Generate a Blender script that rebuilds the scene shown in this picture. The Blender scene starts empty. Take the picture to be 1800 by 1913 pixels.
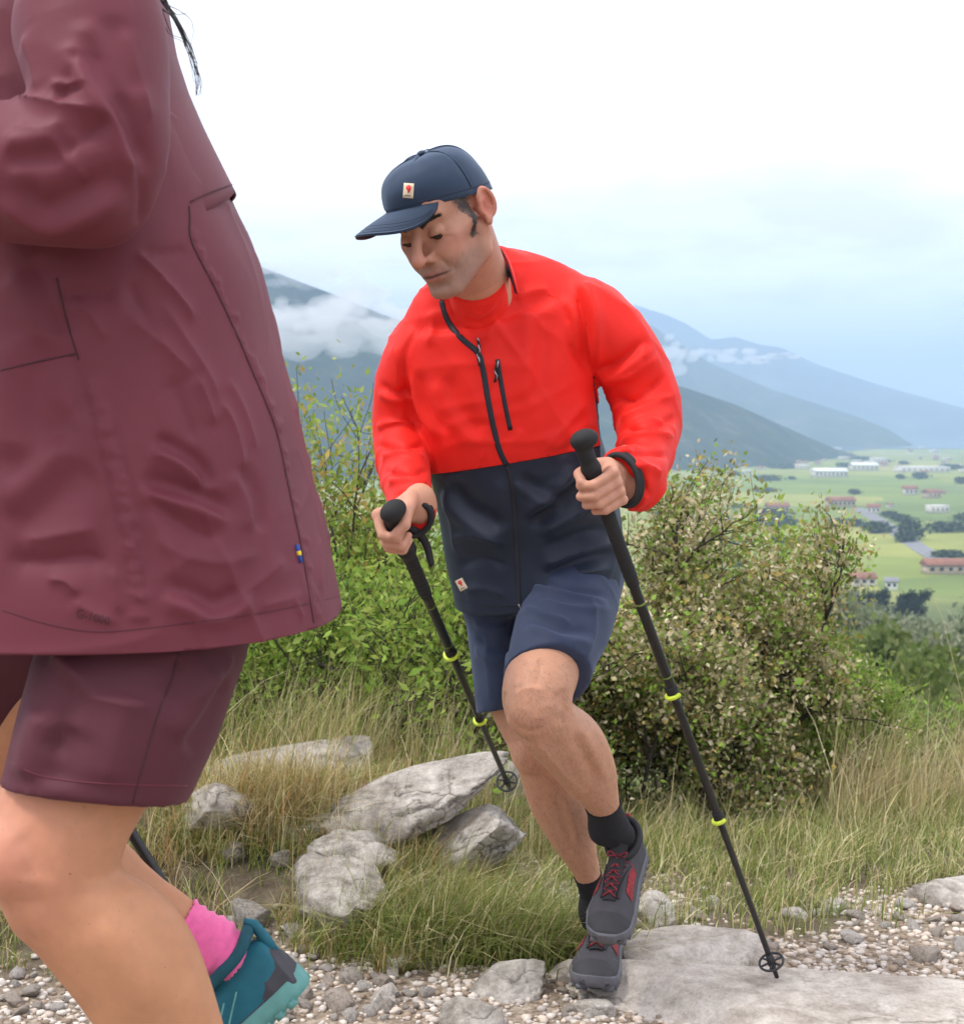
import bpy, bmesh, math, random
import numpy as np
import openvdb
from mathutils import Vector, Matrix, Quaternion
from mathutils.bvhtree import BVHTree

C = bpy.context.scene
COL = C.collection
rng = np.random.default_rng(7)
random.seed(7)

# ------------------------------------------------------------------ camera, world, sun, exposure
CAM = np.array([0.0, 0.0, 1.12])
FPX, CX, CY = 2800.0, 900.0, 956.5
PITCH = math.atan((CY - 790.0) / FPX)
cam_d = bpy.data.cameras.new('camera')
cam = bpy.data.objects.new('camera', cam_d)
COL.objects.link(cam)
cam.location = CAM
cam.rotation_euler = (math.pi / 2 - PITCH, 0, 0)
cam_d.sensor_fit = 'HORIZONTAL'
cam_d.sensor_width = 36
cam_d.lens = 36 * FPX / 1800
cam_d.clip_start = 0.05
cam_d.clip_end = 60000
cam_d.dof.use_dof = True
cam_d.dof.focus_distance = 2.55
cam_d.dof.aperture_fstop = 13.0
C.camera = cam

SUN_EL, SUN_AZ = 60.0, 246.0     # azimuth clockwise from +Y (away from the camera)
world = bpy.data.worlds.new('World')
C.world = world
world.use_nodes = True


def build_world():
    nt = world.node_tree
    nt.nodes.clear()
    N = nt.nodes.new
    out = N('ShaderNodeOutputWorld')
    bg = N('ShaderNodeBackground')
    bg.inputs['Strength'].default_value = 0.082
    sky = N('ShaderNodeTexSky')
    sky.sky_type = 'NISHITA'
    sky.sun_disc = False
    sky.sun_elevation = math.radians(SUN_EL)
    sky.sun_rotation = math.radians(SUN_AZ)
    sky.air_density = 1.0
    sky.dust_density = 1.5
    # broken white overcast: a noise over the sky directions, mapped to a flat cloud layer
    tc = N('ShaderNodeTexCoord')
    sep = N('ShaderNodeSeparateXYZ')
    nt.links.new(tc.outputs['Generated'], sep.inputs[0])
    mx = N('ShaderNodeMath'); mx.operation = 'MAXIMUM'; mx.inputs[1].default_value = 0.0
    nt.links.new(sep.outputs['Z'], mx.inputs[0])
    ad = N('ShaderNodeMath'); ad.operation = 'ADD'; ad.inputs[1].default_value = 0.16
    nt.links.new(mx.outputs[0], ad.inputs[0])
    dx = N('ShaderNodeMath'); dx.operation = 'DIVIDE'
    dy = N('ShaderNodeMath'); dy.operation = 'DIVIDE'
    nt.links.new(sep.outputs['X'], dx.inputs[0]); nt.links.new(ad.outputs[0], dx.inputs[1])
    nt.links.new(sep.outputs['Y'], dy.inputs[0]); nt.links.new(ad.outputs[0], dy.inputs[1])
    cb = N('ShaderNodeCombineXYZ')
    nt.links.new(dx.outputs[0], cb.inputs[0]); nt.links.new(dy.outputs[0], cb.inputs[1])
    cb.inputs[2].default_value = 3.7
    n1 = N('ShaderNodeTexNoise'); n1.inputs['Scale'].default_value = 1.05
    n1.inputs['Detail'].default_value = 7; n1.inputs['Roughness'].default_value = 0.52
    n1.inputs['Distortion'].default_value = 0.25
    nt.links.new(cb.outputs[0], n1.inputs['Vector'])
    r1 = N('ShaderNodeValToRGB')
    e = r1.color_ramp.elements
    e[0].position = 0.34; e[0].color = (0.93, 0.93, 0.93, 1)
    e[1].position = 0.56; e[1].color = (1, 1, 1, 1)
    nt.links.new(n1.outputs['Fac'], r1.inputs['Fac'])
    n2 = N('ShaderNodeTexNoise'); n2.inputs['Scale'].default_value = 1.7
    n2.inputs['Detail'].default_value = 6; n2.inputs['Roughness'].default_value = 0.5
    nt.links.new(cb.outputs[0], n2.inputs['Vector'])
    r2 = N('ShaderNodeValToRGB')
    e = r2.color_ramp.elements
    e[0].position = 0.36; e[0].color = (10.9, 10.1, 11.0, 1)
    e[1].position = 0.55; e[1].color = (15.0, 14.6, 14.9, 1)
    nt.links.new(n2.outputs['Fac'], r2.inputs['Fac'])
    mix = N('ShaderNodeMix'); mix.data_type = 'RGBA'
    nt.links.new(r1.outputs['Color'], mix.inputs['Factor'])
    nt.links.new(sky.outputs[0], mix.inputs['A'])
    nt.links.new(r2.outputs['Color'], mix.inputs['B'])
    nt.links.new(mix.outputs['Result'], bg.inputs['Color'])
    nt.links.new(bg.outputs[0], out.inputs[0])


build_world()
sun_d = bpy.data.lights.new('sun', 'SUN')
sun_d.energy = 1.5
sun_d.angle = math.radians(12)
sun_d.color = (1.0, 0.96, 0.9)
sun = bpy.data.objects.new('sun', sun_d)
COL.objects.link(sun)
_az, _el = math.radians(SUN_AZ), math.radians(SUN_EL)
_sd = Vector((math.sin(_az) * math.cos(_el), math.cos(_az) * math.cos(_el), math.sin(_el)))
sun.rotation_euler = _sd.to_track_quat('Z', 'Y').to_euler()
sun.location = (0, 0, 20)
C.view_settings.view_transform = 'Standard'
C.view_settings.look = 'None'
C.view_settings.exposure = 0.72
C.view_settings.gamma = 1.0
C.view_settings.use_curve_mapping = False
C.cycles.use_denoising = True
C.cycles.volume_bounces = 2
C.cycles.max_bounces = 8
C.cycles.transparent_max_bounces = 12


# ------------------------------------------------------------------ helpers
def P(px, py, Y):
    """a point of the place seen at photograph pixel (px, py), Y metres away from the camera"""
    c, s = math.cos(PITCH), math.sin(PITCH)
    xc, yc = (px - CX) / FPX, (CY - py) / FPX
    d = np.array([xc, c + yc * s, -s + yc * c])
    return CAM + d * (Y / d[1])


def lerp(a, b, t):
    return a + (b - a) * t


def nrm(v):
    v = np.asarray(v, float)
    return v / (np.linalg.norm(v) + 1e-12)


def mesh_from(name, V, F, smooth=True):
    """V (n,3), F (m,k) array of quads or tris or a list of arrays of them"""
    me = bpy.data.meshes.new(name)
    Fs = F if isinstance(F, list) else [F]
    Fs = [np.asarray(f, np.int32) for f in Fs if len(f)]
    V = np.asarray(V, np.float32)
    me.vertices.add(len(V))
    me.vertices.foreach_set('co', V.ravel())
    loops = np.concatenate([f.ravel() for f in Fs])
    sizes = np.concatenate([np.full(len(f), f.shape[1], np.int32) for f in Fs])
    starts = np.concatenate([[0], np.cumsum(sizes)[:-1]]).astype(np.int32)
    me.loops.add(len(loops))
    me.loops.foreach_set('vertex_index', loops)
    me.polygons.add(len(sizes))
    me.polygons.foreach_set('loop_start', starts)
    me.polygons.foreach_set('loop_total', sizes)
    if smooth:
        me.polygons.foreach_set('use_smooth', np.ones(len(sizes), bool))
    me.update(calc_edges=True)
    me.validate()
    return me


def link(name, me, mat=None, parent=None):
    o = bpy.data.objects.new(name, me)
    COL.objects.link(o)
    if mat is not None:
        for m in (mat if isinstance(mat, (list, tuple)) else [mat]):
            me.materials.append(m)
    if parent is not None:
        o.parent = parent
        o.matrix_parent_inverse = Matrix.Translation(-Vector(parent_world(parent)))
    return o


def parent_world(o):
    return o.location if o.type == 'EMPTY' else (0, 0, 0)


def obj(name, V, F, mat, parent=None, smooth=True):
    return link(name, mesh_from(name, V, F, smooth), mat, parent)


def tag(o, label=None, cat=None, group=None, kind=None):
    if label: o['label'] = label
    if cat: o['category'] = cat
    if group: o['group'] = group
    if kind: o['kind'] = kind
    return o


def thing(name, label, cat, loc=(0, 0, 0), group=None):
    o = bpy.data.objects.new(name, None)
    COL.objects.link(o)
    o.location = loc
    o.empty_display_size = 0.1
    return tag(o, label, cat, group)


def set_colors(me, name, col):
    a = me.attributes.new(name, 'FLOAT_COLOR', 'POINT')
    c = np.ones((len(me.vertices), 4), np.float32)
    c[:, :3] = col
    a.data.foreach_set('color', c.ravel())


# ---- smooth noise on points (cheap value noise built of sines)
_ph = np.random.default_rng(3).uniform(0, 6.28, (64, 3))
_dr = np.random.default_rng(4).normal(size=(64, 3))


def snoise(Pts, scale, seed=0, octs=3, rough=0.5):
    X = np.asarray(Pts, float) * scale
    out = np.zeros(len(X)); amp = 1.0; tot = 0
    for o in range(octs):
        s = np.zeros(len(X))
        for k in range(5):
            i = (seed * 7 + o * 5 + k) % 64
            d1 = _dr[i] / np.linalg.norm(_dr[i]); d2 = _dr[(i + 17) % 64] / np.linalg.norm(_dr[(i + 17) % 64])
            a = X @ d1 + _ph[i, 0]
            s += np.sin(a + 1.3 * np.sin(X @ d2 * 0.7 + _ph[i, 1]))
        out += amp * s / 5 * 1.4; tot += amp
        X = X * 2.07 + 3.1; amp *= rough
    return out / tot


# ------------------------------------------------------------------ signed-distance modelling
class Field:
    def __init__(self, lo, hi, vox):
        self.lo = np.asarray(lo, float); self.vox = vox
        self.dim = np.ceil((np.asarray(hi) - self.lo) / vox).astype(int) + 1
        self.big = 0.08
        self.D = np.full(self.dim, self.big, np.float32)

    def _win(self, lo, hi):
        i0 = np.clip(np.floor((np.asarray(lo) - self.lo) / self.vox).astype(int), 0, self.dim - 1)
        i1 = np.clip(np.ceil((np.asarray(hi) - self.lo) / self.vox).astype(int) + 1, 1, self.dim)
        if np.any(i1 <= i0):
            return None
        sl = tuple(slice(a, b) for a, b in zip(i0, i1))
        g = np.meshgrid(*[(np.arange(a, b) * self.vox + l).astype(np.float32) for a, b, l in zip(i0, i1, self.lo)], indexing='ij', sparse=True)
        return sl, g

    def put(self, sl, d, k, carve=False):
        A = self.D[sl]
        if carve:
            d = -d
            h = np.clip(0.5 - 0.5 * (A - d) / k, 0, 1)
            self.D[sl] = A + (d - A) * h + k * h * (1 - h)
        else:
            h = np.clip(0.5 + 0.5 * (A - d) / k, 0, 1)
            self.D[sl] = A + (d - A) * h - k * h * (1 - h)

    def cone(self, a, b, ra, rb, k=0.01, carve=False):
        a = np.asarray(a, float); b = np.asarray(b, float)
        m = max(ra, rb) + k + 0.02
        w = self._win(np.minimum(a, b) - m, np.maximum(a, b) + m)
        if w is None: return
        sl, (X, Y, Z) = w
        ab = b - a; L2 = float(ab @ ab) + 1e-12
        t = np.clip(((X - a[0]) * ab[0] + (Y - a[1]) * ab[1] + (Z - a[2]) * ab[2]) / L2, 0, 1)
        d = np.sqrt((X - a[0] - t * ab[0]) ** 2 + (Y - a[1] - t * ab[1]) ** 2 + (Z - a[2] - t * ab[2]) ** 2) - (ra + (rb - ra) * t)
        self.put(sl, d, k, carve)

    def chain(self, pts, rad, k=0.01, carve=False):
        for i in range(len(pts) - 1):
            self.cone(pts[i], pts[i + 1], rad[i], rad[i + 1], k, carve)

    def ell(self, c, r, R=None, k=0.01, carve=False):
        c = np.asarray(c, float); r = np.asarray(r, float)
        R = np.eye(3) if R is None else np.asarray(R)
        m = r.max() + k + 0.02
        w = self._win(c - m, c + m)
        if w is None: return
        sl, (X, Y, Z) = w
        x, y, z = X - c[0], Y - c[1], Z - c[2]
        u = [x * R[0, i] + y * R[1, i] + z * R[2, i] for i in range(3)]
        k0 = np.sqrt(sum((u[i] / r[i]) ** 2 for i in range(3)))
        k1 = np.sqrt(sum((u[i] / r[i] ** 2) ** 2 for i in range(3))) + 1e-9
        d = k0 * (k0 - 1) / k1
        d = np.where(k0 < 1e-3, -r.min(), d)
        self.put(sl, d.astype(np.float32), k, carve)

    def mesh(self, V, quads, tris, k=0.006, carve=False):
        V = np.asarray(V, float)
        hw = max(4.0, k / self.vox + 3)
        lo, hi = V.min(0) - hw * self.vox - k, V.max(0) + hw * self.vox + k
        i0 = np.maximum(np.floor((lo - self.lo) / self.vox).astype(int), 0)
        i1 = np.minimum(np.ceil((hi - self.lo) / self.vox).astype(int) + 1, self.dim)
        tf = openvdb.createLinearTransform(self.vox)
        tr = [np.asarray(tris, np.uint32)] if len(tris) else []
        g = openvdb.FloatGrid.createLevelSetFromPolygons(
            np.ascontiguousarray(V - self.lo, np.float32),
            triangles=np.asarray(tris, np.uint32) if len(tris) else None,
            quads=np.asarray(quads, np.uint32) if len(quads) else None,
            transform=tf, halfWidth=hw)
        A = np.zeros(i1 - i0, np.float32)
        g.copyToArray(A, ijk=tuple(int(i) for i in i0))
        sl = tuple(slice(a, b) for a, b in zip(i0, i1))
        self.put(sl, A, k, carve)

    def blur(self, n=1):
        for _ in range(n):
            for ax in range(3):
                D = self.D
                s = [slice(None)] * 3; a = list(s); b = list(s); c = list(s)
                a[ax] = slice(0, -2); b[ax] = slice(1, -1); c[ax] = slice(2, None)
                E = D.copy()
                E[tuple(b)] = 0.25 * D[tuple(a)] + 0.5 * D[tuple(b)] + 0.25 * D[tuple(c)]
                self.D = E

    def extract(self):
        w = 3 * self.vox
        g = openvdb.FloatGrid(background=float(w))
        g.copyFromArray(np.clip(self.D, -w, w))
        p, q = g.convertToQuads(0.0)
        q = np.asarray(q, np.int64)
        return np.asarray(p, np.float64) * self.vox + self.lo, q


def big_island(V, Q):
    """keep only the largest connected piece"""
    n = len(V)
    lab = np.arange(n)
    E = np.concatenate([Q[:, [0, 1]], Q[:, [1, 2]], Q[:, [2, 3]], Q[:, [3, 0]]])
    while True:
        m = np.minimum(lab[E[:, 0]], lab[E[:, 1]])
        new = lab.copy()
        np.minimum.at(new, E[:, 0], m); np.minimum.at(new, E[:, 1], m)
        new = new[new]
        if np.array_equal(new, lab): break
        lab = new
    u, c = np.unique(lab, return_counts=True)
    keep = lab == u[c.argmax()]
    idx = np.cumsum(keep) - 1
    Q = Q[keep[Q[:, 0]]]
    return V[keep], idx[Q]


def vnormals(V, Q):
    a = V[Q[:, 2]] - V[Q[:, 0]]; b = V[Q[:, 3 if Q.shape[1] > 3 else 1]] - V[Q[:, 1 if Q.shape[1] > 3 else 0]]
    fn = np.cross(a, b) if Q.shape[1] > 3 else np.cross(V[Q[:, 1]] - V[Q[:, 0]], V[Q[:, 2]] - V[Q[:, 0]])
    N = np.zeros_like(V)
    for ax in range(3):
        for k in range(Q.shape[1]):
            N[:, ax] += np.bincount(Q[:, k], fn[:, ax], len(V))
    return N / (np.linalg.norm(N, axis=1, keepdims=True) + 1e-12)


def quad_edges(Q):
    E = np.concatenate([Q[:, [0, 1]], Q[:, [1, 2]], Q[:, [2, 3]], Q[:, [3, 0]]])
    E.sort(axis=1)
    key = np.unique(E[:, 0].astype(np.int64) * (1 << 32) + E[:, 1])
    return np.stack([key >> 32, key & 0xffffffff], 1)


def relax(V, Q, n=3, lam=0.5):
    E = quad_edges(Q); i, j = E[:, 0], E[:, 1]
    val = np.bincount(np.concatenate([i, j]), minlength=len(V)).astype(float)[:, None]
    V = V.copy()
    for _ in range(n):
        for l in (lam, -lam * 0.96):
            S = np.stack([np.bincount(i, V[j, a], len(V)) + np.bincount(j, V[i, a], len(V)) for a in range(3)], 1)
            V += l * (S / val - V)
    return V


def smooth_scalar(v, Q, n):
    E = quad_edges(Q); i, j = E[:, 0], E[:, 1]
    val = np.bincount(np.concatenate([i, j]), minlength=len(v)).astype(float)
    for _ in range(n):
        v = 0.5 * v + 0.5 * (np.bincount(i, v[j], len(v)) + np.bincount(j, v[i], len(v))) / val
    return v


def bvh_of(V, Q):
    return BVHTree.FromPolygons([tuple(v) for v in V], [tuple(int(i) for i in q) for q in Q])


def drape(bvh, pts, step=0.006):
    """points of the photograph (px, py) dropped on a surface: polyline + normals"""
    out, nor = [], []
    pts = [np.asarray(p, float) for p in pts]
    # catmull-rom through the points
    pp = [2 * pts[0] - pts[1]] + pts + [2 * pts[-1] - pts[-2]]
    dens = []
    for k in range(1, len(pp) - 2):
        n = max(2, int(np.linalg.norm(pp[k + 1] - pp[k]) / 6))
        for t in np.linspace(0, 1, n, endpoint=(k == len(pp) - 3)):
            a, b, c, d = pp[k - 1:k + 3]
            dens.append(0.5 * (2 * b + (c - a) * t + (2 * a - 5 * b + 4 * c - d) * t * t + (3 * b - a - 3 * c + d) * t ** 3))
    for p in dens:
        q = P(p[0], p[1], 1.0)
        d = Vector(q - CAM).normalized()
        h, n, _, _ = bvh.ray_cast(Vector(CAM), d)
        if h is not None:
            if n.dot(d) > 0: n = -n
            out.append(np.array(h)); nor.append(np.array(n))
    return np.array(out), np.array(nor)


FOLD_W, FOLD_H = 0.75, 1.2


def folds(V, Q, strokes):
    """push long soft folds into cloth: (points, width m, height m[, mode]); mode 's' makes a step (ridge beside valley)"""
    bvh = bvh_of(V, Q)
    N = vnormals(V, Q)
    D = np.zeros(len(V))
    for st in strokes:
        pts, w, h = st[0], st[1] * FOLD_W, st[2]
        mode = st[3] if len(st) > 3 else 'r'
        L, LN = drape(bvh, pts)
        if len(L) < 2: continue
        # smooth the line a little so that it does not jump between layers
        lo, hi = L.min(0) - 3.2 * w, L.max(0) + 3.2 * w
        sel = np.where(np.all((V > lo) & (V < hi), axis=1))[0]
        if not len(sel): continue
        X = V[sel]
        best = np.full(len(sel), 1e9); tt = np.zeros(len(sel)); side = np.zeros(len(sel))
        n = len(L) - 1
        for k in range(n):
            a, b = L[k], L[k + 1]
            ab = b - a; l2 = ab @ ab
            if l2 > 0.06 ** 2 or l2 < 1e-12: continue
            t = np.clip((X - a) @ ab / l2, 0, 1)
            r = X - a - t[:, None] * ab
            d = np.einsum('ij,ij->i', r, r)
            m = d < best
            best[m] = d[m]; tt[m] = (k + t[m]) / n
            side[m] = np.sign(r[m] @ np.cross(ab, LN[k]))
        d = np.sqrt(best)
        tap = np.clip(np.minimum(tt, 1 - tt) * 5, 0, 1); tap = tap * tap * (3 - 2 * tap)
        if mode == 'r':
            g = np.exp(-(d / w) ** 1.15)
        elif mode == 's':
            g = side * (d / w) * np.exp(0.5 - 0.5 * (d / w) ** 2)
        else:       # crisp crease
            g = np.exp(-(d / w))
        ok = N[sel] @ nrm(LN.mean(0)) > -0.2
        D[sel] += FOLD_H * h * g * tap * ok
    return V + N * D[:, None]


def creases(V, Q, along, spacing, length, amp, seed, mask=None):
    """crisp long creases running roughly along one direction, as in pressed, stiff cloth"""
    N = vnormals(V, Q); a = nrm(along)
    W = V + .035 * np.stack([snoise(V, 9, seed, 2), snoise(V, 9, seed + 1, 2), snoise(V, 9, seed + 2, 2)], 1)
    s = (W @ a)[:, None] * a
    X = (W - s) / spacing + s / length
    r = 1 - np.abs(snoise(X, 2.2, seed + 3, 1))
    r = np.clip((r - .55) / .45, 0, 1) ** 2
    gate = np.clip(.5 + 1.2 * snoise(V, 7, seed + 6, 2), 0, 1)
    d = amp * r * gate * (1 if mask is None else mask)
    return V + N * (d - amp * .15)[:, None]


def wrinkle(V, Q, grow, iters=120, kb=0.25, kt=0.02, dmax=0.012, seed=0, amp=0.002, nscale=60):
    """let cloth that is a little too long buckle into wrinkles; grow(mid, dir) -> how much longer each edge wants to be"""
    E = quad_edges(Q); i, j = E[:, 0], E[:, 1]
    X0 = V.copy()
    N = vnormals(V, Q)
    d = V[j] - V[i]; L = np.linalg.norm(d, axis=1)
    L = L * (1 + grow(0.5 * (V[i] + V[j]), d / (L[:, None] + 1e-12)))
    val = np.bincount(np.concatenate([i, j]), minlength=len(V)).astype(float)[:, None]
    X = V + N * (amp * snoise(V, nscale, seed, 2))[:, None]
    n = len(V)

    def acc(w3, idx):
        return np.stack([np.bincount(idx, w3[:, a], n) for a in range(3)], 1)
    for it in range(iters):
        d = X[j] - X[i]; l = np.linalg.norm(d, axis=1) + 1e-9
        c = d * (0.5 * (l - L) / l)[:, None]
        X = X + 1.6 * (acc(c, i) - acc(c, j)) / val
        if it % 2 == 0:
            Dp = X - X0
            mean = (acc(Dp[j], i) + acc(Dp[i], j)) / val
            Dp = Dp + kb * (mean - Dp)
            Dp *= (1 - kt)
            m = np.linalg.norm(Dp, axis=1, keepdims=True)
            Dp *= np.minimum(1, dmax / (m + 1e-9))
            X = X0 + Dp
    return X


# ------------------------------------------------------------------ lofts
def loft(stations, n=56, sub=6):
    """stations: (L(px,py), R(px,py), YL, YR, half thickness to the camera, half thickness away, exponent)
    gives a closed tube of superelliptic rings; returns V, quads, tris"""
    S = []
    for st in stations:
        (lx, ly), (rx, ry), yl, yr, tf, tb = st[:6]
        e = st[6] if len(st) > 6 else 2.0
        S.append(np.concatenate([P(lx, ly, yl), P(rx, ry, yr), [tf, tb, e]]))
    return loft_world(S, n, sub)


def loft_world(S, n=56, sub=6):
    S = [np.asarray(s, float) for s in S]
    pp = [2 * S[0] - S[1]] + S + [2 * S[-1] - S[-2]]
    fine = []
    for k in range(1, len(pp) - 2):
        a, b, c, d = pp[k - 1:k + 3]
        for t in np.linspace(0, 1, sub, endpoint=(k == len(pp) - 3)):
            fine.append(0.5 * (2 * b + (c - a) * t + (2 * a - 5 * b + 4 * c - d) * t * t + (3 * b - a - 3 * c + d) * t ** 3))
    fine = np.array(fine)
    Cn = 0.5 * (fine[:, :3] + fine[:, 3:6])
    T = np.gradient(Cn, axis=0)
    th = np.linspace(0, 2 * math.pi, n, endpoint=False)
    V = []
    for k, s in enumerate(fine):
        a = 0.5 * (s[3:6] - s[:3])
        b = np.cross(a, T[k]); b = nrm(b)
        if b @ (CAM - Cn[k]) < 0: b = -b
        e = 2.0 / max(1.2, s[8])
        c, si = np.cos(th), np.sin(th)
        cc = np.sign(c) * np.abs(c) ** e; ss = np.sign(si) * np.abs(si) ** e
        tk = np.where(si > 0, max(0.002, s[6]), max(0.002, s[7]))
        V.append(Cn[k] + cc[:, None] * a + (ss * tk)[:, None] * b)
    m = len(V)
    V = np.concatenate(V)
    i = np.arange(n); j = (i + 1) % n
    Q = np.concatenate([np.stack([k * n + i, k * n + j, (k + 1) * n + j, (k + 1) * n + i], 1) for k in range(m - 1)])
    c0, c1 = len(V), len(V) + 1
    V = np.concatenate([V, [V[:n].mean(0), V[(m - 1) * n:m * n].mean(0)]])
    Tr = np.concatenate([np.stack([np.full(n, c0), j, i], 1), np.stack([np.full(n, c1), (m - 1) * n + i, (m - 1) * n + j], 1)])
    return V, Q, Tr


def tube(pts, rad, n=8, closed=False):
    """round tube along a polyline; rad a number or one per point"""
    pts = np.asarray(pts, float); m = len(pts)
    rad = np.broadcast_to(np.asarray(rad, float), (m,))
    T = np.gradient(pts, axis=0) if not closed else np.roll(pts, -1, 0) - np.roll(pts, 1, 0)
    T /= np.linalg.norm(T, axis=1, keepdims=True) + 1e-12
    u = np.cross(T[0], [0, 0, 1.0]);
    if np.linalg.norm(u) < 0.1: u = np.cross(T[0], [1.0, 0, 0])
    u = nrm(u)
    th = np.linspace(0, 2 * math.pi, n, endpoint=False)
    V = []
    for k in range(m):
        u = nrm(u - T[k] * (u @ T[k])); w = np.cross(T[k], u)
        V.append(pts[k] + rad[k] * (np.cos(th)[:, None] * u + np.sin(th)[:, None] * w))
    V = np.concatenate(V)
    i = np.arange(n); j = (i + 1) % n
    ks = range(m if closed else m - 1)
    Q = np.concatenate([np.stack([k * n + i, k * n + j, ((k + 1) % m) * n + j, ((k + 1) % m) * n + i], 1) for k in ks])
    if closed: return V, Q, np.zeros((0, 3), int)
    c0 = len(V)
    V = np.concatenate([V, [pts[0], pts[-1]]])
    Tr = np.concatenate([np.stack([np.full(n, c0), j, i], 1), np.stack([np.full(n, c0 + 1), (m - 1) * n + i, (m - 1) * n + j], 1)])
    return V, Q, Tr


def merge(parts):
    Vs, Qs, Ts, o = [], [], [], 0
    for V, Q, T in parts:
        Vs.append(V)
        if len(Q): Qs.append(np.asarray(Q) + o)
        if len(T): Ts.append(np.asarray(T) + o)
        o += len(V)
    return np.concatenate(Vs), (np.concatenate(Qs) if Qs else np.zeros((0, 4), int)), (np.concatenate(Ts) if Ts else np.zeros((0, 3), int))


def ribbon(bvh, pts, width, lift=0.001, thick=0.0015, wob=0):
    """a flat band lying on a surface along photograph points; has real thickness"""
    L, N = drape(bvh, pts)
    if len(L) < 3: return None
    for _ in range(3):
        L[1:-1] = 0.25 * L[:-2] + 0.5 * L[1:-1] + 0.25 * L[2:]
        N[1:-1] = 0.25 * N[:-2] + 0.5 * N[1:-1] + 0.25 * N[2:]
    N /= np.linalg.norm(N, axis=1, keepdims=True)
    T = np.gradient(L, axis=0); T /= np.linalg.norm(T, axis=1, keepdims=True) + 1e-12
    B = np.cross(T, N); B /= np.linalg.norm(B, axis=1, keepdims=True) + 1e-12
    w = width / 2
    prof = [(-w, lift - 0.002), (-w, lift + thick * .6), (-w * .5, lift + thick), (w * .5, lift + thick), (w, lift + thick * .6), (w, lift - 0.002)]
    V = np.concatenate([L + B * a + N * h for a, h in prof])
    m = len(L); k = len(prof)
    Q = []
    for a in range(k):
        b = (a + 1) % k
        i = np.arange(m - 1)
        Q.append(np.stack([a * m + i, a * m + i + 1, b * m + i + 1, b * m + i], 1))
    Q = np.concatenate(Q)
    caps = np.array([[0, m, 2 * m, 3 * m], [0, 3 * m, 4 * m, 5 * m], [m - 1, 4 * m - 1, 3 * m - 1, 2 * m - 1], [m - 1, 6 * m - 1, 5 * m - 1, 4 * m - 1]])
    return V, np.concatenate([Q, caps]), np.zeros((0, 3), int)


def add(name, part, mat, parent=None, smooth=True):
    if part is None: return None
    V, Q, T = part
    return obj(name, V, [Q, T], mat, parent, smooth)


def patch(bvh, center, w, h, ang, lift=0.001, thick=0.001, n=6):
    """small rectangular label stitched on a surface at a photograph pixel; w, h in pixels; returns 3D grid function"""
    ca, sa = math.cos(ang), math.sin(ang)
    G = []
    for b in np.linspace(-.5, .5, n):
        for a in np.linspace(-.5, .5, n):
            x, y = a * w, b * h
            p = (center[0] + x * ca - y * sa, center[1] + x * sa + y * ca)
            d = Vector(P(p[0], p[1], 1.0) - CAM).normalized()
            hit, nn, _, _ = bvh.ray_cast(Vector(CAM), d)
            if hit is None: return None
            if nn.dot(d) > 0: nn = -nn
            G.append(np.concatenate([np.array(hit), np.array(nn)]))
    G = np.array(G)
    N = nrm(G[:, 3:].mean(0))
    top = G[:, :3] + N * (lift + thick); bot = G[:, :3] - N * 0.003
    V = np.concatenate([top, bot])
    Q = []
    for b in range(n - 1):
        for a in range(n - 1):
            q = [b * n + a, (b + 1) * n + a, (b + 1) * n + a + 1, b * n + a + 1]
            Q.append(q)
    ring = [a for a in range(n)] + [r * n + n - 1 for r in range(1, n)] + [(n - 1) * n + a for a in range(n - 2, -1, -1)] + [r * n for r in range(n - 2, 0, -1)]
    m = n * n
    for k in range(len(ring)):
        a, b = ring[k], ring[(k + 1) % len(ring)]
        Q.append([a, b, b + m, a + m])
    return (V, np.array(Q), np.zeros((0, 3), int)), (G[:, :3].mean(0) + N * (lift + thick), N, G)


# ------------------------------------------------------------------ materials
def new_mat(name):
    m = bpy.data.materials.new(name)
    m.use_nodes = True
    nt = m.node_tree
    return m, nt, nt.nodes['Principled BSDF'], nt.nodes.new


def mixc(nt, fac, a, b, blend='MIX'):
    x = nt.nodes.new('ShaderNodeMix'); x.data_type = 'RGBA'; x.blend_type = blend
    for k, v in (('Factor', fac), ('A', a), ('B', b)):
        if hasattr(v, 'links') or hasattr(v, 'is_linked'):
            nt.links.new(v, x.inputs[k])
        elif k == 'Factor':
            x.inputs[k].default_value = v
        else:
            x.inputs[k].default_value = (*v, 1) if len(v) == 3 else v
    return x.outputs['Result']


def noise(nt, scale, detail=4, rough=0.5, coord='Object', dist=0.0, stretch=None):
    tc = nt.nodes.new('ShaderNodeTexCoord')
    n = nt.nodes.new('ShaderNodeTexNoise')
    n.inputs['Scale'].default_value = scale
    n.inputs['Detail'].default_value = detail
    n.inputs['Roughness'].default_value = rough
    n.inputs['Distortion'].default_value = dist
    if stretch:
        mp = nt.nodes.new('ShaderNodeMapping'); mp.inputs['Scale'].default_value = stretch
        nt.links.new(tc.outputs[coord], mp.inputs[0]); nt.links.new(mp.outputs[0], n.inputs['Vector'])
    else:
        nt.links.new(tc.outputs[coord], n.inputs['Vector'])
    return n.outputs['Fac']


def ramp(nt, fac, stops):
    r = nt.nodes.new('ShaderNodeValToRGB')
    els = r.color_ramp.elements
    while len(els) < len(stops): els.new(0.5)
    for e, (p, c) in zip(els, stops):
        e.position = p; e.color = (*c, 1) if len(c) == 3 else c
    nt.links.new(fac, r.inputs['Fac'])
    return r.outputs['Color']


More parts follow.
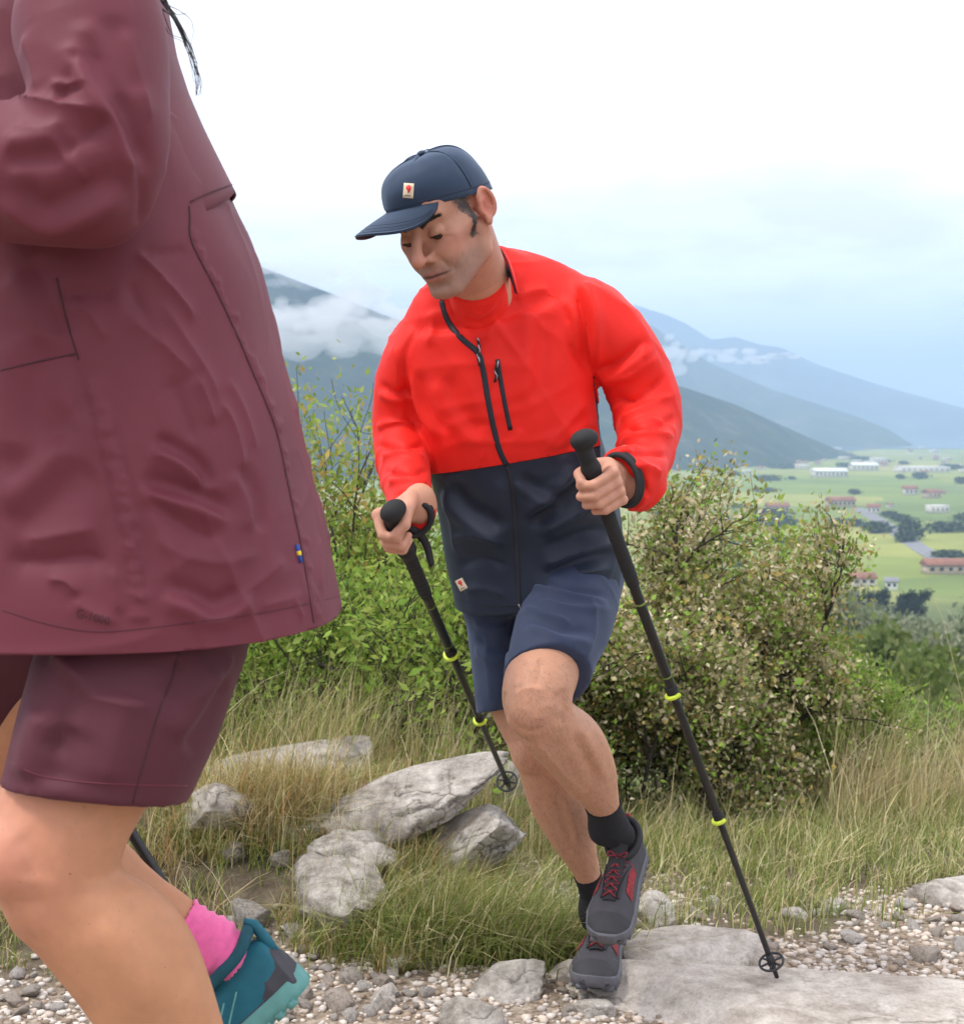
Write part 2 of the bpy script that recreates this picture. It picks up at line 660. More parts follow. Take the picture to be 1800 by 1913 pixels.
def bump(nt, bsdf, height, strength=0.3, dist=0.01):
    b = nt.nodes.new('ShaderNodeBump')
    b.inputs['Strength'].default_value = strength
    b.inputs['Distance'].default_value = dist
    nt.links.new(height, b.inputs['Height'])
    nt.links.new(b.outputs[0], bsdf.inputs['Normal'])
    return b


def plain(name, col, rough=0.6, metal=0.0, spec=0.5, var=0.12, vscale=40, bumpy=0.0, bscale=400, sheen=0.0):
    m, nt, b, N = new_mat(name)
    f = noise(nt, vscale, 5, 0.55)
    c0 = tuple(max(0, c * (1 - var)) for c in col); c1 = tuple(min(1, c * (1 + var)) for c in col)
    nt.links.new(ramp(nt, f, [(0.3, c0), (0.7, c1)]), b.inputs['Base Color'])
    b.inputs['Roughness'].default_value = rough
    b.inputs['Metallic'].default_value = metal
    b.inputs['Specular IOR Level'].default_value = spec
    if sheen: b.inputs['Sheen Weight'].default_value = sheen
    if bumpy: bump(nt, b, noise(nt, bscale, 3, 0.6), bumpy, 0.002)
    return m


def fabric(name, col, rough=0.6, spec=0.35, sheen=0.15, tint=None, weave=900, wb=0.12, crumple=(9, 2.0)):
    """woven technical cloth: fine weave relief, slight fading"""
    m, nt, b, N = new_mat(name)
    f = noise(nt, 9, 5, 0.6)
    c0 = tuple(c * 0.92 for c in col); c1 = tuple(min(1, c * 1.08) for c in col)
    nt.links.new(ramp(nt, f, [(0.3, c0), (0.7, c1)]), b.inputs['Base Color'])
    b.inputs['Roughness'].default_value = rough
    b.inputs['Specular IOR Level'].default_value = spec
    b.inputs['Sheen Weight'].default_value = sheen
    b.inputs['Sheen Roughness'].default_value = 0.5
    if tint: b.inputs['Sheen Tint'].default_value = (*tint, 1)
    h1 = noise(nt, weave, 2, 0.5)
    tcw = N('ShaderNodeTexCoord'); rg = N('ShaderNodeTexNoise'); rg.noise_type = 'RIDGED_MULTIFRACTAL'
    rg.inputs['Scale'].default_value = crumple[0]; rg.inputs['Detail'].default_value = 3; rg.inputs['Roughness'].default_value = .45; rg.inputs['Distortion'].default_value = 1.2
    nt.links.new(tcw.outputs['Object'], rg.inputs['Vector'])
    cm = N('ShaderNodeMath'); cm.operation = 'MULTIPLY_ADD'; cm.inputs[1].default_value = crumple[1]
    nt.links.new(rg.outputs['Fac'], cm.inputs[0]); nt.links.new(noise(nt, 70, 4, 0.55), cm.inputs[2])
    h2 = cm.outputs[0]
    ad = N('ShaderNodeMath'); ad.operation = 'MULTIPLY_ADD'
    nt.links.new(h2, ad.inputs[0]); ad.inputs[1].default_value = 1.4; nt.links.new(h1, ad.inputs[2])
    bump(nt, b, ad.outputs[0], wb, 0.0016)
    return m
# ------------------------------------------------------------------ skin
def skin_mat(name):
    m, nt, b, N = new_mat(name)
    at = N('ShaderNodeAttribute'); at.attribute_name = 'tone'
    f = noise(nt, 60, 5, 0.6)
    mot = ramp(nt, f, [(0.3, (0.94, 0.93, 0.93)), (0.7, (1.05, 1.04, 1.03))])
    col = mixc(nt, 1.0, at.outputs['Color'], mot, 'MULTIPLY')
    f3 = noise(nt, 14, 3, 0.5)
    col = mixc(nt, 1.0, col, ramp(nt, f3, [(0.3, (0.98, 0.965, 0.965)), (0.7, (1.02, 1.03, 1.03))]), 'MULTIPLY')
    nt.links.new(col, b.inputs['Base Color'])
    b.inputs['Roughness'].default_value = 0.55
    b.inputs['Specular IOR Level'].default_value = 0.33
    b.inputs['Subsurface Weight'].default_value = 0.18
    b.inputs['Subsurface Radius'].default_value = (0.012, 0.005, 0.003)
    b.inputs['Subsurface Scale'].default_value = 0.5
    bump(nt, b, noise(nt, 420, 3, 0.6), 0.10, 0.001)
    return m


def hand(F, O, ex, ey, ez, wrist_to, s=1.0, rw=0.027, k=0.0035):
    """a fist closed round a bar through O along ez; index finger and thumb towards +ez; returns nail spots"""
    def W(p): return O + s * (p[0] * ex + p[1] * ey + p[2] * ez)
    zf = [0.030, 0.0100, -0.0100, -0.0285]
    ln = [0.98, 1.08, 1.02, 0.84]
    rr = [0.0092, 0.0096, 0.0090, 0.0080]
    wr = np.array([0.031, -0.080, -0.016])
    nails = []
    for i in range(4):
        q = ln[i]
        K = np.array([0.0355, 0.009, zf[i] * 1.02])
        A = np.array([-0.0035, 0.0325, zf[i] - 0.002]); A = K + (A - K) * q
        B = A + (np.array([-0.0245, -0.0145, -0.001])) * q
        T = B + (np.array([0.0065, -0.0205, 0.0])) * q
        r = rr[i]
        mid = 0.5 * (K + A) + np.array([0.001, 0.002, 0])
        F.chain([W(K), W(mid), W(A)], [s * r * 1.14, s * r * 0.98, s * r * 1.02], k * 0.5)
        F.chain([W(A), W(0.5 * (A + B)), W(B)], [s * r * 1.0, s * r * .93, s * r * .94], k * 0.6)
        F.chain([W(B), W(T)], [s * r * .93, s * r * .82], k * 0.6)
        F.ell(W(K + np.array([0.002, 0.002, 0])), np.array([1.12, 1.12, 1.12]) * s * r, None, k)      # knuckle
        m0 = wr + np.array([0.0, 0, zf[i] * 0.45])
        F.cone(W(K + np.array([-.001, -.004, 0])), W(m0), s * r * 1.12, s * 0.0135, 0.006)
        nails.append((W(T), W(B)))
    # palm and ball of the thumb
    F.cone(W([0.024, -0.01, 0.018]), W([0.024, -0.06, 0.0]), s * 0.013, s * 0.017, 0.01)
    F.cone(W([0.024, -0.01, -0.020]), W([0.024, -0.06, -0.016]), s * 0.012, s * 0.017, 0.01)
    c0, c1, c2, c3 = [0.024, -0.058, 0.016], [-0.001, -0.034, 0.037], [-0.0245, -0.006, 0.040], [-0.0225, 0.020, 0.035]
    F.cone(W(c0), W(c1), s * 0.0165, s * 0.0125, 0.008)
    F.chain([W(c1), W(c2)], [s * 0.0118, s * 0.0105], 0.004)
    F.chain([W(c2), W(c3)], [s * 0.0106, s * 0.0088], 0.003)
    F.cone(W(wr), wrist_to, s * rw, s * rw * 1.08, 0.014)
    F.ell(W(wr * np.array([1, .9, 1])), np.array([.021, .026, .021]) * s * 1.05, None, 0.012)
    return nails + [(W(c3), W(c2))]


def frame_from(ez, toward, mirror):
    """hand axes from the bar direction and the direction (world) in which the knuckles point"""
    ez = nrm(ez); ey = nrm(np.asarray(toward) - ez * (ez @ np.asarray(toward)))
    ex = np.cross(ey, ez)
    return (-ex if mirror else ex), ey, ez


# ------------------------------------------------------------------ shoe (local: x lateral, y to the toe, z up)
def shoe(parent, M, cols, half_w=0.052, length=0.30, laces=True, low=False):
    """M: 4x4 numpy matrix; cols: dict of materials upper, sole, rand, lace, panel, tongue, mid"""
    def W(P3):
        P3 = np.atleast_2d(P3)
        return P3 @ M[:3, :3].T + M[:3, 3]
    ys = np.array([-0.092, -0.086, -0.06, -0.02, 0.03, 0.08, 0.125, 0.165, 0.192, 0.205]) * length / 0.30
    wl = np.array([0.016, 0.030, 0.037, 0.037, 0.039, 0.047, 0.051, 0.046, 0.032, 0.014]) * half_w / 0.052
    hh = np.array([0.060, 0.088, 0.098, 0.094, 0.088, 0.076, 0.060, 0.050, 0.041, 0.030])
    ofs = np.array([0, 0, 0, 0, 0.002, 0.004, 0.004, 0.001, -0.003, -0.005])
    n = 40
    th = np.linspace(0, 2 * math.pi, n, endpoint=False)

    def body(scale_w, z0, hsc, ys_, wl_, hh_, ofs_, e=2.6):
        yf = np.interp(np.linspace(0, 1, 40), np.linspace(0, 1, len(ys_)), ys_)
        V = []
        for y in yf:
            w = np.interp(y, ys_, wl_) * scale_w; h = np.interp(y, ys_, hh_) * hsc; o = np.interp(y, ys_, ofs_)
            c, s = np.cos(th), np.sin(th)
            x = np.sign(c) * np.abs(c) ** (2 / e) * w
            z = np.where(s > 0, np.abs(s) ** (2 / 1.9) * (h - z0 - 0.012), -np.abs(s) ** (2 / 5) * 0.012) + z0 + 0.012
            # narrower towards the instep
            x = x * (1 - np.interp(y, [-.03, .05], [.07, .34]) * np.clip((z - 0.03) / 0.07, 0, 1))
            V.append(np.stack([x + o, np.full(n, y), z], 1))
        m = len(V); V = np.concatenate(V)
        i = np.arange(n); j = (i + 1) % n
        Q = np.concatenate([np.stack([k * n + i, k * n + j, (k + 1) * n + j, (k + 1) * n + i], 1) for k in range(m - 1)])
        V = np.concatenate([V, [V[:n].mean(0), V[-n:].mean(0)]])
        T = np.concatenate([np.stack([np.full(n, m * n), j, i], 1), np.stack([np.full(n, m * n + 1), (m - 1) * n + i, (m - 1) * n + j], 1)])
        return V, Q, T
    V, Q, T = body(1.0, 0.016, 1.0, ys, wl, hh, ofs)
    up = obj('shoe', W(V), [Q, T], cols['upper'], parent)
    # rand round the toe and heel, slightly proud
    V, Q, T = body(1.035, 0.012, 0.40, ys + np.sign(ys - .05) * 0.0025, wl, np.maximum(hh, .06), ofs, 2.8)
    obj('rand', W(V), [Q, T], cols['rand'], up)
    if 'cup' in cols:
        yy = np.r_[ys[0] - .003, ys[1] - .002, ys[2], -0.045]
        V, Q, T = body(1.05, 0.014, 1.0, yy, np.interp(np.r_[ys[0], ys[1], ys[2], -0.045], ys, wl), np.array([.058, .074, .070, .045]), np.zeros(4))
        obj('heel_cup', W(V), [Q, T], cols['cup'], up)
    V, Q, T = body(1.03, 0.014, 1.04, np.r_[0.150, ys[-3:] + 0.002] * 1.0, np.interp(np.r_[0.150, ys[-3:]], ys, wl), np.interp(np.r_[0.150, ys[-3:]], ys, hh) * 0.98, np.interp(np.r_[0.150, ys[-3:]], ys, ofs))
    obj('toe_cap', W(V), [Q, T], cols['rand'], up)
    # outsole with lugs
    oy = np.linspace(ys[0] - 0.004, ys[-1] + 0.004, 44)
    ow = np.interp(oy, ys, wl) * 1.06 + 0.002
    oo = np.interp(oy, ys, ofs)
    ring = np.concatenate([np.stack([oo + ow, oy], 1), np.stack([oo - ow, oy], 1)[::-1]])
    zt = lambda y: 0.006 + 0.10 * np.clip((y - 0.14) / 0.10, 0, 1) ** 2 * 0.35
    nr = len(ring)
    layers = []
    for z, sc in ((0.0, .97), (0.012, 1.02), (0.022, 1.0), (0.026, .95)):
        layers.append(np.stack([ring[:, 0] * sc, ring[:, 1], z + zt(ring[:, 1]) - 0.006], 1))
    V = np.concatenate(layers)
    i = np.arange(nr); j = (i + 1) % nr
    Q = np.concatenate([np.stack([k * nr + i, k * nr + j, (k + 1) * nr + j, (k + 1) * nr + i], 1) for k in range(3)])
    h = nr // 2
    ii = np.arange(h - 1)
    Q = np.concatenate([Q, np.stack([ii, ii + 1, nr - 2 - ii, nr - 1 - ii], 1)[:, ::-1], np.stack([ii, ii + 1, nr - 2 - ii, nr - 1 - ii], 1) + 3 * nr])
    parts = [(V, Q, np.zeros((0, 3), int))]
    for k in range(4, 42, 3):
        for sx in (-1, 1):
            c = np.array([oo[k] + sx * ow[k] * 0.72, oy[k], zt(oy[k]) - 0.006])
            bx = np.array([[a, b, d] for d in (-0.005, 0.004) for b in (-0.006, 0.006) for a in (-0.012, 0.012)]) + c
            parts.append((bx, np.array([[0, 2, 3, 1], [4, 5, 7, 6], [0, 1, 5, 4], [1, 3, 7, 5], [3, 2, 6, 7], [2, 0, 4, 6]]), np.zeros((0, 3), int)))
    V, Q, T = merge(parts)
    obj('sole', W(V), [Q, T], cols['sole'], up, smooth=False)
    # padded collar round the ankle
    a = np.linspace(0, 2 * math.pi, 36, endpoint=False)
    cw, cl = 0.035, 0.053
    col = np.stack([cw * np.cos(a), -0.030 + cl * np.sin(a), 0.094 + 0.012 * np.cos(2 * a) * 0 + np.where(np.sin(a) < 0, 0.014 * np.abs(np.sin(a)) ** 3, -0.006 * np.sin(a))], 1)
    V, Q, T = tube(col, 0.0085, 10, closed=True)
    obj('collar', W(V), [Q, T], cols['tongue'], up)
    # heel tab
    hb = np.array([[0, -0.088, 0.06], [0, -0.091, 0.085], [0, -0.093, 0.108], [0, -0.086, 0.120]])
    V, Q, T = tube(hb, [.007, .008, .007, .004], 10)
    obj('heel_tab', W(V), [Q, T], cols['panel'], up)

    def top(y, x, lift=0.0):
        w = np.interp(y, ys, wl); hgt = np.interp(y, ys, hh); o = np.interp(y, ys, ofs)
        # height of the upper at lateral x
        zz = np.linspace(0, 1, 60)
        best = None
        s = zz; c = np.sqrt(np.clip(1 - s * s, 0, 1))
        xs = np.abs(c) ** (2 / 2.6) * w
        z = s ** (2 / 1.9) * (hgt - 0.028) + 0.028
        xs = xs * (1 - 0.34 * np.clip((z - 0.03) / 0.07, 0, 1))
        zv = np.interp(-abs(x), -xs, z)
        return np.array([x + o, y, zv + lift])
    # tongue
    tl = np.array([top(y, 0, 0.003 + 0.012 * max(0, (0.05 - y) / 0.05)) for y in np.linspace(0.125, 0.015, 12)])
    tl = np.concatenate([tl, [tl[-1] + [0, -0.010, 0.014]]])
    parts = []
    for k in range(len(tl) - 1): pass
    wv = np.linspace(0.014, 0.021, len(tl))
    V = np.concatenate([tl + np.array([1, 0, 0]) * wv[:, None] * f + np.array([0, 0, g]) for f, g in ((-1, -.004), (-1, 0.0), (-.4, .003), (.4, .003), (1, 0.0), (1, -.004))])
    m = len(tl)
    Q = np.concatenate([np.stack([a_ * m + np.arange(m - 1), a_ * m + np.arange(m - 1) + 1, (a_ + 1) % 6 * m + np.arange(m - 1) + 1, (a_ + 1) % 6 * m + np.arange(m - 1)], 1) for a_ in range(6)])
    obj('tongue', W(V), Q, cols['tongue'], up)
    if laces:
        yl = np.linspace(0.118, 0.022, 7)
        wl_ = np.linspace(0.014, 0.023, 7)
        for s in (-1, 1):           # eyelet bands
            band = np.array([top(y, s * (w + 0.004), 0.0015) for y, w in zip(yl, wl_)])
            V, Q, T = tube(band, 0.0036, 8)
            obj('eyelet_band', W(V), [Q, T], cols['rand'], up)
        for s in (-1, 1):
            pts = []
            for k in range(7):
                x = s * wl_[k] * (1 if k % 2 == 0 else -1)
                pts.append(top(yl[k], x, 0.0055))
                if k < 6: pts.append(np.array([0, 0, 0.0045]) + 0.5 * (top(yl[k], 0, .006) + top(yl[k + 1], 0, .006)))
            V, Q, T = tube(np.array(pts), 0.0021, 6)
            obj('lace', W(V), [Q, T], cols['lace'], up)
        for s in (-1, 1):
            loop = [top(0.02, 0, .011) + np.array([s * 0.022 * math.sin(t), 0.010 * math.sin(t * 2) + 0.012 * t / 3, 0.006 * math.sin(t)]) for t in np.linspace(0, 3.0, 14)]
            V, Q, T = tube(np.array(loop), 0.0018, 6)
            obj('lace', W(V), [Q, T], cols['lace'], up)
    # coloured mesh panels on the quarters
    for s in (-1, 1):
        gy = np.linspace(0.015, 0.095, 9); gu = np.linspace(0.36, 0.82, 6)
        G = []
        for y in gy:
            w = np.interp(y, ys, wl)
            for u in gu:
                x = s * w * (1.0 - 0.55 * u ** 2.2) * 0.98
                G.append(top(y + 0.02 * (0.8 - u), x, 0.0))
        G = np.array(G)
        c0 = np.array([0, 0.05, 0.03])
        G2 = G.copy(); G2[:, 0] += s * 0.0016; G2[:, 2] += 0.0012
        V = np.concatenate([G2, G - np.array([s * 0.003, 0, 0])])
        a_, b_ = len(gy), len(gu)
        Q = [[r * b_ + c, r * b_ + c + 1, (r + 1) * b_ + c + 1, (r + 1) * b_ + c] for r in range(a_ - 1) for c in range(b_ - 1)]
        obj('side_panel', W(V[:a_ * b_]), np.array(Q), cols['panel'], up)
    return up


def shoe_matrix(heel, toe, up, length=0.29):
    y = nrm(np.asarray(toe) - np.asarray(heel))
    z = nrm(np.asarray(up) - y * (y @ np.asarray(up)))
    x = np.cross(y, z)
    M = np.eye(4)
    M[:3, 0], M[:3, 1], M[:3, 2] = x, y, z
    s = np.linalg.norm(np.asarray(toe) - np.asarray(heel)) / length
    M[:3, :3] *= s
    M[:3, 3] = np.asarray(heel) + y * 0.09 * s
    return M


# ------------------------------------------------------------------ materials for the hikers
M_skin = skin_mat('skin')
M_red = fabric('red_nylon', (0.80, 0.018, 0.010), rough=0.6, sheen=0.04, spec=0.25)
M_tee = fabric('red_cotton', (0.82, 0.021, 0.011), rough=0.8, sheen=0.1, spec=0.2)
M_navy = fabric('navy_nylon', (0.012, 0.021, 0.040), rough=0.5, sheen=0.12, tint=(.6, .7, 1))
M_short = fabric('slate_blue_stretch', (0.026, 0.040, 0.082), rough=0.7, sheen=0.2, tint=(.6, .7, 1))
M_cap = fabric('navy_cotton', (0.020, 0.040, 0.075), rough=0.75, sheen=0.3, tint=(.6, .75, 1))
M_black = plain('black_webbing', (0.012, 0.012, 0.014), 0.7)
M_foam = plain('black_foam_grip', (0.014, 0.014, 0.015), 0.75, bumpy=0.2, bscale=700)
M_carbon = plain('black_shaft_paint', (0.010, 0.011, 0.011), 0.32)
M_lime = plain('lime_plastic', (0.62, 0.78, 0.05), 0.4)
M_zip = plain('zip_tape', (0.010, 0.013, 0.022), 0.6, bumpy=0.3, bscale=500)
M_steel = plain('zip_metal', (0.45, 0.45, 0.47), 0.3, 0.9)
M_cream = plain('cream_patch', (0.78, 0.66, 0.46), 0.8, var=.05)
M_fox = plain('red_print', (0.78, 0.05, 0.05), 0.7, var=.03)
M_sock = plain('black_knit', (0.010, 0.010, 0.012), 0.9, bumpy=0.3, bscale=500)
M_blue = plain('blue_knit', (0.06, 0.17, 0.62), 0.8)
M_hair = plain('dark_hair', (0.012, 0.010, 0.009), 0.45, var=.3)
M_grey_hair = plain('greying_hair', (0.085, 0.072, 0.068), 0.55, var=.35, vscale=300)
M_plum = fabric('plum_cotton_poly', (0.150, 0.0300, 0.0440), rough=0.60, sheen=0.04, tint=(1, .7, .8), spec=.30, weave=1200)
M_plum_dark = plain('plum_thread', (0.055, 0.014, 0.020), 0.8)
M_plum_short = fabric('plum_stretch', (0.092, 0.020, 0.031), rough=0.7, sheen=0.05, tint=(1, .7, .85), weave=1500)
M_pink = plain('pink_knit', (0.92, 0.155, 0.40), 0.9, bumpy=0.5, bscale=260, var=.08, vscale=90, sheen=.3)
M_shoe_grey = plain('grey_suede', (0.052, 0.050, 0.058), 0.8, bumpy=0.25, bscale=300)
M_shoe_dark = plain('dark_rubber', (0.030, 0.030, 0.034), 0.7, bumpy=0.2, bscale=200)
M_shoe_red = plain('red_mesh', (0.26, 0.020, 0.026), 0.8, bumpy=0.5, bscale=400, var=.55, vscale=240)
M_lace_red = plain('red_black_lace', (0.20, 0.014, 0.026), 0.8, var=.7, vscale=160)
M_teal = plain('teal_mesh', (0.010, 0.135, 0.185), 0.7, bumpy=0.25, bscale=500)
M_teal_lt = plain('pale_teal_rubber', (0.13, 0.35, 0.32), 0.65)
M_cool_grey = plain('cool_grey_rubber', (0.11, 0.11, 0.125), 0.6)
def head_shape(F, H, R, hs):
    E = lambda c, r, k=0.012, carve=False, rot=None: F.ell(H(c), np.array(r) * hs, R if rot is None else R @ rot, k, carve)
    K = lambda a, b, ra, rb, k=0.01, carve=False: F.cone(H(a), H(b), ra * hs, rb * hs, k, carve)
    # ---- head
    E((0, -0.016, 0.036), (0.0735, 0.094, 0.071), 0.01)
    E((0, 0.036, 0.038), (0.060, 0.050, 0.052), 0.03)
    E((0, 0.028, -0.040), (0.056, 0.060, 0.074), 0.03)
    E((0, 0.052, -0.075), (0.043, 0.036, 0.036), 0.02)
    for s in (-1, 1):
        K((s * 0.060, -0.008, -0.040), (s * 0.054, 0.006, -0.076), 0.015, 0.014, 0.02)
        K((s * 0.054, 0.006, -0.076), (s * 0.022, 0.074, -0.107), 0.015, 0.014, 0.018)
        K((s * 0.048, 0.058, -0.018), (s * 0.062, 0.020, -0.012), 0.016, 0.012, 0.02)
        K((s * 0.046, 0.068, 0.026), (s * 0.016, 0.084, 0.022), 0.009, 0.009, 0.012)
        E((s * 0.030, 0.066, -0.045), (0.022, 0.020, 0.024), 0.02)
    E((0, 0.082, -0.108), (0.022, 0.015, 0.014), 0.014)
    for s in (-1, 1):           # eye sockets, lids
        E((s * 0.033, 0.101, 0.000), (0.021, 0.016, 0.013), 0.012, True)
        E((s * 0.032, 0.0755, -0.001), (0.0155, 0.0135, 0.0125), 0.003)
        # nearly closed lids: crease above, slit and bag below
        lid = [(s * 0.0185, 0.0855, -0.0055), (s * 0.026, 0.0895, -0.0062), (s * 0.034, 0.0885, -0.0070), (s * 0.043, 0.0815, -0.0065)]
        for a, b in zip(lid[:-1], lid[1:]): K(a, b, 0.0011, 0.0011, 0.0015, True)
        cre = [(s * 0.020, 0.0875, 0.0062), (s * 0.030, 0.0890, 0.0082), (s * 0.044, 0.0805, 0.0040)]
        for a, b in zip(cre[:-1], cre[1:]): K(a, b, 0.0012, 0.001, 0.003, True)
        bag = [(s * 0.018, 0.0850, -0.0130), (s * 0.030, 0.0850, -0.0165), (s * 0.043, 0.0780, -0.0135)]
        for a, b in zip(bag[:-1], bag[1:]): K(a, b, 0.0010, 0.001, 0.005, True)
    # nose
    K((0, 0.0880, 0.014), (0, 0.0985, -0.004), 0.0085, 0.0085, 0.010)
    K((0, 0.0985, -0.004), (0, 0.1165, -0.030), 0.0085, 0.0100, 0.007)
    E((0, 0.1160, -0.0345), (0.0112, 0.0115, 0.0100), 0.006)
    for s in (-1, 1):
        E((s * 0.0135, 0.0985, -0.0385), (0.0078, 0.0110, 0.0085), 0.006)
        E((s * 0.0075, 0.1035, -0.0475), (0.0038, 0.0050, 0.0035), 0.003, True)
        K((s * 0.0205, 0.0965, -0.034), (s * 0.0195, 0.092, -0.045), 0.001, 0.001, 0.004, True)
        K((s * 0.021, 0.0945, -0.038), (s * 0.0345, 0.082, -0.072), 0.0032, 0.0022, 0.008, True)
    # mouth
    E((0, 0.078, -0.070), (0.030, 0.020, 0.022), 0.014)
    ml = [(-0.026, 0.0875, -0.0722), (-0.013, 0.0965, -0.0705), (0, 0.0990, -0.0712), (0.013, 0.0965, -0.0705), (0.026, 0.0875, -0.0722)]
    for a, b, r1, r2 in zip(ml[:-1], ml[1:], (.0022, .0042, .0042, .0042), (.0042, .0042, .0042, .0022)):
        K(np.array(a) + [0, -.0012, .0045], np.array(b) + [0, -.0012, .0045], r1, r2, 0.004)
        K(np.array(a) + [0, -.002, -.0050], np.array(b) + [0, -.002, -.0050], r1 * 1.15, r2 * 1.15, 0.004)
    for a, b in zip(ml[:-1], ml[1:]):
        K(np.array(a) + [0, .0035, 0], np.array(b) + [0, .0035, 0], 0.0016, 0.0016, 0.002, True)
    K((-0.014, 0.0965, -0.0905), (0.014, 0.0965, -0.0905), 0.004, 0.004, 0.010, True)
    # ears
    for s in (-1, 1):
        c = np.array([s * 0.0785, -0.012, -0.004])
        ring = []
        for t in np.linspace(-0.9, 3.7, 12):
            ring.append(c + np.array([s * (0.008 + 0.006 * math.cos(t)), -0.0175 * math.cos(t) * -1 * -1 - 0.004, 0.030 * math.sin(t) + 0.004]))
        ring = [c + np.array([s * (0.004 + 0.010 * max(0, -math.cos(t))), 0.0145 * math.cos(t) - 0.005, 0.026 * math.sin(t) + 0.003]) for t in np.linspace(0.25, 4.6, 14)]
        F.ell(H(c + [s * 0.004, -0.006, 0.003]), np.array([0.0055, 0.0200, 0.0280]) * hs, R, 0.004)
        F.ell(H(c + [-s * 0.004, -0.004, 0.001]), np.array([0.010, 0.015, 0.026]) * hs, R, 0.006)
        F.chain([H(p + np.array([s * .001, 0, 0])) for p in ring], [0.0046 * hs] * 8 + [0.0044 * hs] * 6, 0.0025)
        F.ell(H(c + [s * 0.004, 0.002, -0.027]), np.array([0.0055, 0.0085, 0.010]) * hs, R, 0.005)
        F.ell(H(c + [s * 0.0100, 0.000, -0.005]), np.array([0.0085, 0.0085, 0.0130]) * hs, R, 0.003, True)
        F.cone(H(c + [s * 0.0105, -0.011, 0.020]), H(c + [s * 0.010, -0.013, 0.000]), 0.0030, 0.0032, 0.004, True)
        F.ell(H(c + [s * 0.0005, 0.011, -0.004]), np.array([0.004, 0.004, 0.006]) * hs, R, 0.004)
    return ml


# ================================================================== the man
man = thing('person', 'man in navy cap and red and navy jacket striding with two trekking poles', 'person', P(1110, 1835, 2.98))


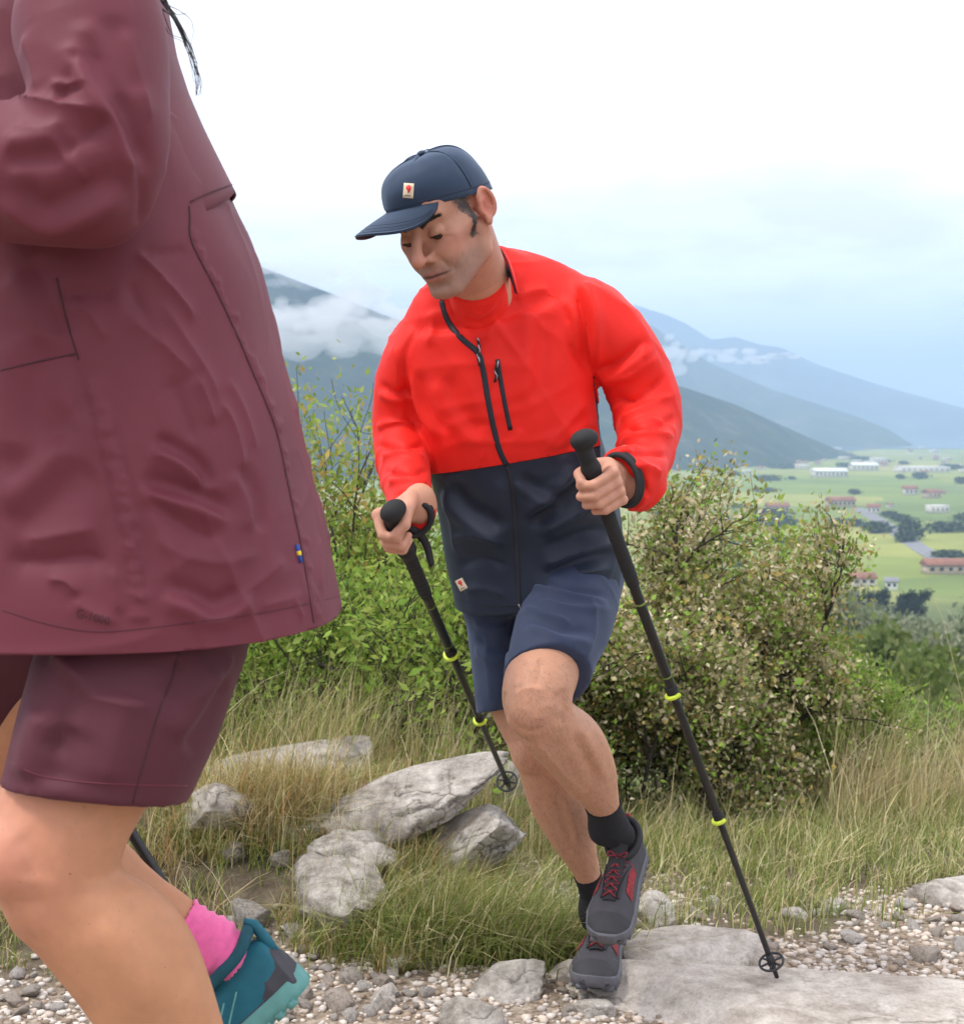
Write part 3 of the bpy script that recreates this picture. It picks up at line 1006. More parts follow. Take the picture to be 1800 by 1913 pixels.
def build_man():
    HR_y, HR_p, HR_r = math.radians(148.1), math.radians(-30.7), math.radians(9.1)
    cy, sy, cp, sp, cr, sr = math.cos(HR_y), math.sin(HR_y), math.cos(HR_p), math.sin(HR_p), math.cos(HR_r), math.sin(HR_r)
    R = np.array([[cy, -sy, 0], [sy, cy, 0], [0, 0, 1]]) @ np.array([[1, 0, 0], [0, cp, -sp], [0, sp, cp]]) @ np.array([[cr, 0, sr], [0, 1, 0], [-sr, 0, cr]])
    hs = 0.985
    h0 = np.array([-0.069, 2.65, 1.481])

    def H(p): return h0 + hs * (R @ np.asarray(p, float))

    def toH(V): return ((V - h0) @ R) / hs

    F = Field((-0.36, 2.28, -0.02), (0.50, 3.40, 1.70), 0.0025)

    ml = head_shape(F, H, R, hs)
    # neck, trunk and arms under the clothes
    nb = P(905, 570, 2.83)
    F.cone(H((0, -0.030, -0.055)), nb, 0.056, 0.062, 0.02)
    F.cone(H((-0.052, -0.02, -0.050)), P(893, 560, 2.79), 0.013, 0.008, 0.02)
    F.cone(H((0.050, -0.02, -0.050)), P(870, 560, 2.80), 0.012, 0.008, 0.02)
    sh_l, el_l, wr_l = P(1100, 590, 2.90), P(1212, 790, 2.84), P(1168, 906, 2.615)
    sh_r, el_r, wr_r = P(775, 660, 2.90), P(745, 850, 2.90), P(783, 948, 2.625)
    F.cone(nb, P(930, 650, 2.95), 0.055, 0.075, 0.03)
    F.cone(sh_r, sh_l, 0.055, 0.055, 0.04)
    F.cone(P(890, 700, 2.95), P(1000, 690, 2.95), 0.07, 0.075, 0.03)
    F.cone(P(935, 720, 2.94), P(985, 950, 2.98), 0.095, 0.09, 0.05)
    F.cone(P(930, 1080, 3.0), P(1075, 1065, 2.98), 0.085, 0.085, 0.05)
    F.cone(P(985, 950, 2.98), P(1000, 1070, 3.0), 0.09, 0.095, 0.05)
    F.chain([sh_l, el_l, wr_l], [0.047, 0.037, 0.029], 0.01)
    F.chain([sh_r, el_r, wr_r], [0.047, 0.037, 0.029], 0.01)
    # legs
    leg = loft([((1005, 1120), (1130, 1090), 2.98, 2.98, .070, .075), ((988, 1180), (1105, 1165), 2.88, 2.88, .066, .07),
                ((954, 1240), (1088, 1225), 2.765, 2.765, .070, .071), ((938, 1290), (1077, 1272), 2.70, 2.70, .066, .07),
                ((941, 1330), (1069, 1318), 2.675, 2.685, .058, .07), ((961, 1368), (1092, 1338), 2.69, 2.72, .052, .065),
                ((986, 1394), (1121, 1362), 2.73, 2.76, .050, .065), ((1015, 1421), (1139, 1397), 2.78, 2.80, .048, .062),
                ((1044, 1451), (1150, 1435), 2.83, 2.84, .044, .052), ((1071, 1479), (1154, 1474), 2.88, 2.88, .040, .042),
                ((1094, 1506), (1158, 1506), 2.92, 2.92, .036, .036), ((1106, 1560), (1172, 1556), 2.95, 2.95, .037, .040)], 48, 6)
    F.mesh(*leg, k=0.02)
    leg = loft([((880, 1100), (1000, 1100), 3.02, 3.02, .085, .09), ((892, 1240), (985, 1230), 3.02, 3.02, .07, .075),
                ((912, 1320), (996, 1305), 2.99, 2.99, .062, .066), ((936, 1372), (1022, 1350), 2.97, 2.97, .054, .06),
                ((958, 1412), (1046, 1390), 2.97, 2.97, .050, .058), ((972, 1455), (1075, 1440), 3.0, 3.0, .048, .06),
                ((990, 1510), (1098, 1500), 3.04, 3.04, .046, .06), ((1024, 1567), (1109, 1558), 3.08, 3.08, .042, .048),
                ((1054, 1608), (1116, 1600), 3.11, 3.11, .036, .040), ((1074, 1640), (1122, 1636), 3.13, 3.13, .032, .036),
                ((1086, 1680), (1132, 1676), 3.15, 3.15, .033, .04), ((1090, 1730), (1140, 1730), 3.15, 3.15, .034, .045)], 48, 6)
    F.mesh(*leg, k=0.02)
    # kneecaps and shin edges
    F.ell(P(985, 1336, 2.648), (0.026, 0.020, 0.030), None, 0.03)
    F.cone(P(1000, 1385, 2.672), P(1078, 1470, 2.835), 0.012, 0.012, 0.03)
    F.ell(P(980, 1413, 2.938), (0.020, 0.02, 0.028), None, 0.03)
    ML = shoe_matrix(P(1183, 1592, 3.03), P(1136, 1757, 2.83), P(1100, 1540, 2.70) - P(1160, 1680, 2.93), 0.272)
    MR = shoe_matrix(P(1135, 1752, 3.20), P(1110, 1845, 2.955), (0.0, -0.12, 1), 0.262)
    for M_, an in ((ML, P(1137, 1545, 2.95)), (MR, P(1114, 1700, 3.15))):     # feet inside the shoes
        w_ = lambda p: M_[:3, :3] @ np.array(p) + M_[:3, 3]
        F.cone(an, w_((0, -.032, .080)), .034, .027, .02)
        F.cone(w_((0, -.034, .060)), w_((0, .11, .036)), .022, .016, .01)
    # hands
    poles = []
    gl_top, gl_tip = P(1084, 822, 2.50), P(1453, 1832, 2.955)
    ax = nrm(gl_top - gl_tip)
    Ol = gl_top - ax * 0.098
    ex, ey, ez = frame_from(ax, (-0.16, -0.98, -0.05), True)
    nails = hand(F, Ol, ex, ey, ez, wr_l, 0.92)
    poles.append((gl_top, gl_tip, ex, ey, ez))
    gr_top, gr_tip = P(729, 958, 2.52), P(953, 1475, 3.54)
    axr = nrm(gr_top - gr_tip)
    Or = gr_top - axr * 0.060
    ex2, ey2, ez2 = frame_from(axr, (-0.71, -0.30, -0.64), False)
    nails += hand(F, Or, ex2, ey2, ez2, wr_r, 0.94)
    poles.append((gr_top, gr_tip, ex2, ey2, ez2))
    F.blur(1)
    V, Q = F.extract()
    V, Q = big_island(V, Q)
    V = relax(V, Q, 2, 0.4)
    global FOLD_H
    FOLD_H = .85
    V = folds(V, Q, [([(828, 432), (838, 430), (850, 424)], .0035, -.0016), ([(828, 440), (840, 442), (852, 440)], .0035, -.0016), ([(818, 452), (806, 456), (793, 452)], .004, -.0016), ([(820, 482), (832, 492), (843, 508)], .006, -.0030), ([(846, 496), (851, 506), (848, 518)], .005, -.0016),
        ([(822, 524), (832, 534), (846, 534)], .006, -.0015), ([(868, 470), (852, 490), (850, 512)], .012, -.0030), ([(958, 1302), (985, 1286), (1022, 1292)], .014, .004), ([(955, 1350), (985, 1368), (1022, 1362)], .013, -.005), ([(1046, 1285), (1054, 1325), (1046, 1360)], .016, -.006), ([(944, 1290), (940, 1320), (950, 1350)], .014, -.004),
        ([(1000, 1385), (1046, 1436), (1090, 1488)], .011, .004), ([(1072, 1362), (1100, 1410), (1128, 1470)], .014, -.005, 's'), ([(1012, 1228), (1008, 1255), (998, 1285)], .014, -.004), ([(975, 1235), (968, 1265), (960, 1290)], .012, .003),
        ([(958, 1388), (975, 1382), (1000, 1392)], .010, -.003), ([(966, 1440), (990, 1452), (1015, 1448)], .010, -.004), ([(985, 1470), (1020, 1540), (1060, 1605)], .010, .004), ([(1040, 1470), (1060, 1530), (1080, 1590)], .012, -.004, 's')])
    FOLD_H = 1.2
    # ---- skin tones, darker round the eyes, near-black along the mouth line
    n = len(V)
    tone = np.tile(np.array([0.56, 0.300, 0.190]), (n, 1))
    h = toH(V)
    hd = (np.abs(h[:, 0]) < .11) & (np.abs(h[:, 1]) < .15) & (h[:, 2] > -.16) & (h[:, 2] < .16)

    def dab(c, r, col, a):
        q = ((h - np.array(c)) / np.array(r))
        w = np.exp(-(q ** 2).sum(1)) * hd * a
        tone[:] = tone * (1 - w[:, None]) + np.array(col) * w[:, None]
    tone[hd] = (0.50, 0.262, 0.175)
    for s in (-1, 1):
        dab((s * .046, .06, -.03), (.022, .03, .02), (0.56, 0.235, 0.17), .7)
        dab((s * .082, -.015, 0), (.02, .025, .035), (0.66, 0.235, 0.165), .8)
        dab((s * .028, .09, -.006), (.018, .02, .012), (0.44, 0.225, 0.155), .6)
    dab((0, .112, -.03), (.013, .02, .016), (0.58, 0.235, 0.175), .7)
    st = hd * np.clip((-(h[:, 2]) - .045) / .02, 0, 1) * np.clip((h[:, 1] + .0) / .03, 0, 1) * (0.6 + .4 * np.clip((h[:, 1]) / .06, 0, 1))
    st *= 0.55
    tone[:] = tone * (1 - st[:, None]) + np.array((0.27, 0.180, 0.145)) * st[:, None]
    dab((0, .098, -.0665), (.021, .02, .0040), (0.43, 0.165, 0.13), .8)
    dab((0, .098, -.0765), (.019, .02, .0045), (0.46, 0.175, 0.14), .8)
    for a, b in zip(ml[:-1], ml[1:]):
        for t in (0, .33, .67, 1):
            dab(np.array(a) * (1 - t) + np.array(b) * t, (.006, .012, .0019), (0.07, 0.022, 0.02), .9)
    # hand and knee reddening
    for c in (Ol, Or):
        d = np.linalg.norm(V - c, axis=1)
        w = np.clip(1 - d / 0.09, 0, 1) ** 0.5 * .8
        tone[:] = tone * (1 - w[:, None]) + np.array((0.62, 0.315, 0.225)) * w[:, None]
    for tp, pr in nails:
        d = np.linalg.norm(V - tp, axis=1)
        w = np.clip(1 - d / 0.008, 0, 1)
        tone[:] = tone * (1 - w[:, None]) + np.array((0.68, 0.40, 0.32)) * w[:, None]
    V_body, Q_body = V, Q
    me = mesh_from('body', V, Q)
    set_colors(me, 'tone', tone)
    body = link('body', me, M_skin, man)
    sel = hd
    hb = Q[hd[Q].all(1)]
    bvh = bvh_of(V, hb)

    M_eye = plain('dark_brown_iris', (0.020, 0.010, 0.006), 0.12)
    for s in (-1, 1):
        c_ = H((s * 0.0320, 0.0752, -0.0045)); g = Field(c_ - .016, c_ + .016, .0011); g.ell(c_, np.array([.0125, .0128, .0118]) * hs, R, .001)
        v_, q_ = g.extract(); obj('eye', v_, q_, M_eye, man)

    # ---- hair: brows, lashes, sideburns, cropped sides
    def strands(name, mat, seeds, n, length, width, dirn, spread, lift=0.0006):
        out = []
        g = np.random.default_rng(5)
        for _ in range(n):
            p, d = seeds(g)
            hit, nn, _, _ = bvh.ray_cast(Vector(H(p)), Vector(R @ np.asarray(d, float)))
            if hit is None: continue
            hit = np.array(hit); nn = np.array(nn)
            if nn @ (R @ np.asarray(d, float)) > 0: nn = -nn
            dd = R @ (np.asarray(dirn(p), float) + g.normal(size=3) * spread)
            dd = nrm(dd - nn * (dd @ nn) * .85)
            sd = np.cross(dd, nn); L = length * g.uniform(.6, 1.2)
            b0 = hit + nn * (lift - .0008)
            for k in (0,):
                out.append(np.stack([b0 - sd * width, b0 + sd * width, b0 + dd * L * .6 + nn * .0010 + sd * width * .7, b0 + dd * L * .6 + nn * .0010 - sd * width * .7,
                                     b0 + dd * L + nn * .0006]))
        m = len(out); Vv = np.concatenate(out)
        i = np.arange(m) * 5
        return obj(name, Vv, [np.stack([i, i + 1, i + 2, i + 3], 1), np.stack([i + 3, i + 2, i + 4], 1)], mat, man)
    for s in (-1, 1):
        def brow(g):
            t = g.uniform(0, 1)
            return (s * (0.014 + 0.036 * t), 0.15, 0.0165 + 0.0085 * math.sin(min(1, t * 1.25) * 2.2) + g.normal() * 0.0028 * (1.15 - t)), (0, -1, 0)
        strands('eyebrow', M_hair, brow, 480, 0.009, 0.00038, lambda p: (s, -.25, .25), .25)

        def lash(g):
            t = g.uniform(0, 1)
            return (s * (0.0190 + 0.0245 * t), 0.13, -0.0055 - 0.0012 * math.sin(t * 3.1)), (0, -1, 0)
        strands('eyelashes', M_hair, lash, 110, 0.0042, 0.0004, lambda p: (s * .35, .6, -.55), .2)

        def side(g):
            z = g.uniform(-0.040, 0.050)
            w = 0.008 + 0.018 * np.clip((z + .01) / .05, 0, 1)
            return (s * .14, 0.0185 + g.normal() * w * .42 + 0.008 * np.clip(z / .05, 0, 1), z), (-s, 0, 0)
        strands('sideburn', M_grey_hair, side, 1500, 0.010, 0.00035, lambda p: (0, -.35, -1), .35)

        if s == 1:
            def beard(g):
                t = g.uniform(-1.75, 1.75); z = g.uniform(-.122, -.052) if abs(t) > .35 or g.uniform() < .6 else g.uniform(-.066, -.048)
                if abs(t) > 1.0: z = min(z, -.055 - .02 * g.uniform())
                return (math.sin(t) * .16, .02 + math.cos(t) * .16, z), (-math.sin(t), -math.cos(t), .0)
            strands('stubble', M_grey_hair, beard, 3000, .0011, .00009, lambda p: (p[0] * .5, .2, -1), .5, .0008)

        def back(g):
            return (s * .14, g.uniform(-.10, -.048), g.uniform(-.045, 0.03)), (-s, 0, 0)
        strands('cropped_hair', M_grey_hair, back, 1500, 0.010, 0.00035, lambda p: (0, -.5, -1), .35)

    bl = bvh_of(V_body, Q_body)
    out = []; g = np.random.default_rng(8)
    for _ in range(5200):
        px, py = g.uniform(925, 1160), g.uniform(1225, 1640)
        hit, nn, _, _ = bl.ray_cast(Vector(CAM), Vector(P(px, py, 1) - CAM).normalized())
        if hit is None or hit.y > 3.3: continue
        hit = np.array(hit); nn = np.array(nn); dd = nrm(np.array([.35, .1, -1]) + g.normal(size=3) * .45); dd = nrm(dd - nn * (dd @ nn) * .8); sd = np.cross(dd, nn) * .00012
        L = g.uniform(.006, .014)
        out.append(np.stack([hit - sd, hit + sd, hit + dd * L + nn * .0015]))
    Vh = np.concatenate(out)
    obj('leg_hair', Vh, np.arange(len(Vh)).reshape(-1, 3), M_hair, man)['kind'] = 'stuff'

    # ---- cap (sits turned and tipped up a little on the head)
    ca_, cp_ = math.radians(-9), math.radians(4)
    Rcap = np.array([[math.cos(ca_), -math.sin(ca_), 0], [math.sin(ca_), math.cos(ca_), 0], [0, 0, 1]]) @ np.array([[1, 0, 0], [0, math.cos(cp_), -math.sin(cp_)], [0, math.sin(cp_), math.cos(cp_)]])
    H0 = H
    HC = lambda p: H0(Rcap @ (np.asarray(p, float) - np.array([0, -.012, .03])) + np.array([0, -.012, .027]))
    def crown(az, t):
        rx, ry = 0.0855, 0.1050
        y0 = -0.012 + ry * np.cos(az)
        z0 = 0.026 + 0.205 * (y0 + 0.012) * (1 + 0 * t)
        prof = np.cos(t * math.pi / 2) ** 0.62
        zt = 0.117
        z = z0 + (zt - z0) * np.sin(t * math.pi / 2) ** 0.92
        bul = 1 + 0.035 * np.sin(t * math.pi) * np.cos(az)
        x = rx * np.sin(az) * prof * bul
        y = -0.012 + ry * np.cos(az) * prof * bul + 0.010 * np.sin(t * math.pi) * 0
        return np.stack([x, y, z], -1)
    na, ntt = 96, 30
    az = np.linspace(0, 2 * math.pi, na, endpoint=False)
    V = np.concatenate([crown(az, np.full(na, t)) for t in np.linspace(0, 0.985, ntt)])
    i = np.arange(na); j = (i + 1) % na
    Qc = np.concatenate([np.stack([k * na + i, k * na + j, (k + 1) * na + j, (k + 1) * na + i], 1) for k in range(ntt - 1)])
    V = np.concatenate([V, V[-na:].mean(0, keepdims=True) + [[0, 0, .001]]])
    Tc = np.stack([(ntt - 1) * na + i, (ntt - 1) * na + j, np.full(na, ntt * na)], 1)
    nn = V - np.array([0, -.012, .05]); nn /= np.linalg.norm(nn, axis=1, keepdims=True)
    fade = np.clip((V[:, 2] - .05) / .03, 0, 1)
    V = V + nn * (0.0022 * snoise(V, 55, 2, 3) * fade + 0.0030 * snoise(V * np.array([1, 1, .6]), 26, 9, 2) * fade)[:, None]
    for a0 in np.arange(6) * math.pi / 3 + math.pi / 6:        # panel seams pull the cloth in
        da = np.abs((np.arctan2(V[:, 0], V[:, 1] + .012) - a0 + math.pi) % (2 * math.pi) - math.pi) * np.hypot(V[:, 0], V[:, 1] + .012)
        V -= nn * (0.0014 * np.exp(-(da / .0045) ** 2))[:, None]
    inner = V - nn * 0.003
    Vc = np.concatenate([V, inner]); m0 = len(V)
    rimq = np.stack([i, j, j + m0, i + m0], 1)[:, ::-1]
    cap = obj('cap', np.array([HC(p) for p in Vc]), [np.concatenate([Qc, Qc[:, ::-1] + m0, rimq]), np.concatenate([Tc, Tc[:, ::-1] + m0])], M_cap, man)
    # stitched sweatband edge and button
    rim = np.array([HC(p) for p in crown(az, np.full(na, 0.075)) * np.array([1.004, 1.004, 1])])
    V, Qt, T = tube(rim, 0.0009, 6, True); obj('sweatband_seam', V, Qt, M_navy, cap)
    for a0 in np.arange(6) * math.pi / 3 + math.pi / 6:
        tt = np.linspace(0.08, 0.97, 24)
        L = np.array([HC(p) for p in crown(np.full(24, a0), tt) * 1.0])
        V, Qt, T = tube(L, 0.0011, 6); obj('panel_seam', V, [Qt, T], M_cap, cap)
    B = HC((0, -0.012, 0.1175))
    g = Field(B - .02, B + .02, 0.0012); g.ell(B, np.array([.008, .008, .0045]), R @ Rcap, .002)
    V, Qb = g.extract(); obj('top_button', V, Qb, M_cap, cap)
    # peak
    PK0 = math.radians(12)
    nu, nv = 61, 15
    G = []
    for v in np.linspace(0, 1, nv):
        for u in np.linspace(-1, 1, nu):
            a = PK0 + u * math.radians(62)
            b = crown(np.array([a]), np.array([0.015]))[0]
            ext = 0.080 * (1 - abs(u) ** 1.6) ** 0.8
            d = np.array([math.sin(PK0) + math.sin(u * 1.08) * 0.30, math.cos(PK0), -0.10 * v])
            p = b + d * ext * v + np.array([0, 0, -0.078 * u * u * v * ext / .080])
            G.append(p)
    G = np.array(G); up_ = G + [0, 0, 0.0018]; dn = G - [0, 0, 0.0016]
    q = np.array([[r * nu + c, r * nu + c + 1, (r + 1) * nu + c + 1, (r + 1) * nu + c] for r in range(nv - 1) for c in range(nu - 1)])
    m0 = len(G)
    edge = [(nv - 1) * nu + c for c in range(nu)]
    eq = np.array([[a, b, b + m0, a + m0] for a, b in zip(edge[:-1], edge[1:])])
    top_o = obj('peak', np.array([HC(p) for p in np.concatenate([up_, dn])]), [q, q[:, ::-1] + m0, eq[:, ::-1]], M_cap, cap)
    lower = G - [0, 0, 0.0024]
    obj('peak_lining', np.array([HC(p) for p in np.concatenate([lower, lower - [0, 0, .0006]])]), [q, q[:, ::-1] + m0], M_black, cap)
    for vv in (0.93, 0.80, 0.67):
        L = []
        for u in np.linspace(-.93, .93, 50):
            a = PK0 + u * math.radians(62); b = crown(np.array([a]), np.array([0.015]))[0]
            ext = 0.080 * (1 - abs(u) ** 1.6) ** 0.8; d = np.array([math.sin(PK0) + math.sin(u * 1.08) * 0.30, math.cos(PK0), -0.10 * vv])
            L.append(HC(b + d * ext * vv + np.array([0, 0, -0.078 * u * u * vv * ext / .080 + .0019])))
        V, Qt, T = tube(np.array(L), 0.00045, 5); obj('stitching', V, [Qt, T], M_navy, top_o)
    # cream badge on the front of the cap
    cb = bvh_of(np.array([HC(p) for p in Vc[:ntt * na]]), Qc)
    r = patch(cb, (763, 356), 19, 28, math.radians(4), 0.0006, 0.0008)
    if r:
        badge = add('badge', r[0], M_cream, cap, False)
        emblem(r[1][2], badge, 6)

    # ---- shoes and socks
    left = dict(upper=M_shoe_grey, rand=M_shoe_dark, sole=M_cool_grey, lace=M_lace_red, panel=M_shoe_red, tongue=M_black)
    shoe(man, ML, left)
    shoe(man, MR, left)
    NB = vnormals(V_body, Q_body)

    def sock(p_top, axis, far):
        d = (V_body - p_top) @ axis
        rr_ = V_body - p_top - d[:, None] * axis
        m = (d > 0) & (d < far) & (np.linalg.norm(rr_, axis=1) < .062)
        qs = Q_body[m[Q_body].all(1)]
        ids, inv = np.unique(qs, return_inverse=True)
        v = V_body[ids] + NB[ids] * (0.0024 + 0.0005 * np.sin(d[ids] * 900))[:, None]
        o = obj('sock', v, inv.reshape(qs.shape), M_sock, man)
        md = o.modifiers.new('thickness', 'SOLIDIFY'); md.thickness = .0022; md.offset = -1
        return o, bvh_of(v, inv.reshape(qs.shape))
    ax_l = nrm(P(1150, 1600, 2.96) - P(1115, 1480, 2.89))
    so, sb = sock(P(1124, 1498, 2.92), nrm(ax_l + np.array([-.12, 0, 0])), .16)
    for pts in ([(1147, 1487), (1149, 1500), (1143, 1510), (1139, 1517)], [(1155, 1487), (1157, 1500), (1150, 1514), (1140, 1519)]):
        add('knit_emblem', ribbon(sb, pts, 0.003, .0005), M_blue, so)
    ax_r = nrm(P(1112, 1700, 3.15) - P(1085, 1600, 3.11))
    sock(P(1096, 1632, 3.13), ax_r, .16)

    # ---- shorts
    F = Field((-0.16, 2.5, 0.48), (0.40, 3.25, 0.98), 0.0055)
    F.mesh(*loft([((850, 1000), (1160, 990), 2.99, 2.99, .105, .11, 2.4), ((858, 1080), (1163, 1060), 2.99, 2.99, .11, .11, 2.4), ((868, 1150), (1150, 1130), 2.99, 2.99, .09, .11, 2.4)], 56, 5))
    F.mesh(*loft([((862, 1090), (1005, 1090), 3.01, 3.01, .09, .10), ((868, 1150), (995, 1150), 3.01, 3.01, .092, .10), ((877, 1220), (985, 1215), 3.0, 3.0, .088, .095), ((884, 1280), (975, 1272), 2.985, 2.985, .082, .09),
                  ((889, 1334), (962, 1322), 2.975, 2.975, .075, .085)], 56, 6), k=.02)
    thigh = [((985, 1085), (1163, 1060), 2.96, 2.96, .095, .10), ((970, 1140), (1156, 1120), 2.90, 2.90, .098, .10), ((956, 1190), (1140, 1180), 2.82, 2.83, .095, .10),
             ((946, 1226), (1118, 1228), 2.76, 2.78, .089, .094), ((938, 1262), (1104, 1268), 2.712, 2.732, .081, .092)]
    F.mesh(*loft(thigh, 56, 6), k=.02)
    V, q = F.extract(); V, q = big_island(V, q); V = relax(V, q, 3)
    V = folds(V, q, [
        ([(985, 1085), (1060, 1105), (1140, 1120)], .010, .006, 's'), ([(1000, 1120), (1060, 1135), (1150, 1140)], .012, .006),
        ([(972, 1135), (1010, 1145), (1070, 1165)], .010, .006), ([(985, 1160), (1050, 1185), (1110, 1190)], .014, .005, 's'),
        ([(968, 1130), (960, 1160), (954, 1190)], .010, -.006), ([(880, 1160), (920, 1175), (955, 1165)], .012, .006), ([(885, 1200), (925, 1225), (955, 1215)], .014, .005, 's'),
        ([(905, 1180), (912, 1250), (918, 1325)], .012, .004), ([(1100, 1110), (1110, 1170), (1090, 1240)], .014, .004)])
    V = wrinkle(V, q, lambda m, d: 0.015 + 0.01 * d[:, 2] ** 2, 70, .35, .03, .008, 4)
    V = creases(V, q, (.9, 0, -.3), .06, .22, .0035, 18)
    so = obj('shorts', V, q, M_short, man)
    sb = bvh_of(V, q)
    for pts in ([(955, 1205), (1000, 1208), (1050, 1222), (1083, 1240)], [(889, 1322), (915, 1325), (940, 1322)]):
        add('hem_stitch', ribbon(sb, pts, .0016, .0002, .0006), M_navy, so)

    # ---- T-shirt showing at the open neck
    ts = loft([((846, 556), (938, 512), 2.74, 2.75, .040, .07), ((838, 590), (955, 555), 2.80, 2.805, .056, .07), ((830, 650), (975, 630), 2.85, 2.85, .066, .07), ((840, 720), (990, 710), 2.88, 2.88, .06, .07)], 48, 5)
    F = Field(ts[0].min(0) - .03, ts[0].max(0) + .03, .004); F.mesh(*ts); V, q = F.extract()
    V = relax(V, q, 3)
    V = folds(V, q, [([(870, 575), (900, 585), (930, 560)], .007, .003), ([(865, 592), (895, 606), (925, 585)], .008, .003, 's')])
    tee = obj('t_shirt', V, q, M_tee, man)

    # ---- jacket
    F = Field((-0.34, 2.40, 0.62), (0.50, 3.22, 1.62), 0.0055)
    torso = [((832, 548), (956, 492), 2.77, 2.79, .050, .075), ((792, 572), (1008, 498), 2.80, 2.82, .072, .085), ((752, 606), (1085, 520), 2.835, 2.85, .088, .10, 2.2),
             ((738, 650), (1112, 590), 2.85, 2.87, .105, .115, 2.3), ((748, 720), (1112, 690), 2.87, 2.88, .125, .12, 2.3), ((778, 810), (1118, 780), 2.89, 2.89, .130, .12, 2.3),
             ((800, 880), (1132, 845), 2.91, 2.91, .130, .12, 2.3), ((816, 960), (1152, 930), 2.93, 2.93, .128, .12, 2.3), ((830, 1050), (1163, 1015), 2.95, 2.95, .126, .12, 2.3),
             ((848, 1132), (1160, 1084), 2.955, 2.955, .128, .12, 2.3), ((853, 1165), (1162, 1118), 2.96, 2.96, .128, .12, 2.3)]
    F.mesh(*loft(torso, 72, 6))
    # open neck: a notch down to the top of the zip
    for y_ in (2.74, 2.69, 2.64):
        F.cone(P(892, 505, y_), P(882, 548, y_), .050, .045, .004, True)
        F.cone(P(882, 548, y_), P(893, 638, y_), .045, .003, .004, True)
    DT = F.D.copy()
    sleeve_l = [((1050, 690), (1075, 512), 2.86, 2.86, .085, .09), ((1100, 700), (1135, 532), 2.86, 2.86, .085, .09), ((1114, 705), (1190, 580), 2.85, 2.86, .075, .08), ((1130, 730), (1228, 632), 2.85, 2.85, .068, .072),
               ((1145, 770), (1258, 695), 2.84, 2.84, .064, .068), ((1150, 806), (1274, 765), 2.82, 2.82, .062, .064), ((1154, 834), (1264, 832), 2.76, 2.76, .062, .06),
               ((1160, 862), (1246, 884), 2.69, 2.69, .056, .054), ((1150, 846), (1224, 934), 2.63, 2.635, .049, .046), ((1141, 836), (1189, 953), 2.588, 2.59, .042, .039)]
    F.mesh(*loft(sleeve_l, 56, 6), k=.022)
    sleeve_r = [((752, 600), (830, 690), 2.87, 2.87, .08, .085), ((718, 650), (800, 690), 2.87, 2.87, .075, .08), ((702, 710), (782, 735), 2.88, 2.88, .066, .07), ((695, 770), (786, 790), 2.89, 2.89, .060, .064),
                ((696, 822), (794, 838), 2.875, 2.875, .060, .06), ((706, 868), (803, 880), 2.815, 2.815, .058, .056), ((717, 905), (806, 922), 2.725, 2.725, .052, .048), ((729, 928), (808, 968), 2.66, 2.66, .048, .043),
                ((745, 938), (800, 994), 2.61, 2.61, .042, .038)]
    F.mesh(*loft(sleeve_r, 56, 6), k=.008)
    F.cone(wr_l + 0.3 * (wr_l - el_l), wr_l + .02 * (el_l - wr_l), .030, .028, .003, True)
    F.blur(1)
    V, q = F.extract(); V, q = big_island(V, q); V = relax(V, q, 3)
    V = folds(V, q, JACKET_FOLDS)

    def dseg(X, a, b):
        ab = b - a; t = np.clip((X - a) @ ab / (ab @ ab), 0, 1)
        return np.linalg.norm(X - a - t[:, None] * ab, axis=1)

    def grow(m, d):
        dl = np.minimum(dseg(m, el_l, wr_l), dseg(m, sh_l, el_l)); dr_ = np.minimum(dseg(m, el_r, wr_r), dseg(m, sh_r, el_r))
        arm = np.clip(1 - (np.minimum(dl, dr_) - .06) / .04, 0, 1)
        low = np.clip((dseg(m, sh_l, sh_r)) / .15, 0, 1)
        al = nrm(wr_l - sh_l); ar = nrm(wr_r - sh_r)
        ax_ = np.where((dl < dr_)[:, None], al, ar)
        along = np.einsum('ij,ij->i', d, ax_) ** 2
        diag = (d @ nrm(np.array([.6, -.1, -.75]))) ** 2
        return arm * low * (0.15 * along + .015) + (1 - arm) * (0.010 * diag + .004 * d[:, 2] ** 2 + .002)
    V = wrinkle(V, q, grow, 170, .24, .010, .016, 2, .002, 46)
    arm_m = np.clip(1 - (np.minimum(np.minimum(dseg(V, el_l, wr_l), dseg(V, sh_l, el_l)), np.minimum(dseg(V, el_r, wr_r), dseg(V, sh_r, el_r))) - .06) / .03, 0, 1)
    V = creases(V, q, (.5, -.1, -.85), .070, .30, .0055, 11, 1 - arm_m)
    V = creases(V, q, (.9, -.1, .15), .05, .2, .0035, 12, 1 - arm_m)
    V = creases(V, q, (.85, -.3, .35), .042, .15, .0085, 14, arm_m)
    # split at the waist seam: red yoke and sleeves above, navy body below
    bm = bmesh.new()
    me = mesh_from('tmp', V, q); bm.from_mesh(me); bpy.data.meshes.remove(me)
    a, b, c = P(803, 886, 2.85), P(945, 866, 2.78), P(1118, 832, 2.85)
    nn_ = nrm(np.cross(b - a, c - a)); nn_ = nn_ if nn_[2] > 0 else -nn_
    xl, xr = P(800, 880, 2.9)[0], P(1132, 845, 2.9)[0]
    bmesh.ops.bisect_plane(bm, geom=bm.verts[:] + bm.edges[:] + bm.faces[:], plane_co=a, plane_no=nn_, dist=1e-5)
    hb_, hn_ = P(850, 1131, 2.955), nrm(np.cross(P(1160, 1084, 2.955) - P(850, 1131, 2.955), P(972, 1148, 2.825) - P(850, 1131, 2.955)))
    if hn_[2] > 0: hn_ = -hn_
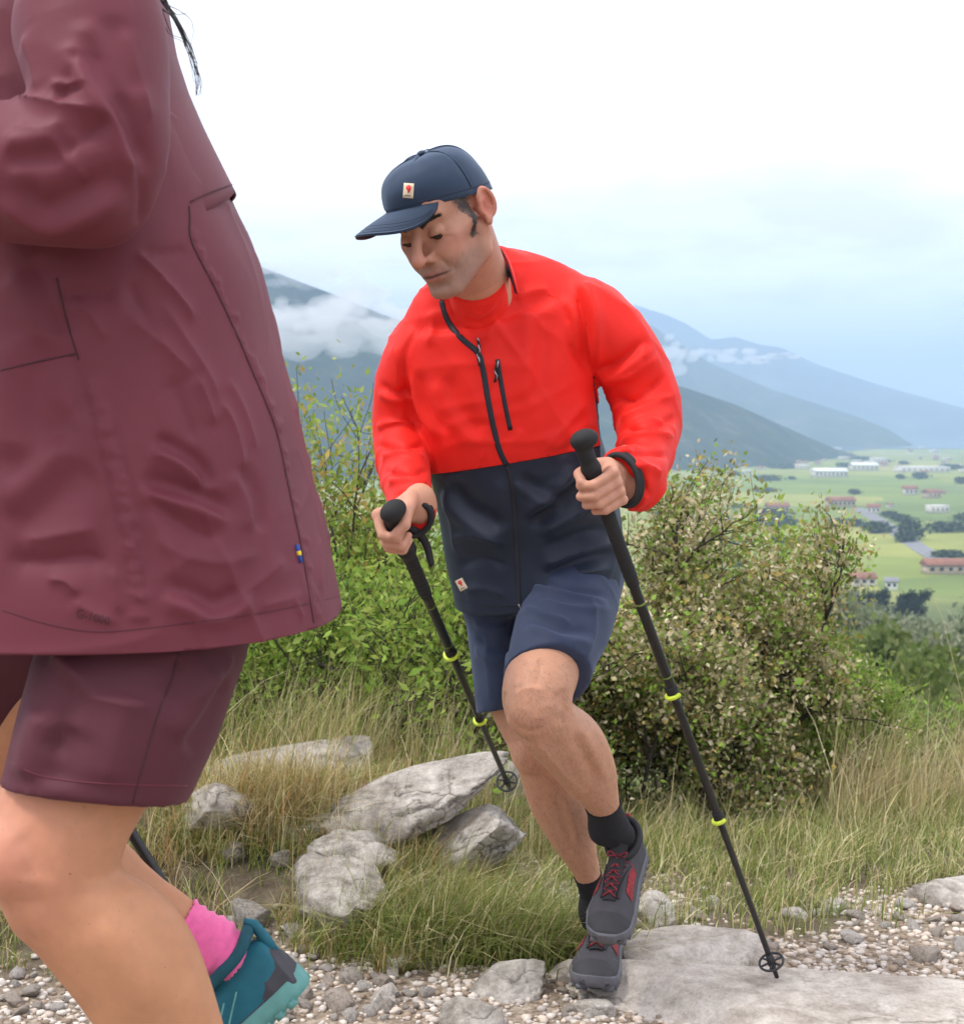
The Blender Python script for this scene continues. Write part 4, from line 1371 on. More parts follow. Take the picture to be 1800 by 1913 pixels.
    bmesh.ops.bisect_plane(bm, geom=bm.verts[:] + bm.edges[:] + bm.faces[:], plane_co=hb_, plane_no=hn_, clear_outer=True, dist=1e-5)
    # lateral navy panel under the far arm
    p0, p1 = P(1104, 706, 2.85), P(1122, 850, 2.85)
    sn = nrm(np.cross(p1 - p0, np.array([0, 1.0, 0]))); sn = sn if sn[0] > 0 else -sn
    bmesh.ops.bisect_plane(bm, geom=bm.verts[:] + bm.edges[:] + bm.faces[:], plane_co=p0, plane_no=sn, dist=1e-5)
    bm.verts.ensure_lookup_table()
    co = np.array([v.co for v in bm.verts])
    arm_d = np.minimum(np.minimum(dseg(co, el_l, wr_l), dseg(co, sh_l, el_l)), np.minimum(dseg(co, el_r, wr_r), dseg(co, sh_r, el_r)))
    ii = np.clip(np.round((co - F.lo) / F.vox).astype(int), 0, F.dim - 1)
    on_torso = np.abs(DT[ii[:, 0], ii[:, 1], ii[:, 2]]) < .016
    navy = []
    fcs = bm.faces[:]
    # flood from the hem over faces below the seam plane
    below = {}
    for f in fcs:
        ctr = np.array(f.calc_center_median())
        under = (ctr - a) @ nn_ < 0
        ids = [v.index for v in f.verts]
        nearer = on_torso[ids].mean() > .5
        side = ((ctr - p0) @ sn > 0) and ctr[2] < P(1115, 702, 2.85)[2] and arm_d[ids].mean() > 0.068
        below[f] = (under and nearer) or (side and nearer)
    seed = min(fcs, key=lambda f: f.calc_center_median().z)
    seen = {seed}; stack = [seed]
    while stack:
        f = stack.pop()
        for e in f.edges:
            for g in e.link_faces:
                if g not in seen and below[g]:
                    seen.add(g); stack.append(g)
    rest = [f for f in fcs if f not in seen]
    seed = max(rest, key=lambda f: f.calc_center_median().z)
    red = {seed}; stack = [seed]
    while stack:
        f = stack.pop()
        for e in f.edges:
            for g in e.link_faces:
                if g not in seen and g not in red:
                    red.add(g); stack.append(g)
    seen = {f for f in fcs if f not in red}

    def take(faces):
        vs = {}; fl3, fl4, fln = [], [], []
        for f in faces:
            ids = []
            for v in f.verts:
                if v not in vs: vs[v] = len(vs)
                ids.append(vs[v])
            if len(ids) == 3: fl3.append(ids)
            elif len(ids) == 4: fl4.append(ids)
            else:
                for k in range(1, len(ids) - 1): fl3.append([ids[0], ids[k], ids[k + 1]])
        V_ = np.array([v.co for v in vs])
        return V_, (np.array(fl4) if fl4 else np.zeros((0, 4), int)), (np.array(fl3) if fl3 else np.zeros((0, 3), int))
    up = take([f for f in fcs if f not in seen]); lo_ = take(list(seen))
    bm.free()
    # the red panel overlaps the navy one by a little
    ju = add('jacket_yoke', up, M_red, man)
    jl = add('jacket_body', lo_, M_navy, man)
    ju['label'] = 'red upper half and sleeves of the jacket'
    jl['label'] = 'navy lower half of the jacket'
    sm = ju.modifiers.new('thickness', 'SOLIDIFY'); sm.thickness = 0.0022; sm.offset = 0.6
    sm = jl.modifiers.new('thickness', 'SOLIDIFY'); sm.thickness = 0.0018; sm.offset = -1
    jb = bvh_of(V, q)
    # zips, seams, labels
    z1 = [(825, 560), (832, 588), (843, 610), (859, 630), (877, 645), (894, 660), (902, 690), (912, 750), (922, 800), (934, 845), (946, 868)]
    zp = add('front_zip', ribbon(jb, z1, .0105, .0016, .0022), M_zip, man)
    add('front_zip', ribbon(jb, [(946, 868), (955, 900), (961, 960), (965, 1030), (968, 1090), (970, 1142)], .0075, .0004, .0016), M_zip, man)
    pz = add('pocket_zip', ribbon(jb, [(929, 672), (934, 705), (941, 745), (948, 780), (953, 803)], .0085, .0018, .0018), M_zip, man)
    for pts, par in (([(892, 632), (896, 648), (893, 664), (896, 682)], zp), ([(930, 676), (925, 690), (927, 702), (924, 714)], pz), ([(968, 1128), (974, 1136), (969, 1147)], jl)):
        L, N = drape(jb, pts)
        if len(L) > 3:
            s_ = np.linspace(0, 1, len(L))
            for ph in (0, 2.1, 4.2):
                side_ = np.cross(np.gradient(L, axis=0), N); side_ /= np.linalg.norm(side_, axis=1, keepdims=True) + 1e-9
                Lk = L + N * (.0055 + .0016 * np.cos(s_ * 22 + ph))[:, None] + side_ * (.0019 * np.sin(s_ * 22 + ph))[:, None]
                V_, q_, t_ = tube(Lk, .0014, 6)
                obj('zip_pull', V_, [q_, t_], M_black if ph else M_steel, par)
    seams = [[(800, 590), (775, 640), (766, 690), (772, 740), (790, 800)], [(1046, 560), (1058, 590), (1062, 640), (1085, 680), (1104, 706)], [(968, 540), (1010, 545), (1046, 560)],
             [(800, 882), (870, 880), (945, 864)], [(950, 863), (1040, 850), (1116, 830)]]
    for s_ in seams[:3]:
        add('seam', ribbon(jb, s_, .0016, .0006, .0008), M_tee, ju)
    for s_ in ([(852, 1120), (900, 1130), (965, 1133)], [(975, 1132), (1060, 1112), (1150, 1078)]):
        add('hem_stitch', ribbon(jb, s_, .0014, .0003, .0006), M_black, jl)
    r = patch(jb, (862, 1092), 14, 22, math.radians(-28), .0008, .0008)
    if r:
        bd = add('badge', r[0], M_cream, jl, False); emblem(r[1][2], bd, 6)
    # collar standing at the back of the neck, navy lining towards the throat
    def collar(name, mat, pts, hgt, off, th_):
        L = np.array([P(*p) for p in pts])
        tt = np.linspace(0, 1, 30); u = np.linspace(0, 1, len(L))
        L = np.stack([np.interp(tt, u, L[:, k]) for k in range(3)], 1)
        for _ in range(4): L[1:-1] = .25 * L[:-2] + .5 * L[1:-1] + .25 * L[2:]
        hg = np.interp(tt, np.linspace(0, 1, len(hgt)), hgt)
        axis = nrm(H((0, -.03, -.03)) - nb)
        ctr = 0.5 * (H((0, -.03, -.05)) + nb)
        rad = L - ctr; rad -= (rad @ axis)[:, None] * axis; rad /= np.linalg.norm(rad, axis=1, keepdims=True)
        rows = []
        for k, f_ in enumerate(np.linspace(-.35, 1, 7)):
            rows.append(L + axis * (hg * f_)[:, None] + rad * (off + .004 * math.sin(f_ * 3)))
        A = np.concatenate(rows); Bk = np.concatenate([r_ - rad * th_ for r_ in rows])
        m = 30; Qs = np.array([[r_ * m + c_, r_ * m + c_ + 1, (r_ + 1) * m + c_ + 1, (r_ + 1) * m + c_] for r_ in range(6) for c_ in range(m - 1)])
        o = len(A)
        edge_ = [6 * m + c_ for c_ in range(m)]
        eq_ = np.array([[x_, y_, y_ + o, x_ + o] for x_, y_ in zip(edge_[:-1], edge_[1:])])
        return obj(name, np.concatenate([A, Bk]), [Qs, Qs[:, ::-1] + o, eq_[:, ::-1]], mat, man)
    pts = [(964, 548, 2.725), (957, 520, 2.745), (945, 490, 2.80), (920, 470, 2.87), (885, 475, 2.90), (852, 500, 2.88), (832, 535, 2.82), (826, 560, 2.74)]
    hg = [.002, .024, .034, .036, .036, .034, .026, .004]
    collar('collar', M_red, pts, hg, .003, .002)
    collar('collar_lining', M_navy, pts, [h_ * .93 for h_ in hg], .0005, .001)
    # stretchy dark cuffs just inside the sleeve ends
    for st_ in (sleeve_l, sleeve_r):
        a0, a1 = st_[-2], st_[-1]
        Lp, Rp = P(*a1[0], a1[2]), P(*a1[1], a1[3]); c1 = .5 * (Lp + Rp); c0 = .5 * (P(*a0[0], a0[2]) + P(*a0[1], a0[3]))
        ax_ = nrm(c1 - c0); u = nrm(Rp - Lp); u = nrm(u - ax_ * (u @ ax_)); v = np.cross(ax_, u); r1 = .5 * np.linalg.norm(Rp - Lp)
        a_ = np.linspace(0, 2 * math.pi, 40, endpoint=False); parts = []
        for k, f_ in ((.005, .80), (.013, .75)):
            parts.append(tube(c1 + ax_ * k + np.cos(a_)[:, None] * u * r1 * f_ + np.sin(a_)[:, None] * v * a1[4] * f_, .0055, 10, True))
        add('cuff', merge(parts), M_black, man)
    return poles, dict(wr_l=wr_l, wr_r=wr_r, Ol=Ol, Or=Or)


def emblem(G, parent, n):
    """a small red running-animal-like roundel printed on the badge, with a line of tiny lettering under it"""
    p = G[:, :3].reshape(n, n, 3); N = nrm(G[:, 3:].mean(0))

    def at(u, v):       # u, v in 0..1 on the patch
        x, y = u * (n - 1), v * (n - 1)
        i, j = min(int(x), n - 2), min(int(y), n - 2); fx, fy = x - i, y - j
        return (p[j, i] * (1 - fx) + p[j, i + 1] * fx) * (1 - fy) + (p[j + 1, i] * (1 - fx) + p[j + 1, i + 1] * fx) * fy
    out = []
    shape = [(.30, .22), (.42, .13), (.62, .12), (.74, .22), (.76, .38), (.68, .50), (.60, .62), (.48, .66), (.44, .56), (.50, .48), (.40, .46), (.30, .40), (.24, .32)]
    V = [at(u, v) + N * .0022 for u, v in shape] + [at(u, v) + N * .0008 for u, v in shape]
    m = len(shape)
    c = len(V); V.append(at(.52, .36) + N * .0022)
    T = [[c, (k + 1) % m, k] for k in range(m)]
    Q = [[k, (k + 1) % m, (k + 1) % m + m, k + m] for k in range(m)]
    obj('emblem', np.array(V), [np.array(Q), np.array(T)], M_fox, parent, False)
    V, Q = [], []
    for k in range(6):
        u0 = .20 + k * .10
        b = len(V)
        for du, dv in ((0, .78), (.06, .78), (.06, .86), (0, .86)):
            V.append(at(u0 + du, dv) + N * .0021)
        Q.append([b, b + 1, b + 2, b + 3][::-1])
    obj('lettering', np.array(V), np.array(Q), M_short, parent, False)


JACKET_FOLDS = [
    # chest and yoke
    ([(790, 600), (760, 650), (755, 720), (775, 790)], .008, -.006), ([(1040, 545), (1062, 600), (1065, 650), (1100, 700)], .008, -.006),
    ([(1080, 520), (1100, 590), (1105, 660), (1112, 700)], .014, -.012, 's'), ([(960, 560), (990, 545), (1030, 540)], .012, .006), ([(930, 565), (925, 600), (900, 640)], .008, .006),
    ([(800, 580), (810, 610), (795, 650)], .010, .005), ([(1000, 560), (1000, 650), (985, 760)], .022, .005, 's'), ([(820, 700), (850, 770), (900, 830)], .02, .005, 's'),
    ([(1105, 740), (1060, 790), (1010, 850)], .016, .006), ([(1110, 790), (1070, 820), (1030, 850)], .012, .005, 's'), ([(770, 690), (790, 760), (830, 820)], .016, .006, 's'),
    ([(900, 790), (905, 830), (900, 870)], .010, .004), ([(975, 800), (960, 830), (955, 860)], .010, .004),
    # left sleeve
    ([(1108, 690), (1150, 690), (1215, 640)], .012, .008, 's'), ([(1120, 715), (1175, 705), (1230, 665)], .013, .010), ([(1140, 745), (1185, 745), (1245, 700)], .010, -.010),
    ([(1155, 790), (1195, 770), (1260, 735)], .012, .010), ([(1158, 800), (1210, 800), (1268, 775)], .010, -.008), ([(1155, 830), (1200, 815), (1262, 815)], .011, .009),
    ([(1165, 850), (1205, 845), (1250, 850)], .009, -.008), ([(1172, 868), (1205, 872), (1238, 890)], .010, .009), ([(1185, 880), (1200, 905), (1220, 930)], .008, -.006),
    ([(1190, 600), (1200, 650), (1190, 700)], .014, .005),
    # right sleeve
    ([(700, 720), (735, 740), (775, 735)], .010, .006, 's'), ([(700, 800), (740, 790), (785, 800)], .010, .008), ([(700, 832), (740, 835), (795, 830)], .009, -.009),
    ([(712, 858), (750, 850), (798, 858)], .009, .009), ([(715, 880), (755, 885), (802, 878)], .008, -.008), ([(722, 905), (760, 900), (805, 908)], .008, .008),
    ([(735, 925), (770, 922), (808, 935)], .007, -.007), ([(760, 700), (772, 760), (788, 810)], .010, -.008), ([(730, 640), (745, 690), (740, 740)], .014, .006),
    # navy body
    ([(830, 905), (870, 960), (950, 1000)], .022, .010, 's'), ([(1090, 880), (1040, 930), (975, 975)], .018, .012, 's'), ([(1130, 940), (1080, 960), (1000, 1000)], .018, .012),
    ([(1150, 985), (1080, 1000), (1010, 1030)], .014, -.010), ([(1155, 1020), (1080, 1040), (1010, 1070)], .014, .011, 's'), ([(1150, 1060), (1070, 1075), (1000, 1110)], .012, .008),
    ([(840, 1010), (890, 1000), (950, 1020)], .016, .008), ([(850, 1060), (900, 1045), (955, 1060)], .016, -.008), ([(930, 890), (935, 950), (940, 1010)], .018, .006),
    ([(960, 890), (1000, 920), (1060, 940)], .014, .006, 's'), ([(860, 1105), (900, 1100), (950, 1115)], .012, .005), ([(835, 930), (845, 980), (850, 1040)], .016, .006),
]
# ================================================================== trekking poles
def proj(W):
    W = np.atleast_2d(W); d = W - CAM
    f = np.array([0, math.cos(PITCH), -math.sin(PITCH)]); u = np.array([0, math.sin(PITCH), math.cos(PITCH)])
    z = d @ f
    return np.stack([CX + FPX * d[:, 0] / z, CY - FPX * (d @ u) / z], 1)


def trekking_pole(label, top, tip, ex, clamps_y, strap=None, knob=(0.0, 0.0), clamp_dir=1):
    """top: centre of the grip head, tip: steel point; clamps_y: photograph rows of the two lever clamps"""
    t = thing('trekking_pole', label, 'trekking pole', tip)
    ax = nrm(np.asarray(tip) - top); Lg = np.linalg.norm(np.asarray(tip) - top)
    u = nrm(np.asarray(ex) - ax * (ax @ np.asarray(ex))); v = np.cross(ax, u)

    def at(s): return top + ax * s
    ss = np.linspace(0, Lg, 400); yy = proj(np.array([at(s) for s in ss]))[:, 1]
    sc = [float(np.interp(y, yy, ss)) for y in clamps_y]
    # grip: mushroom head, waisted neck, ribbed foam below
    lo = np.min([at(-.03), at(.30)], 0) - .04; hi = np.max([at(-.03), at(.30)], 0) + .04
    F = Field(lo, hi, .0022)
    head = top - u * 0.004
    Rm = np.stack([u, v, ax], 1)
    F.ell(head, (.022, .0185, .0155), Rm, .004)
    F.ell(head - u * .008 + ax * .004, (.018, .016, .014), Rm, .008)
    F.chain([at(.004), at(.03), at(.055), at(.085), at(.125), at(.135)], [.0150, .0135, .0160, .0150, .0165, .0135], .006)
    F.chain([at(.135), at(.155), at(.29)], [.0140, .0118, .0112], .004)
    for k in range(8): F.cone(at(.165 + k * .015) + u * 0, at(.168 + k * .015), .0125, .0125, .002)
    V, Q = F.extract()
    obj('grip', V, Q, M_foam, t)
    def shaft(s0, s1, r0, r1, name, mat):
        V, Q, T = tube(np.array([at(s) for s in np.linspace(s0, s1, 12)]), np.linspace(r0, r1, 12), 18)
        return obj(name, V, [Q, T], mat, t)
    shaft(.28, sc[0], .0094, .0092, 'upper_shaft', M_carbon)
    shaft(sc[0] - .005, sc[1], .0080, .0078, 'middle_shaft', M_carbon)
    shaft(sc[1] - .005, Lg - .055, .0066, .0058, 'lower_shaft', M_carbon)
    # printed lime ticks on the upper shaft
    for s, w in ((.33, .004), (sc[0] - .045, .003)):
        V, Q, T = tube(np.array([at(s), at(s + w)]), .0097, 18)
        obj('printed_band', V, [Q, T], M_lime_dark, t)
    for s, r in zip(sc, (.0115, .0100)):
        V, Q, T = tube(np.array([at(s + d) for d in (-.022, -.020, -.004, .004, .006)]), [r * .85, r, r, r * 1.04, r * .9], 18)
        cl = obj('lever_clamp', V, [Q, T], M_black, t)
        # lime collar and lever arm wrapping two thirds of the way round
        a = np.linspace(-2.2, 2.2, 26)
        pts = [at(s - .001 + .003 * math.sin(k * .8)) + (r + .0022) * (math.cos(k) * u * clamp_dir + math.sin(k) * v) for k in a]
        parts = [tube(np.array(pts), .0042, 8)]
        e0 = pts[-1]; parts.append(tube(np.array([e0, e0 + ax * -.006 + u * clamp_dir * .006, e0 - ax * .016 + u * clamp_dir * .008]), [.0042, .004, .003], 8))
        V, Q, T = merge(parts); obj('clamp_lever', V, [Q, T], M_lime, cl)
    # basket: spoked ring, then ferrule and point
    bc = at(Lg - .052)
    parts = [tube(np.array([at(Lg - .075), at(Lg - .06), at(Lg - .045), at(Lg - .040)]), [.0068, .0085, .0085, .006], 14)]
    a = np.linspace(0, 2 * math.pi, 40, endpoint=False)
    parts.append(tube(np.array([bc + .024 * (math.cos(k) * u + math.sin(k) * v) for k in a]), .0026, 8, True))
    for k in np.arange(6) * math.pi / 3:
        parts.append(tube(np.array([bc, bc + .024 * (math.cos(k) * u + math.sin(k) * v)]), .0022, 6))
    V, Q, T = merge(parts); obj('basket', V, [Q, T], M_shoe_dark, t)
    V, Q, T = tube(np.array([at(Lg - .045), at(Lg - .012), at(Lg + .002)]), [.0056, .0045, .002], 12); obj('pole_tip', V, [Q, T], M_carbon, t)
    if strap is not None:
        S = np.array(strap); tt = np.linspace(0, 1, 40)
        # smooth closed loop of flat webbing
        pp = [2 * S[0] - S[1]] + list(S) + [2 * S[-1] - S[-2]]; L = []
        for k in range(1, len(pp) - 2):
            A, B, C_, D_ = pp[k - 1:k + 3]
            for q in np.linspace(0, 1, 10, endpoint=False):
                L.append(.5 * (2 * B + (C_ - A) * q + (2 * A - 5 * B + 4 * C_ - D_) * q * q + (3 * B - A - 3 * C_ + D_) * q ** 3))
        L = np.array(L); T_ = np.gradient(L, axis=0); T_ /= np.linalg.norm(T_, axis=1, keepdims=True) + 1e-9
        W_ = np.cross(T_, np.array([.3, -1, .2])); W_ /= np.linalg.norm(W_, axis=1, keepdims=True) + 1e-9
        Nn = np.cross(T_, W_)
        V = np.concatenate([L + W_ * a_ + Nn * b_ for a_, b_ in ((-.0055, -.0008), (.0055, -.0008), (.0055, .0008), (-.0055, .0008))]); m = len(L)
        i = np.arange(m - 1)
        Q = np.concatenate([np.stack([a_ * m + i, a_ * m + i + 1, (a_ + 1) % 4 * m + i + 1, (a_ + 1) % 4 * m + i], 1) for a_ in range(4)])
        obj('wrist_strap', V, Q, M_black, t)
    return t


M_lime_dark = plain('dark_lime_print', (0.16, 0.22, 0.03), 0.4)


def build_man_poles(poles):
    (tl, pl, ex, ey, ez), (tr, pr, ex2, ey2, ez2) = poles
    trekking_pole('black trekking pole with lime clamps held by the man, planted on the pale rock slab', tl, pl, -np.array([1.0, .25, 0]), (1299, 1533), None)
    Y = 2.70
    strap = [P(752, 985, 2.60), P(775, 990, 2.60), P(790, 1003, 2.62), P(800, 1025, 2.63), P(805, 1054, 2.63), P(802, 1040, 2.635), P(793, 1015, 2.635), P(778, 998, 2.63), P(758, 995, 2.61)]
    trekking_pole('black trekking pole with lime clamps slanting back behind the bare knees of the man', tr, pr, np.array([-.6, -.8, 0]), (1222, 1345), strap)
# ================================================================== the woman in the foreground
woman = thing('person', 'woman in plum jacket, pink sock and teal shoe, close by at the left edge', 'person', P(400, 2290, 1.62))


def build_woman():
    R = np.array([[0, -1, 0], [1, 0, 0], [0, 0, 1.0]]).T
    # face towards -X
    R = np.array([[0.0, -1.0, 0.0], [1.0, 0.0, 0.0], [0.0, 0.0, 1.0]])
    cp, sp = math.cos(-.25), math.sin(-.25)
    R = R @ np.array([[1, 0, 0], [0, cp, -sp], [0, sp, cp]])
    h0, hs = P(95, -330, 1.80), 0.93

    def H(p): return h0 + hs * (R @ np.asarray(p, float))
    F = Field((-1.0, 1.28, 0.16), (0.06, 2.35, 2.02), 0.0042)
    head_shape(F, H, R, hs)
    nb = P(150, -110, 1.80)
    F.cone(H((0, -.03, -.055)), nb, .047, .055, .02)
    # trunk inside the jacket, arms
    F.cone(nb, P(140, 60, 1.80), .055, .085, .05)
    F.cone(P(150, 30, 1.66), P(150, 30, 1.94), .055, .055, .04)
    F.cone(P(140, 80, 1.80), P(210, 700, 1.80), .085, .11, .05)
    F.cone(P(220, 700, 1.72), P(260, 1050, 1.72), .11, .115, .05)
    F.cone(P(220, 700, 1.88), P(260, 1050, 1.88), .11, .115, .05)
    sh_n, el_n, wr_n = P(160, 10, 1.58), P(205, 350, 1.53), P(-210, 300, 1.50)
    F.chain([sh_n, el_n, wr_n], [.045, .038, .027], .01)
    sh_f, el_f, wr_f = P(170, 20, 2.0), P(70, 420, 2.08), P(-250, 640, 2.10)
    F.chain([sh_f, el_f, wr_f], [.045, .038, .027], .01)
    ptop, ptip = P(-322, 640, 2.12), P(478, 1932, 2.12)
    pax = nrm(ptop - ptip)
    ex, ey, ez = frame_from(pax, (-.6, -.7, 0), False)
    hand(F, ptop - pax * .06, ex, ey, ez, wr_f, .88, .025)
    gx, gy, gz = frame_from(nrm(np.array([-.1, 0, 1.0])), (-1.0, -.1, .2), False)
    hand(F, wr_n + np.array([-.085, 0, .0]), gx, gy, gz, wr_n, .88, .025)
    # near leg
    leg = loft([((110, 1050), (430, 1050), 1.70, 1.70, .085, .085), ((62, 1250), (400, 1260), 1.68, 1.68, .085, .085), ((16, 1430), (305, 1450), 1.655, 1.655, .078, .078),
                ((0, 1490), (268, 1515), 1.645, 1.645, .072, .072), ((-10, 1550), (240, 1565), 1.635, 1.635, .068, .070), ((-16, 1605), (223, 1618), 1.63, 1.63, .064, .066),
                ((-4, 1665), (236, 1640), 1.63, 1.63, .060, .064), ((28, 1735), (282, 1664), 1.63, 1.63, .056, .062), ((69, 1770), (325, 1702), 1.63, 1.63, .055, .062),
                ((119, 1819), (364, 1765), 1.635, 1.635, .056, .062), ((165, 1867), (390, 1835), 1.64, 1.64, .054, .060), ((205, 1918), (412, 1908), 1.645, 1.645, .050, .056),
                ((262, 2000), (436, 1990), 1.65, 1.65, .044, .048), ((318, 2090), (452, 2080), 1.65, 1.65, .036, .038), ((360, 2180), (470, 2175), 1.65, 1.65, .033, .033), ((375, 2240), (500, 2235), 1.65, 1.65, .034, .034)], 60, 6)
    F.mesh(*leg, k=.02)
    F.ell(P(18, 1612, 1.585), (.024, .022, .034), None, .025)
    F.cone(P(70, 1690, 1.60), P(265, 1990, 1.615), .014, .014, .03)
    # far leg, knee drawn up out of frame, shank trailing back
    F.chain([P(240, 1060, 1.90), P(-70, 1480, 1.95)], [.088, .062], .02)
    F.chain([P(-70, 1480, 1.95), P(60, 1565, 1.97), P(180, 1640, 1.985), P(300, 1718, 1.995), P(392, 1768, 2.0)], [.060, .056, .056, .042, .036], .012)
    MF = shoe_matrix(P(572, 1838, 2.0), P(302, 2085, 1.985), P(430, 1690, 2.0) - P(570, 1838, 2.0), .262)
    MN = shoe_matrix(P(478, 2345, 1.64), P(80, 2365, 1.56), (0, 0, 1), .255)
    wf = lambda p: MF[:3, :3] @ np.array(p) + MF[:3, 3]
    wn = lambda p: MN[:3, :3] @ np.array(p) + MN[:3, 3]
    F.cone(P(392, 1768, 2.0), wf((0, -.036, .105)), .036, .030, .012)
    F.cone(wf((0, -.036, .100)), wf((0, -.042, .055)), .027, .017, .006)
    F.cone(wf((0, -.042, .052)), wf((0, .10, .034)), .020, .013, .008)
    F.cone(P(430, 2230, 1.65), wn((0, -.035, .07)), .034, .028, .015)
    F.cone(wn((0, -.04, .055)), wn((0, .10, .036)), .024, .018, .012)
    F.blur(1)
    V, Q = F.extract(); V, Q = big_island(V, Q); V = relax(V, Q, 3, .5)
    global FOLD_W, FOLD_H
    FOLD_H = .5
    V = folds(V, Q, [([(226, 1622), (195, 1640), (150, 1642)], .009, -.004), ([(205, 1690), (275, 1780), (335, 1880)], .03, .006, 's'), ([(40, 1725), (120, 1830), (190, 1920)], .02, -.004), ([(30, 1560), (60, 1600), (60, 1650)], .022, -.006), ([(10, 1680), (50, 1690), (90, 1680)], .016, -.005)])
    FOLD_H = 1.2
    n = len(V)
    tone = np.tile(np.array([0.54, 0.265, 0.142]), (n, 1))
    # rosier over the kneecap and the front of the thigh
    for c, r, col, a in ((P(5, 1620, 1.56), .07, (0.60, 0.25, 0.17), .65), (P(-5, 1500, 1.62), .06, (0.66, 0.30, 0.22), .55), (P(60, 1720, 1.58), .05, (0.50, 0.22, 0.13), .5)):
        w = np.exp(-(np.linalg.norm(V - c, axis=1) / r) ** 2) * a
        tone = tone * (1 - w[:, None]) + np.array(col) * w[:, None]
    me = mesh_from('body', V, Q); set_colors(me, 'tone', tone)
    link('body', me, M_skin, woman)
    VB, QB, NB = V, Q, vnormals(V, Q)
    bb = bvh_of(V, Q)
    # moles
    M_mole = plain('mole_brown', (0.13, 0.055, 0.03), .6)
    for px, py, r in ((131, 1633, 1.5), (65, 1633, .9), (38, 1648, .9), (167, 1727, 1.1), (223, 1702, .8), (329, 1862, 1.0), (308, 1808, .8), (158, 1508, 1.0), (22, 1700, .8), (130, 1598, .7), (250, 1740, .7), (160, 1600, .6), (5, 1550, .9), (290, 1870, .7)):
        h, nn, _, _ = bb.ray_cast(Vector(CAM), Vector(P(px, py, 1) - CAM).normalized())
        if h is None: continue
        nn = np.array(nn); u = nrm(np.cross(nn, [0, 0, 1.])); v = np.cross(nn, u); a = np.linspace(0, 2 * math.pi, 10, endpoint=False)
        ring = np.array(h) + r * .001 * (np.cos(a)[:, None] * u + np.sin(a)[:, None] * v * 1.2)
        Vv = np.concatenate([ring - nn * .0004, [np.array(h) + nn * .0005]])
        obj('mole', Vv, np.array([[k, (k + 1) % 10, 10] for k in range(10)]), M_mole, woman)

    # ---- pink sock on the trailing foot, and one on the near foot
    def sock(p_top, axis, far, rad, rib, MS):
        loc = (VB - MS[:3, 3]) @ np.linalg.inv(MS[:3, :3]).T
        d = (VB - p_top) @ axis
        rr_ = VB - p_top - d[:, None] * axis
        m = (d > 0) & (d < far) & (np.linalg.norm(rr_, axis=1) < rad) & ((loc[:, 2] > .080) | (loc[:, 1] > .06))
        qs = QB[m[QB].all(1)]
        ids, inv = np.unique(qs, return_inverse=True); inv = inv.reshape(qs.shape)
        v = VB[ids]
        v = v + NB[ids] * (0.004 + rib * np.clip(snoise(v @ np.diag([1, 1, 1.]), 70, 3, 2), -.6, 1) + 0.0016 * np.sin(d[ids] * 420 + 2 * snoise(v, 30, 5, 1)))[:, None]
        o = obj('sock', v, inv, M_pink, woman)
        md = o.modifiers.new('thickness', 'SOLIDIFY'); md.thickness = .004; md.offset = -1
        return o
    sock(P(328, 1738, 2.0), nrm(P(392, 1768, 2.0) - P(300, 1718, 1.995)), .25, .075, .003, MF)
    sock(P(400, 2215, 1.65), nrm(np.array([.15, 0, -1.0])), .20, .07, .001, MN)
    cols = dict(cup=M_cool_dark, upper=M_teal, rand=M_cool_dark, sole=M_teal_lt, lace=M_teal_lt, panel=M_teal, tongue=M_teal_dark)
    for M_ in (MF, MN):
        up = shoe(woman, M_, cols, .050)
        # pale chevron stripes along the quarters
        for sgn in (-1, 1):
            for k in range(4):
                L = []
                for q in np.linspace(0, 1, 8):
                    y = .085 - .022 * k - .045 * q; z = .030 + .032 * q
                    L.append(M_[:3, :3] @ np.array([sgn * (.0445 - .010 * q + .003 * (y < .03)), y, z]) + M_[:3, 3])
                V_, q_, t_ = tube(np.array(L), .0013, 6)
                obj('stripe', V_, [q_, t_], M_teal_lt, up)

    # ---- shorts
    F = Field((-.75, 1.45, .48), (0.0, 2.2, 1.02), .0055)
    F.mesh(*loft([((-20, 1010), (470, 1000), 1.79, 1.79, .17, .17, 2.4), ((60, 1120), (490, 1110), 1.79, 1.79, .17, .17, 2.4), ((100, 1210), (465, 1195), 1.79, 1.79, .14, .15, 2.4)], 60, 5))
    F.mesh(*loft([((60, 1080), (480, 1080), 1.70, 1.70, .105, .10, 2.3), ((78, 1200), (466, 1190), 1.695, 1.695, .108, .10, 2.3), ((62, 1270), (438, 1275), 1.68, 1.68, .108, .10, 2.3), ((40, 1345), (408, 1365), 1.665, 1.665, .108, .10, 2.3),
                  ((18, 1435), (366, 1465), 1.655, 1.655, .105, .10, 2.3), ((10, 1462), (347, 1502), 1.652, 1.652, .104, .098, 2.3)], 60, 6), k=.02)
    F.mesh(*loft([((-70, 1080), (320, 1150), 1.90, 1.90, .11, .11), ((-140, 1180), (160, 1260), 1.93, 1.93, .105, .105), ((-205, 1290), (60, 1390), 1.945, 1.945, .10, .10), ((-225, 1330), (22, 1432), 1.95, 1.95, .098, .098)], 50, 6), k=.02)
    V, q = F.extract(); V, q = big_island(V, q); V = relax(V, q, 3)
